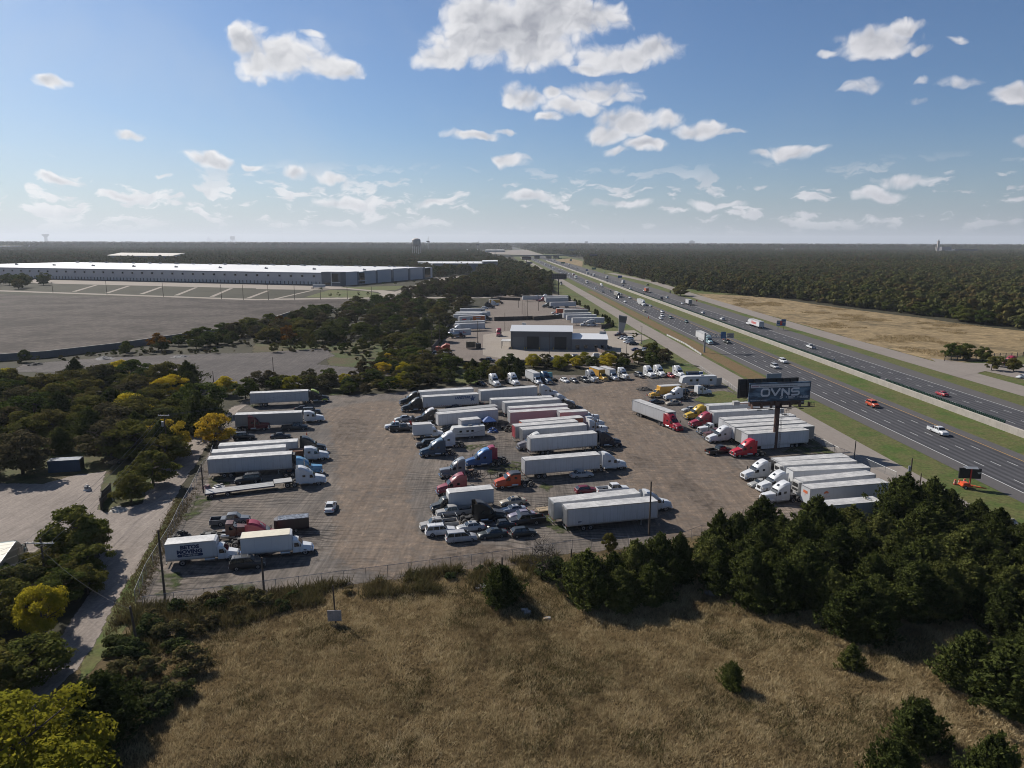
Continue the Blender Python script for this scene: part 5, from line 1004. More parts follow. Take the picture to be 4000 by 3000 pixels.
def wtower(name,c,x,y,px_h,px_w,kind,label):
    b=at(c,x,y); s=b.length/FPX/CR[c][2]; hh=px_h*s; r=px_w*s/2; e=empty(name,(b.x,b.y,0),0,label,'water tower'); t=MB(); l=MB(); cr=simple('tower_cream',(.50,.45,.40),.6); dk=simple('tower_grey',(.22,.22,.25),.6)
    mm=cr if kind=='legs' else dk
    if kind=='bowl':
        prof=[(.48,0),(.42,.55),(.62,.72),(1,.84),(1,.96),(.9,1)]
        for (r0,z0),(r1,z1) in zip(prof[:-1],prof[1:]): t.bar((0,0,z0*hh),(0,0,z1*hh),r*r0,dk,16,r*r1)
        part('tank',t,e)
    else:
        z0=.64 if kind=='legs' else .45
        prof=[(.35,z0-.06),(.85,z0),(1,z0+.08),(1,.9),(.82,.96),(.3,1.0)]
        for (r0,a),(r1,b2) in zip(prof[:-1],prof[1:]): t.bar((0,0,a*hh),(0,0,b2*hh),r*r0,mm,16,r*r1)
        part('tank',t,e)
        for i in range(6):
            a=i*math.pi/3+.2; q=MB(); q.bar((math.cos(a)*r*1.0,math.sin(a)*r*1.0,0),(math.cos(a)*r*.92,math.sin(a)*r*.92,hh*(z0+.06)),r*.055,mm,6); part('leg',q,e)
        q=MB(); q.bar((0,0,0),(0,0,hh*z0),r*.13,mm,8); part('riser',q,e)
wtower('water_tower','B',1388,345,160,72,'legs','large beige water tower on legs beyond the warehouse')
wtower('water_tower','A',400,212,57,46,'bowl','bowl shaped water tower at the far left horizon')
wtower('water_tower','A',2012,214,50,38,'legs2','dark round water tower near the horizon left of centre')
wtower('water_tower','A',1178,200,14,24,'legs2','tiny water tower on the horizon above the long warehouse')
wtower('water_tower','B',1052,206,16,8,'bowl','tiny water tower on the horizon left of the beige one')
wtower('water_tower','D',1250,218,10,12,'bowl','tiny white water tower on the right horizon')
def mast(name,c,x,y,ph,pw,label,cat='mast',mat='steel',dish=False):
    b=at(c,x,y); s=b.length/FPX/CR[c][2]; e=empty(name,(b.x,b.y,0),0,label,cat); q=MB(); h=ph*s; r=pw*s/2
    q.bar((0,0,0),(0,0,h),r,mat,6,r*.5); part('pole',q,e)
    if dish: q=MB(); q.box(-r*5,r*5,-r*2,r*2,h*.68,h*.78,'frame'); q.bar((r*3,0,h*.7),(r*3,0,h*1.1),r*.4,'steel'); part('antenna',q,e)
mast('radio_mast','B',1488,292,112,5,'antenna mast right of the beige water tower',dish=True)
mast('radio_mast','B',1917,292,80,5,'thin antenna mast left of the far highway',dish=True); mast('radio_mast','B',2067,390,150,5,'tall thin mast in the trees left of the highway')
mast('radio_mast','B',230,206,145,1.6,'very tall thin mast on the horizon at the left'); mast('radio_mast','C',965,235,55,3,'lattice mast on the horizon right of the highway'); mast('radio_mast','D',188,235,40,2.5,'thin mast on the right horizon')
for i,(x,h) in enumerate([(1600,150),(1705,120),(1805,155),(1850,120)]): mast('radio_mast','B',x,207,h,1.1,['leftmost','second','third','rightmost'][i]+' of four hair thin masts on the centre horizon')
b=at('D',1462,312); s=b.length/FPX/2.212; e=empty('factory',(b.x,b.y,0),0,'distant factory with a tall pale tower and chimney on the right','factory')
q=MB(); q.box(-6*s,6*s,-6*s,6*s,0,92*s,simple('stone_tower',(.42,.37,.34),.8)); q.bar((0,0,92*s),(0,0,104*s),4*s,'dull',8,1*s); part('tower',q,e)
q=MB(); q.box(-16*s,-11*s,0,5*s,0,50*s,'conc'); q.box(30*s,100*s,0,30*s,0,50*s,simple('factory_wall',(.20,.20,.22),.8)); q.box(60*s,125*s,-10*s,5*s,0,25*s,'conc'); q.box(130*s,300*s,5*s,60*s,0,34*s,simple('factory_wall2',(.07,.075,.08),.8)); part('block',q,e)
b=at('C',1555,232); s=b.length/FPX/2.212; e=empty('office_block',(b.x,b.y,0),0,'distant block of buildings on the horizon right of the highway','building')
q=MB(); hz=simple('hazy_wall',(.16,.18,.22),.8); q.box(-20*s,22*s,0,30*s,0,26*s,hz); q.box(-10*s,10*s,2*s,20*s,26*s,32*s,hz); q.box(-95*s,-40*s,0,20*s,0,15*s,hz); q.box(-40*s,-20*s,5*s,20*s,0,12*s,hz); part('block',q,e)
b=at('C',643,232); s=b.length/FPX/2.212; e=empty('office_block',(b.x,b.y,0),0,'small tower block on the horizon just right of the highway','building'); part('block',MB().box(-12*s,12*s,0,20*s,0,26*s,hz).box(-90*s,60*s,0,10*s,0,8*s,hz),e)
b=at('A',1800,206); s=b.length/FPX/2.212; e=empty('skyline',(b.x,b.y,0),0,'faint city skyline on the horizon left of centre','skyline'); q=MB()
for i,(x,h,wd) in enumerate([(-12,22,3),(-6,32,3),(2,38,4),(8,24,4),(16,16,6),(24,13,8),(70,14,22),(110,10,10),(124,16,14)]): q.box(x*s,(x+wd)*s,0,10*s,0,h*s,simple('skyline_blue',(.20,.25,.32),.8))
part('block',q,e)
# overpass
O0=at('S',180,455); O1=at('S',1060,440); O0.z=O1.z=0; do=(O1-O0).normalized(); no=Vector((-do.y,do.x,0)); LO=(O1-O0).length
ov=empty('overpass',O0,math.atan2(do.y,do.x),'concrete road bridge crossing the far highway','bridge')
part('deck',MB().box(-60,LO+60,0,26,7.2,9.0,'conc'),ov); part('railing',MB().box(-60,LO+60,-.3,0,8.2,10.1,simple('bridge_rail',(.20,.20,.20),.7)).box(-60,LO+60,26,26.3,8.2,10.1,'conc'),ov)
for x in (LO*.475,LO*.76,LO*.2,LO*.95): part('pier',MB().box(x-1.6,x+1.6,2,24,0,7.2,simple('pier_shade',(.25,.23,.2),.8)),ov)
# wall between the carriageways
for nm,m_,z1,lab,cat in (('median_wall',simple('barrier_concrete',(.35,.32,.28),.85,0,.2,.4),1.9,'long concrete wall between the two carriageways','wall'),):
    yy=[0,60,120,180,240,300,360,420,500,600,700,800,950,1100,1400,1800]; vs=[];fs=[]
    for y in yy:
        for s,z in ((129.9,0),(129.9,z1-.15),(130.25,z1),(130.6,z1-.15),(130.6,0)): q=cor(s,y); vs.append((q.x,q.y,z))
    for i in range(len(yy)-1):
        for k in range(4): fs.append((i*5+k,(i+1)*5+k,(i+1)*5+k+1,i*5+k+1))
    mw=tag(part(nm,MB().add(vs,fs,m_)),lab,cat)
def slat_screen(y0,y1,label):
    m=MB(); y=y0
    while y<y1:
        a=cor(130.45,y); b=cor(130.45,y+.45); m.hexa([(a.x-.25,a.y,1.78),(a.x+.25,a.y+.2,1.78),(b.x+.25,b.y,1.78),(b.x-.25,b.y-.2,1.78),(a.x-.25,a.y,2.6),(a.x+.25,a.y+.2,2.6),(b.x+.25,b.y,2.6),(b.x-.25,b.y-.2,2.6)],simple('screen_green',(.012,.055,.035),.6)); y+=.75
    return tag(part('glare_screen',m),label,'screen','green glare screens on the median wall')
slat_screen(176,232,'green anti glare screen on the median wall at the right edge'); slat_screen(236,700,'long green anti glare screen on the median wall behind the traffic')
# ------------------------------------------------------------------ billboard
BASE=at('L',595,352); BASE.z=0
BL=at('N',435,428,15.8); BR=at('N',1765,382,15.8); db=(BR-BL); db.z=0; WB=db.length; db.normalize(); ang=math.atan2(db.y,db.x)
inv=Matrix.Rotation(-ang,3,'Z'); lb=inv@(BL-BASE); x0=lb.x; y0=lb.y; x1=x0+WB
bbd=empty('billboard',BASE,ang,'tall single post billboard with a dark blue advertisement on a brown column','billboard')
q=MB(); q.bar((0,0,0),(0,0,11.2),.62,'brown',20,.55); part('column',q,bbd)
q=MB(); q.box(x0+.6,x1-1.0,y0+.5,y0+1.1,10.3,11.4,'brown'); q.box(x0-.3,x1+.9,y0-.75,y0-.1,9.95,10.02,'brown'); q.bar((x0-.3,y0-.75,10),(x1+.9,y0-.75,10),.06,'brown')
for i in range(7): x=x0+.8+i*(WB-1)/6; q.box(x-.06,x+.06,y0-.7,y0+.3,10.0,11.0,'brown')
q.box(-.6,.6,y0+.2,2.2,10.4,11.4,'brown'); part('frame',q,bbd)
def gradient_face(name,cols):
    m,t,p=nmat(name); co=t.new('ShaderNodeTexCoord').outputs['Object']; n=t.noise(t.vm('MULTIPLY',co,(.25,.6,.9)),1.0,5,.6,.4); t.put(p.inputs[0],t.ramp(n,[(.35+.3*i/(len(cols)-1),c) for i,c in enumerate(cols)])); p.inputs['Roughness'].default_value=.6; return m
face=gradient_face('ad_face',[(.010,.016,.028),(.014,.03,.055),(.03,.07,.12),(.10,.16,.22)])
zb,zt=11.45,15.8
q=MB(); q.box(x0,x1,y0,y0+.18,zb,zt,face); pn=part('ad_panel',q,bbd)
q=MB(); q.box(x0+.35,x1-.25,y0-.03,y0-.01,zt-1.15,zt-.35,simple('warning_white',(.55,.56,.58),.6)); part('warning_strip',q,pn)
q=MB(); q.text('WARNING:',.42,(x0+.5,y0-.05,zt-.92),(1,0,0),(0,0,1),simple('warn_ink',(.25,.05,.12),.6),.012,0,.85); q.text('This product contains nicotine derived from tobacco. Nicotine is an addictive chemical.',.42,(x0+2.5,y0-.05,zt-.92),(1,0,0),(0,0,1),'frame',.006,0,.63); part('warning_text',q,pn)
wm=simple('letter_white',(.62,.64,.68),.6)
q=MB()
def thick(pts,wd,closed=False):
    n=len(pts)
    for i in range(n if closed else n-1):
        a=Vector((pts[i][0],pts[i][1])); b=Vector((pts[(i+1)%n][0],pts[(i+1)%n][1])); d=(b-a).normalized(); nn=Vector((-d.y,d.x))*wd/2; a=a-d*wd*.12; b=b+d*wd*.12
        q.poly([(a.x-nn.x,y0-.05,a.y-nn.y),(b.x-nn.x,y0-.05,b.y-nn.y),(b.x+nn.x,y0-.05,b.y+nn.y),(a.x+nn.x,y0-.05,a.y+nn.y)],wm)
def lt(fx): return x0+fx*WB
h0,h1=zb+1.35,zb+2.85; c_=.3
O=lt(.20),lt(.325); thick([(O[0]+c_,h0),(O[1]-c_,h0),(O[1],h0+c_),(O[1],h1-c_),(O[1]-c_,h1),(O[0]+c_,h1),(O[0],h1-c_),(O[0],h0+c_)],.42,True)
thick([(lt(.355),h1+.1),(lt(.425),h0),(lt(.495),h1+.1)],.44)
thick([(lt(.535),h0-.1),(lt(.535),h1),(lt(.645),h0),(lt(.645),h1+.1)],.42)
S_=lt(.69),lt(.81); thick([(S_[1],h1),(S_[0]+c_,h1),(S_[0],h1-.2),(S_[0],h0+.95),(S_[0]+.2,h0+.75),(S_[1]-.2,h0+.75),(S_[1],h0+.55),(S_[1],h0+.2),(S_[1]-c_,h0),(S_[0],h0)],.40)
part('brand_letters',q,pn)
q=MB(); 
for tx,fx,sz in (('7700',.50,.46),('X',.60,.4),('AIRFLOW',.635,.46),('X',.79,.4),('LED SCREEN',.825,.46)): q.text(tx,sz,(lt(fx),y0-.05,zb+.72),(1,0,0),(0,0,1),wm,.015,.15,.86)
q.text('ASK YOUR LOCAL VAPE SHOP',.30,(lt(.02),y0-.05,zb+.22),(1,0,0),(0,0,1),wm,.004,0,1.0)
for fx,wd_ in ((.5,.6),(.645,1.3),(.83,2.1)): q.box(lt(fx),lt(fx)+wd_,y0-.052,y0-.048,zb+.52,zb+.60,wm)
part('ad_text',q,pn)
q=MB(); q.box(x1-1.9,x1-1.1,y0+.44,y0+.48,10.75,11.15,'board'); part('owner_plate',q,bbd)
bx=MB(); yb=y0+4.2; bx.box(x0-.6,x0-.6+WB,yb-.12,yb+.05,zb+.1,zt+.15,'frame'); bk=part('back_panel',bx,bbd)
q=MB()
for i in range(9): x=x0-.6+.3+i*(WB-.6)/8; q.box(x-.06,x+.06,yb-.45,yb-.12,zb,zt+.1,'frame')
for z in (zb+.4,zb+1.7,zb+3.1): q.box(x0-.6,x0-.6+WB,yb-.4,yb-.3,z,z+.12,'frame')
q.box(x0-.8,x0-.6+WB,yb+.1,yb+.8,10.0,10.08,'brown'); part('back_frame',q,bbd)
q=MB(); q.box(x0+6.4,x0+10.2,yb-.1,yb+.02,zt+.15,zt+1.25,'steel'); part('extension_panel',q,bbd)
q=MB()
for z in np.arange(.6,10.6,.42): q.box(.72,1.02,-.52,-.48,z,z+.04,'brown')
q.bar((.72,-.5,.4),(.72,-.5,10.6),.03,'brown'); q.bar((1.02,-.5,.4),(1.02,-.5,10.6),.03,'brown')
q.box(1.3,2.4,-.9,.2,8.1,8.16,'brown'); [q.bar((x,y,8.1),(x,y,9.3),.03,'brown') for x in (1.3,2.4) for y in (-.9,.2)]; q.bar((1.3,-.9,9.3),(2.4,-.9,9.3),.03,'brown'); q.bar((1.3,-.9,8.7),(2.4,-.9,8.7),.03,'brown'); part('ladder',q,bbd)
for x in (x0+2.2,x0+5.0,x0+9.6,x0+12.6): part('lamp',MB().box(x-.5,x+.5,y0-1.3,y0-.95,9.7,9.85,'frame').bar((x,y0-.7,10),(x,y0-1.1,9.8),.03,'frame'),bbd)
q=MB(); [q.bar((x1+.05,y0-.7,z),(x1+.9,y0-.7,z),.03,'frame') for z in (10.5,11.0)]; [q.bar((x,y0-.7,10),(x,y0-.7,11.0),.03,'frame') for x in (x1+.05,x1+.5,x1+.9)]; part('walkway_rail',q,bbd)
q=MB(); q.box(x0-2.0,x0-.6,yb-1.4,yb-.4,10.1,11.0,'roofw'); part('equipment_box',q,bbd)
def board2(c,x,y,xl,xr,yt,yb_,label,panel,letters=None,back=False,gz=None):
    b=at(c,x,y); b.z=0; s=(b.length/FPX)/CR[c][2]*1.0; s=math.hypot(b.y,CAMH)/FPX/CR[c][2]
    e=empty('billboard',b,math.atan2(-b.x,b.y)*1.0,label,'billboard'); z1=(y-yt)*s*1.02; z0=(y-yb_)*s*1.02; X0=(xl-x)*s; X1=(xr-x)*s
    part('column',MB().bar((0,.2,0),(0,.2,z0+.5),.45,'frame',10),e); part('panel',MB().box(X0,X1,-.15,.15,z0,z1,panel),e)
    if back:
        q=MB(); [q.box(X0+i*(X1-X0)/8-.08,X0+i*(X1-X0)/8+.08,-.45,-.15,z0,z1,'frame') for i in range(9)]; [q.box(X0,X1,-.4,-.3,z0+f*(z1-z0),z0+f*(z1-z0)+.15,'frame') for f in (0,.33,.66,.97)]; part('frame',q,e)
    if letters: part('lettering',MB().box(X0+.6,X1-.6,-.18,-.16,z0+(z1-z0)*.45,z0+(z1-z0)*.6,letters),e)
board2('C',400,668,342,468,490,538,'billboard seen from behind on a grey post beside the frontage road',simple('board_back',(.17,.155,.15),.8),back=True)
board2('S',312,620,215,410,415,475,'dark billboard with reddish panel beside the far frontage road',simple('maroon_board',(.07,.03,.04),.7),'board')
board2('S',370,600,322,440,518,555,'small dark blue board below the maroon billboard',simple('navy_board',(.02,.03,.07),.7),'roofw')
board2('S',1690,520,1670,1835,345,395,'black billboard panel on a dark post at the forest edge',simple('black_board',(.02,.02,.022),.7),'board')
board2('S',1310,330,1215,1395,235,290,'tall pole sign among the far trees right of the highway',simple('dark_board',(.04,.045,.04),.7))
# gantry sign over the near carriageway
b=at('W',925,1022); e=empty('sign_gantry',(b.x,b.y,0),0,'cantilever sign gantry reaching over the near carriageway','sign gantry')
q=MB(); q.bar((0,0,0),(0,0,8.6),.42,'steel',12,.36); part('post',q,e)
q=MB(); 
for z in (6.6,8.1):
    for y in (-.4,.4): q.bar((0,y,z),(12.3,y,z),.09,'steel',6)
for i in range(12): q.bar((i*1.02+.1,-.4,6.6 if i%2 else 8.1),(i*1.02+1.1,-.4,8.1 if i%2 else 6.6),.06,'steel',4); q.bar((i*1.02+.1,.4,6.6 if i%2 else 8.1),(i*1.02+1.1,.4,8.1 if i%2 else 6.6),.06,'steel',4)
part('truss',q,e); part('sign_panel',MB().box(6.6,8.7,-.9,-.75,6.3,9.2,'signblue').box(9.6,12.6,.5,.62,6.4,8.4,'dull'),e); part('sign_bracket',MB().box(6.8,6.95,-.75,-.4,6.2,9.0,'frame').box(8.3,8.45,-.75,-.4,6.2,9.0,'frame'),e)
def rsign(c,x,y,w_,h_,lift,mat,label,posts=2,rz=0.0,txt=None,cat='road sign'):
    b=at(c,x,y); b.z=0; s=math.hypot(b.y,CAMH)/FPX/CR[c][2]; e=empty('road_sign',b,rz,label,cat); W_=w_*s; H_=h_*s; Z_=lift*s*1.03
    q=MB(); [q.bar((k,0,0),(k,0,Z_+H_*.8),.08,'frame',5) for k in ((-W_*.3,W_*.3) if posts==2 else (0,))]; part('post',q,e)
    pn=part('panel',MB().box(-W_/2,W_/2,-.12,-.06,Z_,Z_+H_,mat),e)
    if txt: q=MB(); [q.box(a*W_-W_/2,bb_*W_-W_/2,-.15,-.13,Z_+cc*H_,Z_+dd*H_,mm) for a,bb_,cc,dd,mm in txt]; part('legend',q,pn)
    return e
e=rsign('W',2025,700,130,75,62,'signblue','blue services sign with logo plates beside the far carriageway',txt=[(.05,.32,.55,.85,'board'),(.36,.62,.1,.9,'redink'),(.68,.95,.55,.85,'board'),(.05,.32,.1,.35,'roofw')])
b_=MB().box(0,2.6,-.12,-.06,5.2,6.0,'signblue'); part('top_plate',b_,e)
rsign('V',1222,520,85,50,45,'signblue','small blue road sign in front of the far frontage road')
rsign('V',660,340,90,42,45,'green','green road sign in front of the far forest edge',1)
rsign('V',510,330,50,30,10,'signblue','blue sign above a white truck on the far carriageway',1)
rsign('S',1270,520,45,45,20,'green','square green exit sign on the far ramp grass',1)
rsign('S',1100,660,85,30,105,'green','dark green sign on a tall post beside the near carriageway far off',1)
rsign('S',1040,455,70,25,5,'green','green sign under the bridge end',1)
rsign('W',433,180,18,40,10,'dull','narrow grey sign in front of the lone round tree',1)
rsign('W',322,292,16,18,12,'orangep','orange diamond sign on the wall of the far carriageway',1); rsign('W',815,295,20,22,10,'orangep','orange roadwork sign behind the grey box truck',1)
rsign('D',568,1250,18,28,4,'roofw','small white marker sign on the median wall',1)
# pylon sign of the service lot
b=at('U',1600,780); e=empty('pylon_sign',(b.x,b.y,0),0,'grey flared monument sign at the service lot entrance','sign'); part('body',MB().prism([(-1.5,0),(1.0,0),(2.6,7),(2.8,8.6),(-1.7,9.3),(-1.5,5)],-.4,.4,'steel'),e); part('sign_face',MB().prism([(-1.3,5.6),(2.2,5.2),(2.5,8.2),(-1.5,8.8)],-.46,-.41,simple('sign_dark',(.08,.09,.09),.6)),e)
# utility poles
def pole(c,x,y,h,label,arm=None,trans=False,lean=(0,0),r=.16,name='utility_pole',cat='utility pole',extra=None,mat='wood',armz=.6,armang=0):
    b=at(c,x,y); b.z=0; e=empty(name,b,armang,label,cat); q=MB(); q.bar((0,0,-.1),(lean[0],lean[1],h),r,mat,9,r*.72); part('pole',q,e)
    if arm: q=MB(); q.box(-arm/2+lean[0],arm/2+lean[0],-.26,-.14,h-armz-.06,h-armz+.06,'steel'); [q.bar((k*arm/2*.9,-.2,h-armz),(k*arm/2*.9,-.2,h-armz+.25),.05,'roofw',6) for k in (-1,-.55,1)]; part('crossarm',q,e)
    if trans: q=MB(); q.bar((-.4,-.15,h-2.6),(-.4,-.15,h-1.5),.24,'steel',12); part('transformer',q,e)
    return e
pole('J',1690,1240,9.3,'tall wooden pole rising in front of the two nearest white trailers')
pole('P',1020,625,10.0,'tall wooden pole at the left end of the moving truck')
pole('O',585,1270,7.4,'wooden pole with a transformer above the cedar grove',trans=True)
pole('O',693,1195,2.9,'short wooden pole right of the transformer pole above the grove',r=.14)
pole('M',1362,1280,4.8,'short pole with a lamp behind the south fence below the black suv')
pole('L',1655,490,4.2,'short dark pole on the frontage road behind the right trailers',r=.12)
pole('G',705,1130,6.5,'dark thin pole in front of the tractor with the open hood',r=.1)
pole('F',300,1500,5.8,'black pole at the left end of the flatbed trailer',r=.14)
pole('P',290,545,7.2,'wooden pole with a metal crossarm at the lower left',arm=3.8)
pole('E',1820,1120,10.6,'wooden pole with a transformer and crossarm in the thick wood',arm=2.4,trans=True,armz=.2)
pole('B',1442,1330,8.2,'pole with a double crossarm in front of the far yard',arm=2.6,armz=1.5)
pole('P',850,920,5.4,'leaning dark pole in the brush at the lower left',lean=(-.35,0),r=.17)
pole('R',590,190,1.8,'small black mailbox like post at the grove edge',r=.09)
pole('Q',1467,265,2.6,'wooden post on the south fence behind the small round cedar',r=.15)
for c,x,y,ty,l in (('B',1587,1100,830,'dark lamp pole left of the far yard fence'),('B',1520,1160,950,'second dark pole left of the far yard fence'),('B',1580,1190,1090,'street lamp pole at the corner of the far yard'),('B',1915,1110,900,'tall pole beside the machinery in the far yard'),('T',1615,905,520,'tall pole left of the service building'),('T',1905,400,230,'brown pole standing in the open far yard'),('T',1988,540,225,'dark pole behind the service building'),('T',2028,660,320,'leaning thin pole behind the service building roof'),('T',2070,670,370,'floodlight pole behind the service building roof'),('T',2103,670,250,'tall dark pole behind the service building roof'),('U',298,1375,810,'tall dark pole in front of the service building'),('U',108,390,195,'brown post in the far yard behind the service building'),('C',230,800,665,'dark pole between the tractors of the far yard'),('U',1690,1240,960,'lamp pole in the service lot'),('K',1020,600,380,'dark post in front of the camper'),('B',150,1327,1210,'street lamp pole on the stone clearing'),('F',425,140,0,'dark pole behind the thick wood beside the stone clearing'),('B',1945,680,580,'pale pole in the wood below the warehouse drive'),('A',458,650,560,'leftmost thin pole along the service road'),('A',925,668,550,'thin pole along the service road, second from the left'),('A',1412,685,565,'thin pole along the service road, third from the left'),('A',1915,705,585,'thin pole along the service road, fourth from the left'),('A',2103,712,585,'thin pole along the service road near the centre'),('B',108,712,590,'thin pole in front of the warehouse dock, left one'),('B',335,710,592,'thin pole in front of the warehouse dock, middle one'),('B',558,708,600,'pole beside the lone trailer at the warehouse'),('B',790,702,590,'pole in front of the dark warehouse corner'),('B',1000,697,600,'pole at the entry grass of the warehouse'),('J',730,1510,1405,'thin steel fence stake below the parked cars')):
    b=at(c,x,y); s=math.hypot(b.y,CAMH)/FPX/CR[c][2]; pole(c,x,y,(y-ty)*s*1.04,l,r=.13 if b.y<500 else .2,cat='pole')
b=at('X',990,750); e=empty('lamp_post',(b.x,b.y,0),0,'tall street lamp on a concrete foot beside the parked cars','street lamp'); part('pole',MB().bar((0,0,.8),(0,0,8.6),.11,'brown',8,.08),e); part('foot',MB().bar((0,0,0),(0,0,.8),.32,'conc',12),e); part('lamp_head',MB().box(-.9,.05,-.15,.15,8.5,8.62,'brown'),e)
# wires: sagging spans
def wire(a,b,sag,label,r=.022):
    a=Vector(a);b=Vector(b); q=MB(); n=14; P=[a.lerp(b,i/n)-Vector((0,0,4*sag*(i/n)*(1-i/n))) for i in range(n+1)]
    for u,v in zip(P[:-1],P[1:]): q.bar(u,v,r,simple('cable',(.16,.15,.14),.6),3)
    tag(part('power_line',q),label,'cable','power lines over the dirt road at the left')
p1=at('P',290,545); p2=at('E',1820,1120); n_=Vector((p2.x-p1.x,p2.y-p1.y,0)).normalized(); back=Vector((p1.x-12,p1.y-40,0))
for k,(dx,z1,z2) in enumerate(((-1.8,7.0,10.4),(-.6,6.9,10.4),(1.6,6.9,10.4),(.1,5.2,8.0))):
    wire((p1.x+dx,p1.y-.2,z1),(p2.x+dx*.6,p2.y,z2),1.3,'power line from the crossarm pole up to the transformer pole'); wire((p1.x+dx,p1.y-.2,z1),(p1.x+dx-16,p1.y-34,z1+1.5),.8,'power line leaving the crossarm pole towards the lower left')
p3=at('B',1442,1330)
for dx in (-.9,.9): wire((p2.x+dx,p2.y,10.4),(p3.x+dx,p3.y,7.2),3.0,'power line from the transformer pole to the far yard')
p4=at('P',850,920); wire((p1.x,p1.y,5.6),(p4.x-.3,p4.y,5.0),1.0,'slack cable across the dirt road to the leaning pole'); p5=at('P',1020,625)
# lattice-free chain link fence
def meshmat():
    m,t,p=nmat('chain_link'); co=t.new('ShaderNodeTexCoord').outputs['Object']; n=t.noise(co,1.3,3,.5); p.inputs[0].default_value=(.30,.30,.29,1); p.inputs['Roughness'].default_value=.6; t.put(p.inputs['Alpha'],t.rng(n,.3,.7,.10,.24)); return m
CLM=meshmat()
def fence(pts,h,label,rail='steel',step=3.0,name='chain_link_fence',barb=False):
    P=[at('Z',*q) if not isinstance(q[0],str) else at(*q) for q in pts]; e=empty(name,P[0],0,label,'fence'); o=P[0].copy(); post=MB(); rl=MB(); ms=MB()
    for a,b in zip(P[:-1],P[1:]):
        L_=(b-a).length; n=max(1,round(L_/step)); 
        for i in range(n+1): q=a.lerp(b,i/n)-o; post.bar(q,q+Vector((0,0,h+.05)),.035,rail,5)
        A=a-o;B=b-o; U=Vector((0,0,h)); rl.bar(A+U,B+U,.03,rail,4); ms.poly([A,B,B+U,A+U],CLM)
    part('post',post,e); part('rail',rl,e); part('wire_mesh',ms,e)
fence([(560,2378),(800,2345),(1168,2296),(1430,2262),(1760,2219),(2080,2178),(2235,2150),(2455,2133)],1.7,'chain link fence along the south side of the yard')
fence([(2660,2120),(2740,2090),(2830,2080)],1.7,'short stretch of chain link fence at the gap in the cedars')
fence([('P',838,645),('P',905,480),('P',985,345),('P',1060,220),('P',1110,110),('P',1170,0),('F',300,1230),('F',375,1160),('F',420,1020)],2.0,'chain link fence with a pale top rail between the dirt road and the yard','roofw')
fence([('K',1545,350),('K',1640,410),('K',1730,480),('K',1830,560),('N',300,760)],1.6,'low fence between the yard and the frontage road')
fence([('L',1070,190),('L',1140,250),('L',1210,290),('L',1290,340),('L',1390,400),('L',1780,560),('L',2212,760)],1.6,'bent wire fence at the frontage road behind the trailers')
fence([('K',1000,120),('K',1220,150),('K',1340,240),('K',1400,280)],1.4,'low wire fence behind the blue bin')
def wallrun(pts,h,th,mat,label,cat='fence',name='screen_fence',cap=None,gap=None):
    P=[at(*q) for q in pts]; o=P[0].copy(); e=empty(name,o,0,label,cat); m=MB(); c_=MB()
    for a,b in zip(P[:-1],P[1:]):
        A=a-o;B=b-o; d=(B-A).normalized(); n=Vector((-d.y,d.x,0))*th/2; U=Vector((0,0,h)); m.hexa([A-n,B-n,B+n,A+n,A-n+U,B-n+U,B+n+U,A+n+U],mat)
        if cap: U2=Vector((0,0,h+.08)); n2=n*1.3; c_.hexa([A-n2+U,B-n2+U,B+n2+U,A+n2+U,A-n2+U2,B-n2+U2,B+n2+U2,A+n2+U2],cap)
        if gap:
            k=int((B-A).length/3)
            for i in range(k+1): q=A.lerp(B,i/max(1,k)); c_.box(q.x-.1,q.x+.1,q.y-.1,q.y+.1,0,h+.15,gap)
    part('panel',m,e)
    if c_.v: part('cap' if cap else 'post',c_,e)
    return e
fwood=simple('fence_dark_wood',(.055,.045,.04),.85,0,.2,1)
wallrun([('G',940,90),('G',1550,155)],2.2,.1,fwood,'dark screen fence on the near side of the far yard'); wallrun([('G',2060,100),('H',600,120),('H',1100,125)],2.0,.1,fwood,'dark screen fence behind the bushes between the yards')
wallrun([('T',50,1330),('T',230,1120),('T',430,760),('T',560,560)],2.3,.1,simple('fence_weathered',(.13,.115,.10),.85),'weathered screen fence along the left of the far yard')
wallrun([('T',1180,380),('T',1310,250),('T',1500,230),('T',1950,245)],2.2,.1,fwood,'dark fence at the back of the far yard')
wallrun([('T',1390,685),('T',2212,660),('U',20,560),('U',560,520)],2.4,.15,simple('fence_brownish',(.075,.06,.05),.85,0,.3,1),'brown panel fence behind the service building',gap='frame')
wallrun([('U',712,1090),('U',900,1080),('U',1110,1095)],2.2,.1,simple('fence_cedar',(.12,.10,.085),.85,0,.3,2),'wooden fence in front of the lean-to annex')
wallrun([('U',1120,1110),('U',1345,1190)],1.7,.08,simple('fence_brick',(.20,.13,.10),.85,0,.4,2),'brick coloured rail fence left of the gate',gap='roofw')
wallrun([('U',1375,1185),('U',1600,1260),('U',1820,1330)],1.7,.08,simple('fence_brick2',(.20,.13,.10),.85,0,.4,2),'brick coloured rail fence right of the gate',gap='roofw')
wallrun([('U',1240,715),('U',1460,660)],2.2,.12,simple('fence_umber',(.10,.075,.06),.85,0,.3,2),'short brown screen fence at the end of the far trailers')
wallrun([('A',-300,1268),('A',0,1240),('A',400,1212),('A',1000,1140),('A',1600,1048),('A',1820,1018),('A',2212,952),('B',300,850)],2.8,.4,simple('retaining_shade',(.17,.165,.16),.8,0,.15,.2),'long dark retaining wall below the graded field','wall','retaining_wall','conc')
wallrun([('W',385,775),('W',640,900),('W',885,1060)],.75,.12,M['roofw'],'white guard rail beside the frontage road','guard rail','guard_rail',gap='steel')
wallrun([('D',1510,1255),('D',1720,1262)],.1,.1,M['conc'],'low kerb beside the east frontage road','kerb','kerb')
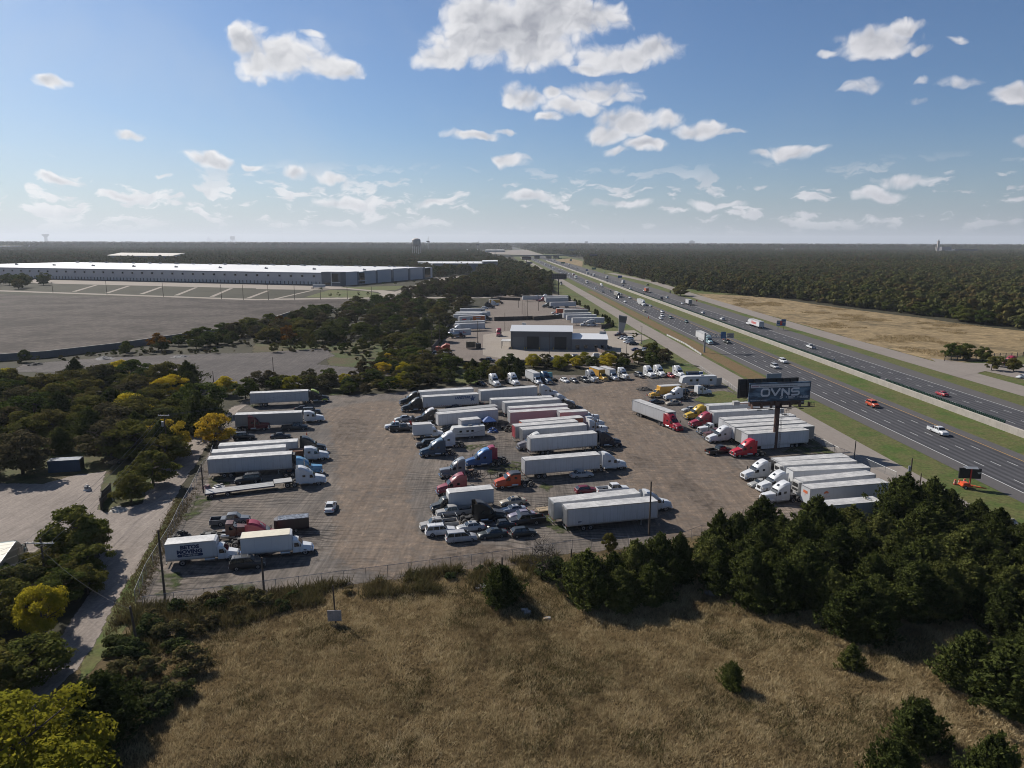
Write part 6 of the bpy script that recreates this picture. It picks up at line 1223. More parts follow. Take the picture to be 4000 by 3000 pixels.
wallrun([('D',1525,1240),('D',1850,1222),('D',2300,1200)],2.0,.05,CLM,'dark rail fence beyond the small trees at the right edge',gap='frame')
wallrun([('E',1095,1640),('E',1110,1560),('E',1200,1470)],2.2,.1,simple('gate_rust',(.07,.06,.05),.85),'old screen gate beside the west yard entrance','gate','gate',gap='wood')
wallrun([('E',1220,1540),('E',1370,1500)],1.4,.05,CLM,'pale rail fence beside the small cedar',gap='roofw')
wallrun([('K',1430,400),('K',1540,385)],2.6,.12,M['dull'],'grey screen panel behind the camper',cat='fence')
# message board trailer, drums
b=at('O',1140,1200); e=empty('message_board',(b.x,b.y,0),R(-8),'orange trailer mounted message board seen from behind on the grass','message board')
s_=1.0; part('display',MB().box(-2.0,2.0,-.15,.15,2.0,4.05,'black'),e); part('mast',MB().box(.0,.22,-.3,-.12,.7,4.0,'redink'),e); part('solar_panel',MB().hexa([(-.9,-.5,4.0),(1.3,-.5,4.0),(1.5,.6,4.15),(-1.1,.6,4.15),(-.9,-.5,4.06),(1.3,-.5,4.06),(1.5,.6,4.21),(-1.1,.6,4.21)],'steel'),e)
part('trailer_bed',MB().box(-1.5,.4,-.9,.8,.5,.75,'orangep').box(-1.3,-.2,-.8,.7,.75,1.15,'orangep').bar((.3,-.8,.55),(2.6,-1.5,.55),.08,'orangep').bar((.3,.6,.55),(2.4,-1.3,.55),.08,'orangep'),e)
part('emblem',MB().prism([(1.25,3.35),(1.9,3.35),(1.75,3.0),(1.4,3.0)],-.19,-.16,'alu'),e)
pr=[]; wheel(pr,-.9,-1.05,.35,.22,'roofw'); wheel(pr,-.9,1.0,.35,.22,'roofw'); o_=[]
for p_ in pr: o_.append(link(bpy.data.objects.new(p_[0],p_[1].mesh(p_[0])),e if len(p_)<3 else o_[p_[2]]))
def drum():
    q=MB(); r=.3
    for i,(z0,z1) in enumerate(((.08,.3),(.3,.48),(.48,.66),(.66,.84),(.84,1.0))): q.bar((0,0,z0),(0,0,z1),r-.02*i,'orangep' if i%2==0 else 'roofw',12,r-.02*(i+1))
    f=MB(); f.bar((0,0,0),(0,0,.08),.45,'black',8); return [('barrel',q),('base',f)]
for x,y,l in ((1018,1168,'leftmost orange traffic drum beside the message board'),(1058,1170,'second orange traffic drum beside the message board'),(1106,1160,'orange traffic drum partly hidden by the message board bed')): 
    p=at('O',x,y); spawn('drum',drum,'traffic_drum',(p.x,p.y,0),0,l,'traffic drum','traffic drums on the verge')
def cone(): return [('body',MB().bar((0,0,.03),(0,0,.75),.17,'orangep',10,.03)),('base',MB().box(-.2,.2,-.2,.2,0,.04,'orangep'))]
for c,x,y,l in (('F',1575,788,'orange cone beside the dark sedan'),('K',470,540,'orange cone at the yellow box truck'),('U',2087,525,'orange marker cone on the near shoulder')): p=at(c,x,y); spawn('cone',cone,'traffic_cone',(p.x,p.y,0),0,l,'traffic cone',None,scale=1 if c!='U' else 2)
# litter, piles, small yard things
def heap(c,x,y,r,h,mat,label,seed,name='debris_pile',cat='debris pile'):
    p=at(c,x,y); g=random.Random(seed); q=MB(); n=14
    pts=[(0,0,h)]; 
    for k,(f,z) in enumerate(((.35,.75),(.7,.4),(1,0))):
        for i in range(n): a=2*math.pi*i/n; rr=r*f*g.uniform(.8,1.2); pts.append((rr*math.cos(a),rr*math.sin(a)*.8,h*z*g.uniform(.7,1.2)))
    fs=[(0,1+i,1+(i+1)%n) for i in range(n)]
    for k in (0,1): fs+=[(1+k*n+i,1+(k+1)*n+i,1+(k+1)*n+(i+1)%n,1+k*n+(i+1)%n) for i in range(n)]
    q.add(pts,fs,mat)
    if mat is not M['black']:
        for i in range(9): a=g.uniform(0,6.28); rr=g.uniform(0,r*.8); X,Y=rr*math.cos(a),rr*math.sin(a); Z=h*(1-rr/r)*.8; q.box(X-.3,X+.4*g.random(),Y-.2,Y+.3*g.random(),Z,Z+.15+.2*g.random(),'rubbish' if i%2 else mat)
    o=part(name,q); o.location=(p.x,p.y,0); tag(o,label,cat)
heap('K',430,455,2.9,1.1,M['dark'] if 'dark' in M else simple('gravel_heap',(.05,.045,.04),.95,0,.4,3),'heap of dark gravel left of the yellow box truck',1,'gravel_heap','gravel heap')
heap('M',345,625,1.6,1.2,simple('black_tarp',(.014,.014,.015),.7),'heap covered with a black tarp at the left fence',2,'tarp_heap','covered heap'); heap('E',1280,1640,1.6,.6,M['conc'],'pale slab pile beside the old gate',3)
heap('A',900,1222,4,1.2,simple('rubble_grey',(.26,.25,.24),.9,0,.5,3),'pale rubble pile behind the stone clearing',4); heap('A',1550,1205,3.5,.8,simple('rubble_grey',(.26,.25,.24),.9,0,.5,3),'dark and pale rubble on the stone clearing',5); heap('A',305,1275,3,1.0,simple('dark_heap',(.03,.028,.026),.98,0,.4,3),'black heap on the stone clearing',6)
heap('Q',1365,345,1.1,.25,M['roofw'],'two white boards in the grass left of the small round cedar',7,'boards','boards'); heap('Q',1600,480,.9,.2,M['board'],'scattered rubbish below the small round cedar',8); heap('Q',1710,515,.5,.15,M['tan'],'small yellowish litter in the dry grass',9); heap('R',90,575,2.0,.4,M['rubbish'],'broken boards at the foot of the fence clump cedars',10); heap('R',420,612,1.6,.35,M['rubbish'],'pale rubbish at the gap before the grove',11)
heap('E',945,1425,.8,1.1,M['roofw'],'round white tank on the ground of the west yard',14,'round_tank','tank'); heap('O',1540,1520,1.2,.5,M['conc'],'round white concrete lid on the verge',15,'concrete_lid','lid')
heap('F',345,1450,.9,.7,simple('pink_junk',(.42,.25,.24),.8),'pinkish junk at the rear end of the flatbed',16); heap('F',490,1430,1.4,.3,M['roofw'],'white slab behind the flatbed',17); heap('G',1765,1190,1.5,1.3,M['bluetarp'],'blue and white tarp heap beside the camper',18,'tarp_heap','covered heap')
p=at('R',590,620)
def signboard(): return [('post',MB().bar((0,0,-.1),(-.15,0,5.3),.11,'wood',8,.09)),('board',MB().box(-.95,.75,-.22,-.14,.55,2.0,'board'))]
p=at('Q',570,537); spawn('signboard',signboard,'sign_post',(p.x,p.y,0),R(5),'wooden post with a faded square board in the dry grass','sign post')
# bins and toilet
def bin_(): 
    q=MB(); q.hexa([(-2.2,-1.1,.15),(2.2,-1.1,.15),(2.2,1.1,.15),(-2.2,1.1,.15),(-2.4,-1.2,1.9),(2.4,-1.2,1.9),(2.4,1.2,1.9),(-2.4,1.2,1.9)],'dumpblue'); r=MB(); [r.box(-2.4+i*.8,-2.3+i*.8,-1.27,-1.17,.2,1.9,'dumpblue') for i in range(7)]; l=MB().box(-2.3,2.3,-1.15,1.15,1.9,2.0,'black'); return [('bin_body',q),('rib',r),('lid',l)]
p=at('K',1130,272); spawn('bin',bin_,'waste_bin',(p.x,p.y,0),R(5),'dark blue waste container at the end of the north truck row','waste container')
def toilet():
    q=MB(); q.box(-.6,.6,-.6,.6,.1,2.2,simple('toilet_blue',(.03,.13,.33),.5)); r=MB(); r.loft([(-.62,2.15,2.3,.62,.5,.05),(0,2.15,2.45,.62,.5,.08),(.62,2.15,2.3,.62,.5,.05)],'roofw'); d=MB().box(-.45,.45,-.64,-.6,.2,2.05,simple('toilet_blue2',(.02,.10,.28),.5)); return [('cabin',q),('roof',r),('door',d)]
p=at('K',1245,282); spawn('toilet',toilet,'portable_toilet',(p.x,p.y,0),R(-10),'blue portable toilet beside the waste container','portable toilet')
def canopy():
    q=MB(); q.add([(-1.7,-1.7,2.1),(1.7,-1.7,2.1),(1.7,1.7,2.1),(-1.7,1.7,2.1),(0,0,3.1)],[(0,1,4),(1,2,4),(2,3,4),(3,0,4)],'bluetarp'); q.box(-1.7,1.7,-1.71,-1.69,1.9,2.1,'bluetarp'); l=[('roof_cloth',q)]
    for x in (-1.65,1.65):
        for y in (-1.65,1.65): l.append(('leg',MB().bar((x,y,0),(x,y,2.1),.03,'steel',5)))
    return l
p=at('G',1690,1150); spawn('canopy',canopy,'canopy_tent',(p.x,p.y+1.5,0),R(14),'blue pop up canopy behind the camper','canopy')
b=at('Z',120,1990)
# ------------------------------------------------------------------ vehicles in place
WHT=(.70,.71,.72); HR=14.0; HL=196.0
def near(rz,p,half):   # the side of a vehicle that faces the camera
    l=Vector((-math.sin(rz),math.cos(rz),0)); s=1 if l.dot(Vector((-p.x,-p.y,0)))>0 else -1; return l*s*half
def veh(key,fn,name,c,x,y,hd,label,cat,group=None,half=1.2,flat=False,off=0):
    rz=R(hd); p=at(c,x,y); p.z=0; o=p-near(rz,p,half)+Vector((math.cos(rz),math.sin(rz),0))*off
    return spawn(key,fn,name,o,rz,label,cat,group,flat)
def tractor(c,x,y,hd,label,col=WHT,group='road tractors parked in the yard',name='semi_tractor',off=0,**k):
    k=dict(k); k['col']=col; return veh(('semi',str(sorted(k.items(),key=str))),lambda:semi(**k),name,c,x,y,hd,label,'truck',group,1.2,off=off)
def trl_edge(c,xa,ya,xb,yb,nose,label,L=None,group='white semi trailers parked in the yard',z=4.1,name='semi_trailer',key=None,hd=None,**k):
    """near roof edge from its left to its right end as seen; nose 'L' or 'R'"""
    a=at(c,xa,ya,z); b=at(c,xb,yb,z); Ls=(b-a).length; 
    d=(b-a); d.z=0; d.normalize()
    if hd is not None: d=Vector((math.cos(R(hd)),math.sin(R(hd)),0))
    LL=L or (16.15 if 14.2<Ls<17.5 else (14.6 if 12.8<Ls<=14.2 else round(Ls,1))); n=Vector((-d.y,d.x,0))
    if n.y<0: n=-n
    mid=(a+b)/2+n*1.3 if hd is None else a+d*LL/2+n*1.3; mid.z=0
    if nose=='R': rz=math.atan2(d.y,d.x); o=mid+d*LL/2
    else: rz=math.atan2(-d.y,-d.x); o=mid-d*LL/2
    k['L']=LL; kk=dict(k); 
    return spawn(('trl',key or str(sorted([(q,v if not callable(v) else v.__name__) for q,v in kk.items()],key=str))),lambda:trailer(**kk),name,o,rz,label,'trailer',group)
def cars(c,x,y,hd,label,col,kind='sedan',group='cars parked in the yard',name=None,flat=False,off=0,**k):
    nm=name or dict(sedan='parked_car',coupe='parked_car',hatch='parked_car',suv='parked_suv',van='minivan',pickup='pickup_truck')[kind]; cat=dict(suv='suv',van='minivan',pickup='pickup truck').get(kind,'car')
    return veh(('car',col,kind,str(sorted(k.items()))),lambda:car(col,kind,**k),nm,c,x,y,hd,label,cat,group,.93,flat,off)
BLK=(.014,.015,.017); DGN=(.02,.035,.03); NAVY=(.010,.018,.045); REDD=(.14,.012,.018); RED=(.50,.010,.025); ROSE=(.35,.03,.05); SIL=(.42,.43,.44); GREY=(.13,.14,.155); GOLD=(.40,.35,.27)
# left column
trl_edge('F',875,275,1585,243,'R','white refrigerated trailer at the top of the left column of trucks',reefer='frame')
tractor('F',1795,385,HR,'black tractor with yellow green trim at the top of the left column',BLK,acc=(.45,.50,.06),fair=(.45,.52,.06))
trl_edge('F',735,540,1460,510,'R','dirty grey metal trailer behind the dark red tractor',side='dull',roof='roofw')
tractor('F',1725,635,HR,'white mid roof tractor hitched to the dirty grey trailer',roof='mid',style='aero')
tractor('F',1050,735,HR,'dark red bobtail tractor in front of the dirty grey trailer',REDD,style='classic',grille='frame',stack=True)
cars('F',1535,728,HR,'dark blue pickup in front of the dirty grey trailer',(.015,.03,.04),'pickup')
cars('F',880,848,HR,'black suv beside the yellow tree',BLK,'suv'); cars('F',1330,838,HR,'dark sedan right of the black suv by the yellow tree',(.02,.025,.035),'sedan')
cars('F',1600,492,HR,'black car behind the white mid roof tractor',BLK,'sedan'); cars('F',1700,530,HR,'second dark car behind the white mid roof tractor',(.03,.035,.045),'suv')
trl_edge('F',500,925,1440,868,'R','long white trailer behind the black tractor with the sloping roof'); tractor('F',1740,1015,HR,'black tractor with a sloping roof behind the white truck with the rusty load',(.012,.018,.02))
trl_edge('F',415,1008,1300,938,'R','white trailer between two others in the left column, hitchless')
def deco_pas(q,L): q.text('PASQUALI',1.0,(-8.6,-1.315,2.75),(1,0,0),(0,0,1),simple('ghost_ink',(.52,.54,.56),.5),.015,0,1.15)
trl_edge('F',370,1090,1365,1025,'R','white trailer with faint ghost lettering on its side',deco=deco_pas,reefer='frame')
tractor('F',1770,1108,HR,'white tractor with a rusty load box behind its cab',roof='mid',style='aero',dump=M['rust'],name='dump_truck')
tractor('F',1690,1290,HR,'light blue tractor half hidden behind the tall white tractor',(.10,.28,.46),style='classic',stack=True)
tractor('F',1725,1412,HR,'tall white tractor hitched to the long flatbed trailer',roof='high')
def flatbed():
    p=[]; q=MB(); dk=panel_mat('deck_boards',(.42,.41,.39),.3,.5,.4); q.box(-12.3,0,-1.28,1.28,.98,1.08,dk); q.box(0,3.3,-1.28,1.28,1.42,1.52,dk); [q.box(-12.3,0,y-.04,y+.04,1.08,1.10,'alu') for y in (-1.2,-.4,.4,1.2)]; p.append(('deck',q))
    f=MB(); f.box(-12.3,0,-.5,-.38,.7,.98,'frame'); f.box(-12.3,0,.38,.5,.7,.98,'frame'); f.box(-.1,.1,-1.2,1.2,.9,1.45,'frame'); f.box(0,3.2,-.5,.5,1.15,1.42,'frame'); f.box(-12.35,-12.2,-1.28,1.28,.6,1.08,'frame'); p.append(('frame',f))
    for s in (-1,1):
        f=MB(); f.box(-12.3,0,s*1.29-.02,s*1.29+.02,.86,1.08,simple('side_rail_navy',(.03,.03,.07),.5)); p.append(('side_rail',f))
        for x in (-11.2,-8.4): wheel(p,x,s*1.2,.44,.55)
    return p
a=at('F',1178,1412,1.08); b=at('F',345,1512,1.08); d=(a-b); d.z=0; d.normalize(); o=a+Vector((-d.y,d.x,0))*1.28; o.z=0
spawn('flat',flatbed,'flatbed_trailer',o,math.atan2(d.y,d.x),'long empty step deck flatbed trailer with silver boards','trailer')
cars('F',750,1402,HL,'black suv with a white roof rack behind the flatbed trailer',BLK,'suv',rack=True)
# bottom left
def deco_betos(q,x0,x1):
    ink=M['navy']; ax=(1,0,0); az_=(0,0,1); y=-1.24; cx=(x0+x1)/2-.15
    q.text('BETOS',.78,(cx,y,2.72),ax,az_,ink,.05,0,1.12,'CENTER'); q.text('MOVING',.78,(cx-.05,y,2.02),ax,az_,ink,.05,0,1.12,'CENTER')
    n=10; pts=[]
    for k in (-1,1):
        for i in range(n+1): a_=math.pi/2*k*-1+math.pi*i/n*(1 if k==-1 else 1); a_=(math.pi/2+math.pi*i/n) if k==-1 else (-math.pi/2+math.pi*i/n); pts.append((cx+k*1.55+.22*math.cos(a_),y,1.70+.22*math.sin(a_)))
    q.poly(pts,ink); q.text('214-493-9560',.34,(cx,y-.012,1.58),ax,az_,M['roofw'],.012,0,1.15,'CENTER')
veh('betos',lambda:boxtruck(L=7.0,deco=deco_betos),'box_truck','M',955,932,HR,'white moving box truck with dark blue lettering on its side','truck','box trucks')
veh('wbox',lambda:boxtruck(L=7.3,roofm=simple('cream_roof',(.66,.60,.46),.6)),'box_truck','M',1875,852,HR,'plain white box truck with a cream roof, above the black suv','truck','box trucks')
cars('M',1110,474,HR,'grey pickup with a half covered bed at the left of the yard',GREY,'pickup',cover='halfcover')
tractor('M',1095,655,HR,'old rusty brown tractor behind the moving truck',(.16,.075,.05),roof='flat',style='classic',bunk=False,group=None)
tractor('M',1500,722,HR,'rose red tractor hidden behind the plain white box truck',ROSE)
def smalltrailer():
    q=MB(); q.loft([(-5.2,.5,2.35,1.05,1.05,.02),(-.3,.5,2.35,1.05,1.05,.05),(.3,.7,2.25,.6,.6,.1)],simple('black_trailer',(.03,.02,.022),.4),True,False); r=MB().box(-5.15,-.4,-1.0,1.0,2.35,2.4,simple('patchy_foil',(.40,.41,.43),.35,.6,.9,2)); f=MB().bar((.2,0,.5),(1.5,0,.5),.06,'frame'); p=[('body',q),('roof',r),('hitch',f)]
    for s in (-1,1): wheel(p,-2.2,s*1.12,.34,.2); wheel(p,-3.1,s*1.12,.34,.2)
    return p
p=at('M',1640,600); spawn('smt',smalltrailer,'cargo_trailer',(p.x-2.0,p.y+1.2,0),R(HL),'small black enclosed trailer with a patchy silver roof','trailer')
cars('M',1290,1022,HR,'black suv with roof rack in front of the two box trucks',BLK,'suv',rack=True)
veh(('wc',),lambda:car(WHT,'sedan'),'parked_car','Z',1316,1978,97,'white sedan alone in the middle of the open yard','car',None,.93,False)
# centre column, facing left
NL=R(16)
trl_edge('G',590,545,1445,490,'L','white trailer at the top of the centre column behind the one with the star',reefer='frame'); tractor('G',335,770,HL,'black tractor at the top of the centre column',(.012,.016,.018))
def deco_star(q,L):
    ink=simple('blue_ink',(.015,.07,.20),.5); y=1.31
    q.text('LANDSTAR',1.02,(-9.2,y,3.0),(-1,0,0),(0,0,1),ink,.05,.25,.84); star(q,-14.3,2.85,.98,y+.01,ink); q.box(-12.9,-11.2,y-.005,y,2.55,2.62,ink)
    for i in range(14): a=math.pi*.15+i*.16; q.bar((-14.3-1.15*math.cos(a),y,3.1+.45*math.sin(a)),(-14.3-1.15*math.cos(a+.16),y,3.1+.45*math.sin(a+.16)),.035,ink,3)
    for x in np.arange(-15.6,-1,.6): q.box(x,x+.28,y-.005,y+.003,1.3,1.38,'red')
trl_edge('G',630,630,1535,575,'L','white trailer with blue lettering and a blue star on its side',deco=deco_star,side='whiteb'); tractor('G',370,876,HL,'black tractor hitched to the trailer with the blue star',(.012,.017,.018),group='black road tractors in the yard')
trl_edge('G',905,862,1845,772,'L','dull grey roofed trailer behind the rust streaked white one',side='dull',roof='dull')
for x,y,l in ((1060,880,'black car between the star trailer and the grey roofed trailer'),(1420,830,'second black car between the star trailer and the grey roofed trailer')): cars('G',x,y-40,HL,l,BLK,'sedan')
trl_edge('G',870,910,1860,825,'L','rust streaked white trailer behind the camper',side='white'); tractor('G',590,1065,HL,'black tractor with a white roof and its hood tilted open',(.016,.018,.02),fair=(.6,.6,.6),open_hood=True)
cars('G',85,1160,HL,'white tow truck with a boom and red lights',WHT,'pickup',cover='tow',name='tow_truck'); cars('G',235,1030,HL,'silver car behind the white tow truck',SIL,'sedan')
cars('G',440,1180,HR,'dark grey pickup beside the white tow truck',(.04,.042,.045),'pickup'); cars('G',775,1142,HR,'white sedan in front of the tractor with the open hood',(.55,.56,.57),'sedan')
veh('obox',lambda:boxtruck(L=4.6,open_rear=True),'box_truck','G',905,1290,HR,'short white box truck with an open rear door left of the camper','truck','box trucks')
cars('G',595,1458,HL,'black suv in front of the white tractor beside the camper',BLK,'suv')
cars('G',985,1190,HL,'dark car behind the short box truck',(.03,.035,.04),'sedan')
def camper():
    wm_=panel_mat('camper_white',(.60,.60,.58),9,.25,.05); p=[]; q=MB(); q.prism([(0,.55),(0,1.3),(.9,2.9),(8.6,2.95),(8.6,.55)],-1.2,1.2,wm_); p.append(('body',q)); p.append(('roof_unit',MB().box(4.6,5.6,-.4,.4,2.95,3.2,'steel').box(7.2,7.6,-.3,.1,2.95,3.1,'frame')))
    for x in (2.3,4.0,5.2): p.append(('window',MB().box(x,x+.62,-1.225,-1.2,1.7,2.15,'glass').box(x,x+.62,1.2,1.225,1.7,2.15,'glass')))
    q=MB()
    for s in (-1,1): q.bar((1.6,s*1.22,1.3),(5,s*1.22,1.1),.05,'dull',3); q.bar((5.2,s*1.22,1.25),(8.4,s*1.22,2.0),.05,'dull',3); q.bar((1.2,s*1.22,2.0),(3.2,s*1.22,1.45),.04,'dull',3)
    p.append(('stripe',q)); q=MB(); q.bar((0,-.5,.5),(-1.3,0,.5),.06,'frame'); q.bar((0,.5,.5),(-1.3,0,.5),.06,'frame'); q.bar((-.45,0,.5),(-.45,0,1.0),.22,'roofw',10); p.append(('hitch',q))
    for s in (-1,1): wheel(p,4.9,s*1.2,.36,.22); wheel(p,5.75,s*1.2,.36,.22)
    return p
b=at('G',1395,1300); rz=R(15); o=b-near(rz,b,1.2)-Vector((math.cos(rz),math.sin(rz),0))*4.9; spawn('camper',camper,'camper_trailer',o,rz,'white camper trailer with grey swooshes in the middle of the yard','camper')
trl_edge('G',1260,1085,1560,1055,'L','small white trailer behind the camper',L=5.0,z=2.9,group=None)
tractor('G',860,1480,HL,'white bobtail tractor behind the slate blue one'); tractor('G',690,1612,HL,'slate blue bobtail tractor left of the camper',(.035,.075,.12),fair=(.16,.25,.34))
# centre bobtails
tractor('I',985,440,HL,'crimson tractor behind the bright blue one',(.30,.015,.06),style='aero'); tractor('I',905,478,HL,'bright blue bobtail tractor in the centre of the yard',(.03,.10,.26),fair=(.08,.24,.52))
tractor('I',540,632,HL,'grey long nosed tractor with chrome stacks',(.19,.21,.235),style='classic',stack=True); tractor('I',505,880,HL,'dusty red tractor above the black cab box truck',(.26,.035,.05))
tractor('I',1335,788,HL,'orange tractor with a dark roof left of the striped white trailer',(.55,.08,.02),roof='mid',fair=(.03,.03,.035))
def ladderframe():
    q=MB()
    for y in (-1.1,1.1):
        for z in (.7,1.9): q.bar((0,y,z),(12,y,z),.06,'frame',5)
        for i in range(9): q.bar((i*1.5,y,.7),(i*1.5,y,1.9),.05,'frame',4); 
        for i in range(8): q.bar((i*1.5,y,1.9 if i%2 else .7),((i+1)*1.5,y,.7 if i%2 else 1.9),.04,'frame',4)
    for i in range(9): q.bar((i*1.5,-1.1,.7),(i*1.5,1.1,.7),.05,'frame',4)
    p=[('frame',q)]
    for s in (-1,1): wheel(p,7.2,s*1.2,.45,.3)
    return p
b=at('I',800,700); spawn('lad',ladderframe,'frame_trailer',(b.x+.3,b.y+1.2,0),R(15),'black open lattice frame trailer between the red and the orange tractors','trailer')
trl_edge('I',620,845,1245,780,'L','x',L=7.8,z=3.9) if False else None
veh('kbox',lambda:boxtruck(cab=(.015,.02,.022),L=8.2),'box_truck','I',415,1132,HL,'white box truck with a black cab below the dusty red tractor','truck','box trucks')
tractor('I',1290,1262,HR,'black brown tractor facing right among the parked cars',(.022,.018,.016),style='aero',grille='frame')
cars('I',480,1200,HL,'silver pickup below the black cab box truck',(.40,.39,.37),'pickup'); cars('I',250,1388,HL,'tan silver pickup with a ladder rack',(.42,.40,.37),'pickup',cover='ladder')
cars('I',590,1450,HR,'white suv with a roof rack left of the silver minivan',WHT,'suv',rack=True); cars('I',900,1542,HR,'silver minivan in the front row of parked cars',(.45,.45,.46),'van')
cars('I',770,1412,HL,'silver sedan with a sunroof behind the silver minivan',(.45,.46,.47),'sedan',sunroof=True); cars('I',1085,1512,HL,'dark green sedan right of the silver minivan',(.03,.04,.04),'sedan',sunroof=True)
cars('I',1770,1470,HR,'black wagon at the right end of the front row of parked cars',(.015,.02,.02),'hatch'); cars('I',1210,1385,HL,'black car behind the dark green sedan',BLK,'sedan')
cars('I',1395,1035,HL,'gold sedan with a sunroof, topmost of the parked cars',GOLD,'sedan',sunroof=True); cars('I',1400,1150,HL,'light blue grey coupe below the gold sedan',(.22,.26,.33),'coupe',sunroof=True,roofc=(.5,.5,.52)); cars('I',1520,1235,HL,'mauve grey sedan below the light blue coupe',(.24,.22,.28),'sedan'); cars('J',50,1135,HL,'black pickup at the right side of the parked cars',(.02,.02,.024),'pickup')
# centre trailers facing right
trl_edge('H',-297,533,618,460,'R','white trailer at the top of the centre right row'); tractor('H',895,625,HR,'white tractor with small red lettering at the top of the centre right row')
trl_edge('H',-128,672,872,628,'R','white trailer below the topmost one of the centre right row'); trl_edge('H',85,725,995,660,'R','white trailer hitched to the white tractor with the oval window'); tractor('H',1165,790,HR,'white tractor with an oval window in the centre right row')
trl_edge('H',180,812,1110,755,'R','white trailer hitched to the dark tractor in the centre right row'); tractor('H',1300,885,HR,'dark tractor with a pale roof in the centre right row',(.05,.055,.06),fair=(.5,.5,.5))
trl_edge('H',185,880,1140,820,'R','long faded pink trailer in the centre right row',side='pink'); trl_edge('H',975,880,1448,852,'R','short faded pink trailer in the centre right row',side='pink',L=7.6); tractor('H',1560,1040,HR,'small white day cab truck in front of the short pink trailer',roof='flat',bunk=False,style='classic')
trl_edge('H',365,1042,1382,955,'R','orange sided trailer in the centre right row',side='orange',doors='orange'); trl_edge('H',258,1105,1285,1020,'R','white trailer with red rear doors',doors='doorred'); tractor('H',1640,1130,HR,'white tractor behind the one with two windows',WHT,roof='mid')
trl_edge('H',380,1160,1425,1080,'R','silver white trailer above the one hitched to the navy tractor',doors='alu'); tractor('H',1690,1235,HR,'white tractor with two side windows and stacks',WHT,roof='high',style='classic',stack=True)
trl_edge('H',510,1300,1590,1210,'R','white trailer hitched to the navy tractor',side='white'); tractor('H',1905,1442,HR,'navy blue tractor in the centre right row',(.010,.016,.035),grille='frame')
tractor('H',405,1502,HL,'mauve grey long nosed tractor facing left behind the trailers',(.20,.185,.20),fair=(.6,.6,.58),style='aero')
trl_edge('J',160,315,1090,240,'R','white trailer with visible side seams above the silver sedan'); tractor('J',1350,432,HR,'white tractor hitched to the seamed trailer above the silver sedan')
cars('J',962,527,HR,'silver sedan in the shade below the seamed white trailer',(.36,.37,.38),'sedan'); cars('J',1012,728,HR,'dark red hatchback behind the two near white trailers',(.16,.010,.025),'hatch')
tractor('J',1370,740,HR,'x',WHT) if False else None
cars('J',1395,720,HR,'white pickup behind the near white trailers',WHT,'pickup')
trl_edge('J',515,835,1590,715,'R','white trailer hitched to the nearest white tractor in the centre',side='whiteb',doors='alu'); tractor('J',1900,942,HR,'nearest white tractor in the centre with black mirrors')
def deco_small(q,L): q.box(-14.2,-13.6,-1.31,-1.30,1.62,1.8,M['navy'])
trl_edge('J',690,915,1795,815,'R','nearest white trailer in the centre with a small blue plate',deco=deco_small,doors='alu')
def utility():
    q=MB(); q.box(-3.5,0,-1.0,1.0,.55,.62,'tan'); [q.bar((-3.5,y,z),(0,y,z),.03,'frame',4) for y in (-1,1) for z in (.7,1.1)]; [q.bar((x,y,.6),(x,y,1.1),.03,'frame',4) for x in (-3.5,-1.8,0) for y in (-1,1)]; g=MB(); [g.bar((-3.5,-1+i*.4,.6),(-3.55,-1+i*.4,2.2),.03,'frame',4) for i in range(6)]; g.bar((-3.55,-1,2.2),(-3.55,1,2.2),.03,'frame'); g.bar((-3.52,-1,1.4),(-3.52,1,1.4),.03,'frame'); f=MB(); f.bar((0,-.8,.5),(1.4,0,.5),.05,'frame'); f.bar((0,.8,.5),(1.4,0,.5),.05,'frame'); p=[('bed',q),('ramp_gate',g),('hitch',f)]
    for s in (-1,1): wheel(p,-2.0,s*1.1,.33,.2)
    return p
b=at('J',380,960); spawn('util',utility,'utility_trailer',(b.x-1,b.y,0),R(200),'small open utility trailer with a raised ramp gate','trailer')
# right column, facing left
trl_edge('K',1365,685,2300,600,'L','topmost white trailer of the right column behind the billboard',hd=13)
trl_edge('K',1430,780,2440,722,'L','second white trailer of the right column behind the red tractor',hd=13)
trl_edge('K',1580,885,2580,810,'L','third white trailer of the right column',hd=13.5); trl_edge('K',1650,940,2640,860,'L','fourth white trailer of the right column',hd=13.5); trl_edge('K',1735,990,2730,905,'L','fifth white trailer of the right column',hd=14); trl_edge('K',1836,1046,2830,955,'L','grey white trailer with a dark front in the right column',hd=14,side='dull')
trl_edge('L',240,160,1065,100,'L','white trailer with a side skirt behind the billboard column',skirt=True)
tractor('K',1110,892,HL,'yellow tractor in the right column',(.62,.40,.02),grille='chrome'); tractor('K',1185,1008,HL,'crimson tractor below the yellow one',(.33,.02,.045))
tractor('K',1310,1110,HL,'white long nosed day cab truck below the crimson tractor',WHT,roof='flat',style='classic',bunk=False); tractor('K',1400,1190,HL,'brown and yellow day cab truck behind the white tractor',(.13,.05,.045),roof='flat',style='classic',bunk=False,acc=(.5,.33,.03))
tractor('K',1445,1228,HL,'white tractor in the middle of the right column'); cars('K',1650,1370,23,'black pickup beside the bright red tractor',BLK,'pickup'); tractor('K',1805,1437,HL,'bright red bobtail tractor at the billboard column',(.52,.008,.025))
trl_edge('K',270,602,752,772,'R','white trailer pulled by the red tractor turning in the open yard',L=16.15,group=None,side='white'); tractor('K',845,1047,-66,'red tractor turning in the open yard with a white trailer',(.36,.012,.03),grille='frame')
cars('K',1045,780,HL,'silver car behind the yellow tractor',SIL,'sedan')
veh('ybox',lambda:boxtruck(cab=(.68,.38,.03),box='yellowb',L=7.4,roofm='roofw'),'box_truck','K',575,578,HL,'yellow box truck at the top of the right column','truck','box trucks'); tractor('K',800,612,HL,'white tractor in front of the yellow box truck')
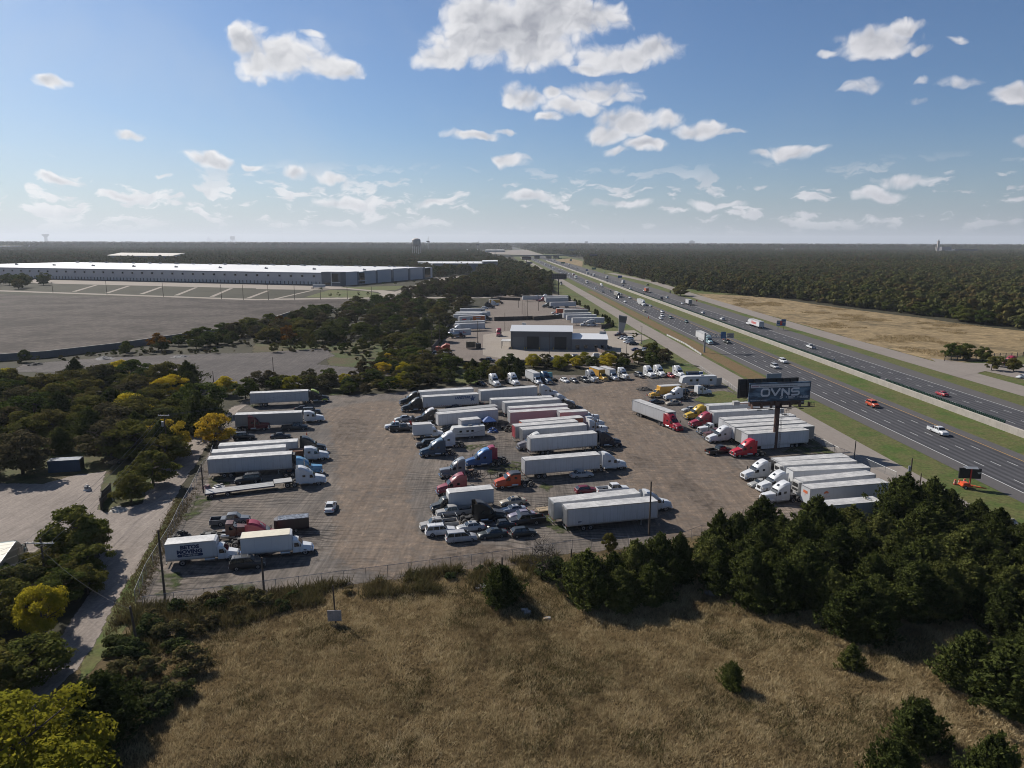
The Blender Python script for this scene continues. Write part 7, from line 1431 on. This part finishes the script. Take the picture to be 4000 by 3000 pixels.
cars('K',690,655,HR,'dark green sedan left of the gold one below the yellow box truck',(.02,.03,.035),'coupe'); cars('K',805,682,HL,'gold sedan below the white tractor at the yellow box truck',GOLD,'sedan')
tractor('K',1355,532,HR,'white day cab tractor facing right in front of the long camper',roof='mid',bunk=True,style='aero',stack=True)
cars('K',1100,520,HR,'dark car in front of the long camper',(.05,.055,.06),'suv')
def fifth():
    wm_=M['whiteb']; p=[]; q=MB(); q.prism([(0,1.5),(.35,3.3),(1.6,3.7),(12.2,3.6),(12.2,.7),(2.4,.7),(2.4,1.5)],-1.25,1.25,wm_); p.append(('body',q))
    for x in (2.8,4.9,9.8): p.append(('window',MB().box(x,x+.9,-1.275,-1.25,2.0,2.7,'glass').box(x,x+.9,1.25,1.275,2.0,2.7,'glass')))
    p.append(('roof_unit',MB().box(7,8,-.4,.4,3.62,3.9,'roofw'))); p.append(('slide_out',MB().box(5.8,9.0,-1.75,-1.25,1.0,3.1,wm_)))
    for s in (-1,1): wheel(p,8.6,s*1.2,.38,.24); wheel(p,9.5,s*1.2,.38,.24)
    return p
b=at('K',960,425); spawn('fifth',fifth,'camper_trailer',(b.x,b.y+1.5,0),R(10),'long white fifth wheel camper behind the yellow box truck','camper')
# lower right group
RG='white trailers of the lower right group'
trl_edge('L',635,520,1605,455,'L','topmost trailer of the lower right group with a dark cooling unit',reefer='frame',group=RG); trl_edge('L',715,575,1702,515,'L','second trailer of the lower right group with a white and black cooling unit',reefer='roofw',group=RG); trl_edge('L',855,650,1868,600,'L','third trailer of the lower right group with a plain white front',group=RG,side='whiteb'); trl_edge('L',970,790,1952,690,'L','fourth trailer of the lower right group, cooling unit on its front',reefer='roofw',group=RG)
def deco_or(q,L):
    o_=simple('orange_ink',(.60,.14,.05),.5)
    for i in range(12): a=math.pi*i/12; b_=math.pi*(i+1)/12; q.poly([(-3.3-.5*math.cos(a),1.31,3.0+.45*math.sin(a)),(-3.3-.5*math.cos(b_),1.31,3.0+.45*math.sin(b_)),(-3.3-.1*math.cos(b_),1.31,3.0+.1*math.sin(b_)),(-3.3-.1*math.cos(a),1.31,3.0+.1*math.sin(a))],o_)
    q.box(-3.33,-3.26,1.30,1.31,2.4,3.0,o_); q.box(-4.1,-2.5,1.30,1.31,2.3,2.36,o_); q.box(.015,.02,-.6,.6,2.9,3.4,o_); q.box(.015,.02,-.1,.0,2.4,2.9,o_)
trl_edge('L',1080,885,2110,800,'L','white trailer with an orange umbrella mark above the cedar grove',deco=deco_or,group=RG,side='whiteb'); trl_edge('L',1180,1120,2040,1048,'L','white trailer mostly hidden behind the cedars',group=RG)
tractor('L',290,785,HL,'upper white tractor of the lower right group'); tractor('L',510,945,HL,'middle white tractor of the lower right group with a black grille',grille='frame'); tractor('L',560,1100,HL,'lowest white tractor of the right side, its wheels behind a cedar',grille='chrome',roof='high',style='classic')
cars('L',355,880,HL,'silver sedan between the white tractors of the lower right group',(.38,.38,.36),'sedan')
# north row facing the camera
NH=-68; NG_='tractors of the north row'
tractor('G',1770,465,NH,'white tractor at the left end of the north row',(.60,.61,.62),group=NG_); tractor('H',215,450,NH,'second white tractor from the left in the north row',(.66,.67,.68),group=NG_)
veh('nbox',lambda:boxtruck(L=7.2),'box_truck','H',590,430,NH,'white box truck in the north row beside the blue tractor','truck','box trucks'); tractor('H',745,425,NH,'dark blue tractor in the north row',(.01,.05,.11),group=NG_)
def cabaway(): 
    p=semi((.12,.42,.46),'flat','aero',bunk=False); return p
b=at('H',900,400); spawn('teal',cabaway,'semi_tractor',(b.x-2.4,b.y+7.5,0),R(112),'teal tractor facing away with its bare chassis towards the yard','truck',NG_)
cars('H',1050,398,NH,'white sedan in the north row',WHT,'sedan'); cars('H',1200,402,NH,'black and silver sedan in the north row',(.05,.05,.055),'sedan',roofc=(.3,.3,.31)); cars('H',1370,395,NH,'black pickup with its tailgate to the hedge in the north row',(.03,.035,.04),'pickup')
tractor('H',1490,395,NH,'silver grey tractor left of the yellow box truck in the north row',(.36,.37,.39),group=NG_); veh('nybox',lambda:boxtruck(cab=(.68,.38,.03),box='yellowb',L=7.2),'box_truck','H',1655,370,NH,'yellow box truck in the north row','truck','box trucks'); veh('nbox',lambda:boxtruck(L=7.2),'box_truck','H',1830,365,NH,'white box truck right of the yellow one in the north row','truck','box trucks')
tractor('H',2000,350,NH,'white tractor with red tipped stacks in the north row',WHT,style='classic',stack=True,group=NG_); tractor('K',490,285,NH-5,'short nosed white tractor right of the dark suv in the north row',WHT,group=NG_); tractor('K',640,272,NH-5,'white tractor between its twin and the small red car',WHT,group=NG_); cars('K',360,285,NH,'dark suv in the north row',(.03,.035,.045),'suv'); cars('K',800,285,NH,'small red car in the north row',(.40,.04,.04),'hatch'); tractor('K',920,283,NH-5,'white tractor with a black grille at the right end of the north row',WHT,grille='frame',group=NG_)
cars('G',1580,452,-50,'black car on the grass left of the north row',BLK,'coupe'); cars('G',1740,70,-25,'black pickup at the near fence of the far yard',BLK,'pickup')
# west yard
_c=at('Z',61,2115,4.1); _a=at('Z',0,2198,4.1); _d=(_c-_a); _d.z=0; _d.normalize(); _rz=math.atan2(_d.y,_d.x); _o=_c+Vector((-_d.y,_d.x,0))*1.3; _o.z=0
spawn(('semi','green'),lambda:semi((.03,.07,.05)),'semi_tractor',_o+_d*4.4,_rz,'dark green tractor at the left edge of the photo','truck')
spawn('wtr',lambda:trailer(side='dull',roof=simple('cream_trailer_roof',(.60,.56,.44),.6)),'semi_trailer',_o,_rz,'trailer with a cream roof at the left edge of the photo','trailer')
cars('P',165,470,55,'pale pink old car behind the round bush at the lower left',(.40,.26,.22),'pickup')
b=at('E',690,1230)
def container(): 
    q=MB(); q.box(-3,3,-1.2,1.2,.1,2.6,simple('box_blue',(.015,.045,.09),.6)); return [('body',q),('door',MB().box(3,3.05,-1.1,1.1,.2,2.5,'frame'))]
spawn('cont',container,'storage_container',(b.x,b.y+1,0),R(12),'dark blue container in the shade of the thick wood','container'); b=at('E',1310,1110); spawn('util',utility,'utility_trailer',(b.x,b.y,0),R(80),'pale trailer in a gap of the thick wood','trailer')
# far yard
FY='trailers of the far yard'
def tl(c,xa,ya,xb,yb,n,l,**k): trl_edge(c,xa,ya,xb,yb,n,l,group=FY,**k)
tl('T',655,418,1165,402,'R','topmost white trailer at the left of the far yard',hd=10); tl('T',588,490,1140,445,'R','second white trailer at the left of the far yard',hd=13); tl('T',560,512,1100,470,'R','third white trailer at the left of the far yard',hd=13); tl('T',570,520,1155,500,'R','fourth white trailer at the left of the far yard',hd=13); tl('T',515,548,1060,528,'R','white trailer above the orange printed one in the far yard',hd=13)
def deco_ad(q,L):
    y=-1.31; q.box(-8,-.6,y,y+.005,1.35,3.9,simple('ad_orange',(.62,.17,.04),.5)); q.box(-6.2,-3.2,y-.012,y-.008,2.85,3.4,M['roofw']); q.box(-6.0,-3.4,y-.012,y-.008,1.8,2.35,M['roofw']); q.box(-14.6,-12,y,y+.005,2,2.8,M['redink']); q.bar((-9,y,2.0),(-9,y+.01,2.0),.9,'dull',14)
tl('T',630,590,1210,568,'R','trailer with orange advertising on its side in the far yard',deco=deco_ad); tl('T',560,696,1200,676,'R','white trailer below the orange printed one in the far yard',hd=13); tl('T',545,745,1188,724,'R','lowest long white trailer at the left of the far yard',hd=13)
def deco_fx(q,L): q.text('Fed',1.3,(-6.2,1.31,2.2),(-1,0,0),(0,0,1),M['purple'],.04); q.text('Ex',1.3,(-8.2,1.31,2.2),(-1,0,0),(0,0,1),simple('red_ink2',(.5,.05,.05),.5),.04)
def deco_fx2(q,L): q.text('Fed',1.3,(-6.3,-1.31,2.2),(1,0,0),(0,0,1),M['purple'],.04); q.text('Ex',1.3,(-4.0,-1.31,2.2),(1,0,0),(0,0,1),simple('red_ink2',(.5,.05,.05),.5),.04)
tl('T',545,872,856,862,'R','short white trailer with violet and red letters in the far yard',deco=deco_fx2,L=8.6)
FT='tractors of the far yard'
def ft(c,x,y,hd,l,col=WHT,**k): tractor(c,x,y,hd,l,col,group=FT,**k)
ft('T',490,935,HL,'white tractor facing left beside the short lettered trailer'); ft('T',1370,412,HR,'dark tractor with a pointed roof at the top of the far yard',(.03,.04,.05)); ft('T',1455,355,HR,'white tractor at the top of the far yard'); ft('T',1250,575,HR,'upper dark tractor in front of the far yard trailers',(.015,.02,.025)); ft('T',1300,675,HR,'dark tractor hitched to the orange printed trailer',(.015,.02,.022)); cars('T',1240,428,HR,'white suv at the top of the far yard',WHT,'suv',group='cars of the far yard')
veh('ybox2',lambda:boxtruck(cab=(.10,.05,.03),box='yellowb',L=8.2),'box_truck','T',1560,318,HR,'yellow box truck at the top of the far yard','truck','box trucks')
def tanker():
    p=boxtruck(cab=(.07,.015,.02),L=5.5); p=[q for q in p if q[0] not in('cargo_box','roof','rail','rear_door')]; 
    return p
def tank2():
    base=boxtruck(cab=(.07,.015,.02),L=5.8); keep=[];mp={}
    for i,q in enumerate(base):
        if q[0] in('cargo_box','roof','rail','rear_door'): continue
        mp[i]=len(keep); keep.append((q[0],q[1])+((mp[q[2]],) if len(q)>2 else ()))
    t=MB(); pr=[(-7.6,.2),(-7.4,.8),(-7.0,1.02),(-2.7,1.02),(-2.3,.8),(-2.1,.2)]
    for (a,r0),(b_,r1) in zip(pr[:-1],pr[1:]): t.bar((a,0,2.05),(b_,0,2.05),r0,'alu',18,r1)
    keep.append(('tank',t)); return keep
veh('tank',tank2,'tanker_truck','T',725,1052,HR,'dark red tanker truck with a white tank in the far yard','truck')
def mixer():
    base=boxtruck(cab=(.66,.67,.67),L=5.8,box='roofw'); keep=[];mp={}
    for i,q in enumerate(base):
        if q[0] in('cargo_box','roof','rail','rear_door'): continue
        mp[i]=len(keep); keep.append((q[0],q[1])+((mp[q[2]],) if len(q)>2 else ()))
    t=MB(); pr=[(-7.8,.55),(-7.2,1.0),(-5.6,1.3),(-4.0,1.2),(-2.6,.7),(-2.3,.35)]
    for k,((a,r0),(b_,r1)) in enumerate(zip(pr[:-1],pr[1:])): t.bar((a,0,2.9-(a+7.8)*.17),(b_,0,2.9-(b_+7.8)*.17),r0,'roofw',18,r1)
    keep.append(('drum',t)); c_=MB(); c_.prism([(-8.6,2.2),(-7.6,3.9),(-7.4,3.8),(-8.3,2.1)],-.4,.4,'steel'); keep.append(('chute',c_)); return keep
veh('mix',mixer,'cement_mixer','U',470,1345,75,'white cement mixer seen from behind below the service building','truck','mixers'); veh('mix',mixer,'cement_mixer','U',905,670,HL,'white cement mixer at the end of the far yard trailers','truck','mixers')
ft('U',720,1330,-90,'black tractor facing the camera below the service building',BLK,roof='mid'); ft('U',1030,1300,105,'white tractor seen from behind below the service building'); ft('T',1530,1025,-92,'crimson tractor left of the service building',(.28,.01,.03))
ft('U',905,672,HL,'white tractor behind the white pickup at the far yard end') if False else None; cars('U',1020,672,HL,'white pickup beside the far yard mixer',WHT,'pickup',group='cars of the far yard')
ft('C',185,712,HL,'blue tractor at the back of the far yard',(.04,.08,.16)); tl('C',95,678,255,668,'L','white trailer behind the blue tractor of the far yard',hd=12)
ft('U',135,228,HL,'red tractor at the back of the far yard',(.24,.02,.035)); ft('U',175,170,HL,'grey tractor hidden behind the red one in the far yard',SIL); tl('U',250,120,595,106,'L','topmost white trailer at the right of the far yard',hd=12); tl('U',228,142,610,132,'L','second white trailer at the right of the far yard',hd=12); tl('U',245,158,612,146,'L','third white trailer at the right of the far yard, behind the red tractor',hd=12)
ft('U',215,330,HL,'dark grey tractor in the far yard',(.035,.045,.045)); tl('U',325,235,716,216,'L','white trailer hitched to the dark grey tractor of the far yard',hd=12)
tl('U',440,348,875,325,'L','orange trailer of the far yard',side='orange',hd=12); tl('U',575,368,915,352,'L','grey white trailer below the orange one in the far yard',side='dull',hd=12); tl('U',560,432,1030,415,'L','white trailer behind the two lowest ones at the right of the far yard',hd=12)
def deco_jcl(q,L): q.text('JEVIC',1.5,(-13.4,1.31,2.0),(-1,0,0),(0,0,1),M['navy'],.05,.3) if False else q.box(-14.6,-12.0,1.30,1.31,2.2,2.9,M['purple'])
tl('U',625,468,1125,450,'L','white trailer with a violet mark in the far yard',deco=deco_jcl,hd=12); tl('U',725,520,1237,495,'L','lowest white trailer at the right of the far yard',hd=12)
for c,x,y,hd,l,col,k in (('U',305,342,HL,'dark car under the far yard trailer',BLK,'sedan'),('U',395,360,HL,'second dark car under the far yard trailer',BLK,'suv'),('U',375,448,HL,'white pickup at the orange trailer of the far yard',WHT,'pickup'),('U',410,475,HL,'black car at the grey white trailer of the far yard',BLK,'sedan'),('U',450,482,HL,'white car at the panel fence of the far yard',WHT,'sedan'),('T',420,1420,HR,'uppermost white pickup at the left corner of the far yard',WHT,'pickup'),('T',430,1455,HR,'second white pickup at the left corner of the far yard',WHT,'pickup'),('T',440,1510,HR,'third white pickup at the left corner of the far yard',(.5,.52,.56),'pickup'),('T',250,1500,HR,'white pickup behind the others at the left corner of the far yard',WHT,'pickup'),('T',390,1560,HR,'lowest white pickup at the left corner of the far yard',(.6,.61,.63),'pickup'),('T',200,1430,HR,'dark pickup behind the white ones at the left corner of the far yard',BLK,'pickup')): cars(c,x,y,hd,l,col,k,group='cars of the far yard')
for x,y,l,col,k,hd in ((230,505,'maroon pickup at the top of the service lot car row',(.07,.012,.02),'pickup',HL),(330,590,'black car second in the service lot car row',(.03,.02,.02),'sedan',HL),(360,592,'dark brown suv in the service lot car row',(.04,.02,.018),'suv',HL),(410,612,'white sedan in the service lot car row',WHT,'sedan',HL),(530,640,'white suv in the service lot car row',WHT,'suv',HL),(520,715,'white coupe in the service lot car row',WHT,'coupe',HL),(600,750,'grey blue car in the service lot car row',(.12,.14,.18),'sedan',HL),(860,778,'black suv at the lower end of the service lot car row',BLK,'suv',HR),(960,960,'blue sedan of the lower three cars in the service lot',(.05,.06,.14),'sedan',HR),(1230,985,'grey pickup of the lower three cars in the service lot',(.10,.11,.14),'pickup',HR),(1270,1062,'white suv in front of the lower three cars in the service lot',WHT,'suv',HR)): cars('X',x,y,hd,l,col,k,group='cars of the service lot')
cars('U',1400,1075,HR,'dark pickup beside the lean-to annex',(.02,.025,.03),'pickup',group='cars of the service lot')
def machine():
    q=MB(); q.box(-2.2,2.0,-1.3,1.3,.6,3.2,simple('machine_olive',(.16,.13,.09),.8,0,.3,2)); r=MB(); [r.box(-2.0+i*.6,-1.9+i*.6,-1.35,1.35,.7,3.3,'frame') for i in range(7)]; g=MB(); g.box(2.3,4.4,-1.2,1.2,.3,2.4,'frame'); g.bar((3.2,0,2.4),(3.2,0,3.2),.2,'frame',8); return [('housing',q),('rib',r),('engine',g)]
b=at('T',880,1290); spawn('mach',machine,'generator_unit',(b.x,b.y+1,0),R(8),'olive machinery block with a dark engine in the far yard','machinery')
def bucket():
    q=MB(); q.prism([(-1.6,0),(1.6,0),(1.9,2.6),(.2,2.8),(-1.9,1.6)],-1.4,1.4,simple('rust_orange',(.34,.06,.02),.6)); g=MB(); g.box(-1,1.9,-2.6,-1.4,.2,1.0,'orangep'); return [('bucket',q),('blade',g)]
b=at('T',330,1320); spawn('buck',bucket,'loader_bucket',(b.x,b.y+1,0),R(10),'orange loader bucket at the fence of the far yard','loader part'); b=at('T',270,1345); spawn('buck',bucket,'loader_bucket',(b.x-1,b.y-3,0),R(190),'second orange loader bucket, nearer the white pickups','loader part')
spawn('wtrl',lambda:trailer(L=12.2,side='white'),'semi_trailer',Vector((at('B',600,612).x,at('B',600,612).y,0)),R(12),'lone white trailer in front of the long warehouse','trailer')
# motorway traffic
SBH=-88.55; NBH=91.45; TG='vehicles on the near carriageway'; TG2='vehicles on the far carriageway'
def hw(c,x,y,kind,l,col=WHT,nb=False,g=None,**k):
    p=at(c,x,y); flat=p.y>330; hd=NBH if nb else SBH; d=Vector((math.cos(R(hd)),math.sin(R(hd)),0)); gr=g or (TG2 if nb else TG)
    if kind in('sedan','suv','van','pickup','hatch','coupe'):
        nm='moving_car' if kind not in('pickup','van') else dict(pickup='pickup_truck',van='minivan')[kind]; spawn(('car',col,kind,str(sorted(k.items()))),lambda:car(col,kind,**k),nm,(p.x,p.y,.1)+() if False else Vector((p.x,p.y,.1))+d*1.4,R(hd),l,dict(suv='suv',van='minivan',pickup='pickup truck').get(kind,'car'),gr,flat)
    elif kind=='box': spawn(('hb',col,str(k)),lambda:boxtruck(cab=col,L=6.8,**k),'box_truck',Vector((p.x,p.y,.1))+d*3.5,R(hd),l,'truck',gr,flat)
    elif kind=='mixer': spawn('mix',mixer,'cement_mixer',Vector((p.x,p.y,.1))+d*3,R(hd),l,'truck',gr,flat)
    elif kind=='semi':
        tk={q:v for q,v in k.items() if q in('side','skirt','deco','doors','L')}; spawn(('hs',col),lambda:semi(col),'semi_tractor',Vector((p.x,p.y,.1))+d*9,R(hd),l,'truck',gr,flat)
        spawn(('ht',str(sorted([(a,str(b_)) for a,b_ in tk.items()]))),lambda:trailer(**tk),'semi_trailer',Vector((p.x,p.y,.1))+d*4.8,R(hd),'trailer pulled by the '+l.replace('pulling a trailer','').strip(),'trailer',gr+' trailers',flat)
hw('O',258,448,'suv','orange suv on the near carriageway',(.50,.07,.02)); hw('O',878,705,'pickup','white pickup, nearest vehicle on the near carriageway',WHT)
hw('W',1945,1250,'van','silver minivan on the near carriageway left of the white suv',SIL); hw('W',2062,1172,'suv','white suv on the near carriageway right of the silver minivan',WHT)
hw('W',1262,893,'pickup','dark wrecker with a boom right of the light blue truck',(.04,.05,.05),cover='tow'); hw('W',930,870,'semi','light blue tractor pulling a trailer at the sign gantry',(.28,.42,.46),skirt=True)
hw('W',668,592,'sedan','dark green sedan behind the truck at the gantry',(.05,.09,.085)); hw('W',440,535,'suv','grey green suv in the group of four cars',(.16,.2,.2)); hw('W',297,542,'sedan','white sedan at the left of the group of four cars',WHT); hw('W',320,508,'suv','white suv in the group of four cars',WHT); hw('W',318,443,'sedan','white sedan at the top of the group of four cars',WHT); hw('W',66,440,'suv','beige suv on the near shoulder lane',(.40,.37,.30)); hw('W',152,364,'sedan','silver sedan right of the white truck and trailer',SIL)
hw('V',1690,1060,'semi','white tractor pulling a trailer in the middle of the near carriageway',WHT,skirt=True); hw('V',1440,918,'suv','white suv right of the grey box trailer',WHT); hw('V',1335,1008,'sedan','white sedan in the slow lane of the near carriageway',WHT); hw('V',1145,926,'sedan','black sedan beside the grey box trailer',BLK); hw('V',1170,885,'semi','black tractor pulling a trailer on the near carriageway',BLK,side='dull'); hw('V',1250,838,'sedan','grey sedan beyond the black tractor',SIL)
hw('V',1018,780,'suv','dark silver suv in the centre lane, far',(.2,.21,.22)); hw('V',850,790,'suv','dark grey suv in the slow lane, far',(.1,.11,.12)); hw('V',830,668,'mixer','cement mixer on the near carriageway'); hw('V',692,712,'van','white van left of the cement mixer',WHT); hw('V',510,600,'box','white box truck left of the cement mixer',WHT,box='dull'); hw('V',402,545,'sedan','grey sedan left of the far box truck',(.1,.11,.12)); hw('V',272,488,'box','white box truck right of the billboard seen from behind',WHT); hw('V',225,430,'box','red cab truck beyond the white box truck',(.30,.02,.02)); hw('V',145,455,'suv','pale suv beside the billboard seen from behind',SIL); hw('V',122,392,'sedan','white car just beyond the billboard seen from behind',WHT); hw('V',42,380,'sedan','white car at the billboard top',WHT)
for i,(x,y,k,col) in enumerate([(1060,752,'sedan',WHT),(1105,748,'sedan',SIL),(1035,745,'suv',(.1,.1,.11)),(1130,750,'sedan',BLK),(1017,688,'sedan',WHT),(998,698,'sedan',BLK),(1090,694,'suv',WHT),(885,682,'suv',WHT),(885,645,'van',WHT),(922,642,'sedan',SIL),(830,622,'box',(.3,.45,.45)),(778,612,'suv',SIL),(715,590,'box',(.12,.2,.14)),(688,560,'sedan',BLK),(603,535,'box',(.6,.6,.6)),(550,515,'box',WHT),(490,490,'box',(.2,.2,.2))]):
    hw('S',x,y,k,['far cluster of traffic: '+q for q in ('white car in the centre of the trio','silver car at the right of the trio','dark suv at the left of the trio','black car at the end of the trio','white car ahead of the trio','black car ahead of the trio','white suv right of the pair ahead','white suv in the slow lane','white van ahead of the slow suv','silver car beside the white van','teal box truck','silver suv ahead of the teal truck','green box truck','black car ahead of the green truck','white truck near the bridge','second white truck near the bridge','dark truck closest to the bridge')][i],col)
hw('O',895,345,'sedan','red sedan on the far carriageway',(.33,.01,.02),nb=True); hw('D',362,1128,'pickup','white pickup on the far carriageway',WHT,nb=True,cover='bedcover')
def deco_wg(q,L): q.text('Walgreens',2.3,(-3.6,1.31,2.0),(-1,0,0),(0,0,1),M['redink'],.06,.35,.78)
hw('W',1640,650,'semi','white tractor pulling a trailer with red script',WHT,nb=True,deco=deco_wg,side='whiteb')
hw('W',1182,555,'suv','white suv left of the trailer with red script',WHT,nb=True); hw('W',906,464,'suv','white suv behind the grey box truck on the far carriageway',WHT,nb=True); hw('W',700,335,'semi','grey sided tractor pulling a trailer on the far carriageway',BLK,nb=True,side='white',doors='dull',L=9.0); hw('W',610,326,'sedan','white car beside the trailer on the far carriageway',WHT,nb=True); hw('W',388,238,'van','white van on the far carriageway by the lone round tree',WHT,nb=True); hw('W',306,255,'suv','black suv at the median wall of the far carriageway',BLK,nb=True)
hw('V',1800,785,'semi','white tractor pulling a trailer with orange sides',WHT,nb=True,side='orange',doors='orange',L=8.6); hw('V',1738,838,'sedan','dark red car at the median wall below the orange trailer',(.15,.02,.02),nb=True); hw('V',1450,720,'pickup','white pickup at the median wall of the far carriageway',WHT,nb=True); hw('V',1300,600,'semi','white tractor pulling a trailer near the blue road sign',WHT,nb=True,L=8.6); hw('V',1290,645,'sedan','blue car beside the trailer near the blue road sign',(.02,.03,.12),nb=True); hw('V',940,552,'sedan','dark car at the median wall, far',BLK,nb=True); hw('V',940,490,'box','white bus like box truck on the far carriageway',WHT,nb=True); hw('V',660,440,'box','light grey truck near the green road sign',SIL,nb=True); hw('V',600,412,'sedan','black car among the far trucks',BLK,nb=True); hw('V',568,405,'sedan','white car among the far trucks',WHT,nb=True); hw('V',525,395,'box','grey box truck near the green road sign',(.35,.35,.35),nb=True)
for i,(x,y,k,col) in enumerate([(1420,668,'sedan',BLK),(1392,645,'sedan',SIL),(1335,635,'sedan',BLK),(1272,620,'van',WHT),(1228,590,'box',WHT),(1135,572,'sedan',WHT),(915,490,'box',WHT),(955,540,'pickup',BLK),(850,488,'sedan',BLK),(788,466,'sedan',BLK)]):
    hw('S',x,y,k,'far carriageway beyond the green sign: '+['black car nearest','silver car','second black car','white van','white box truck','white car','white truck under the bridge approach','dark pickup','small black car','last black car'][i],col,nb=True)
for c,x,y,l,k,hd in (('V',1815,635,'dark suv on the east frontage road','suv',NBH),('V',885,358,'silver car on the far part of the east frontage road','sedan',NBH),('V',462,186,'dark car on the curve of the far ramp','sedan',NBH),('S',1725,668,'black car beside the green road sign','sedan',NBH)):
    p=at(c,x,y); spawn(('fr',l),lambda:car((.05,.055,.06) if 'dark' in l or 'black' in l else SIL,k),'moving_car',(p.x,p.y,.1),R(hd),l,'car' if k!='suv' else 'suv',None,True)
b=at('C',425,585); spawn(('hs',BLK),lambda:semi(BLK),'semi_tractor',(b.x,b.y,.1),R(SBH),'dark truck on the frontage road below the billboard seen from behind','truck',None,True)
tractor('D',2065,1285,HL,'crimson tractor at the right edge beyond the motorway',(.28,.012,.035),group=None); p=at('D',2300,1275); spawn(('rt',),lambda:trailer(),'semi_trailer',(p.x,p.y+2,0),R(190),'white trailer at the right edge behind the crimson tractor','trailer')
cars('O',1640,190,HL,'white car behind the small trees at the right edge',WHT,'sedan',group=None)
for i,(x,y) in enumerate([(640,55),(720,60),(780,65)]): p=at('B',1560+i*22,470); spawn(('fr','w'),lambda:boxtruck(L=6),'box_truck',(p.x,p.y,0),R(-60),['left','middle','right'][i]+' white truck parked at the corner of the long warehouse','truck',None,True)
# ------------------------------------------------------------------ air: even haze round the whole scene
hm=MB(); hm.box(-34000,34000,-34000,34000,-1.0,330.0,'steel')
hz_m=bpy.data.materials.new('haze_air'); hz_m.use_nodes=True; t=NT(hz_m.node_tree); t.n.clear(); v=t.new('ShaderNodeVolumePrincipled'); v.inputs['Color'].default_value=(.78,.83,.90,1); v.inputs['Density'].default_value=5.5e-5; v.inputs['Anisotropy'].default_value=.2
o_=t.new('ShaderNodeOutputMaterial'); t.l.new(v.outputs[0],o_.inputs['Volume']); hm.mats=[hz_m]
hb=part('haze',hm); tag(hb,kind='stuff')
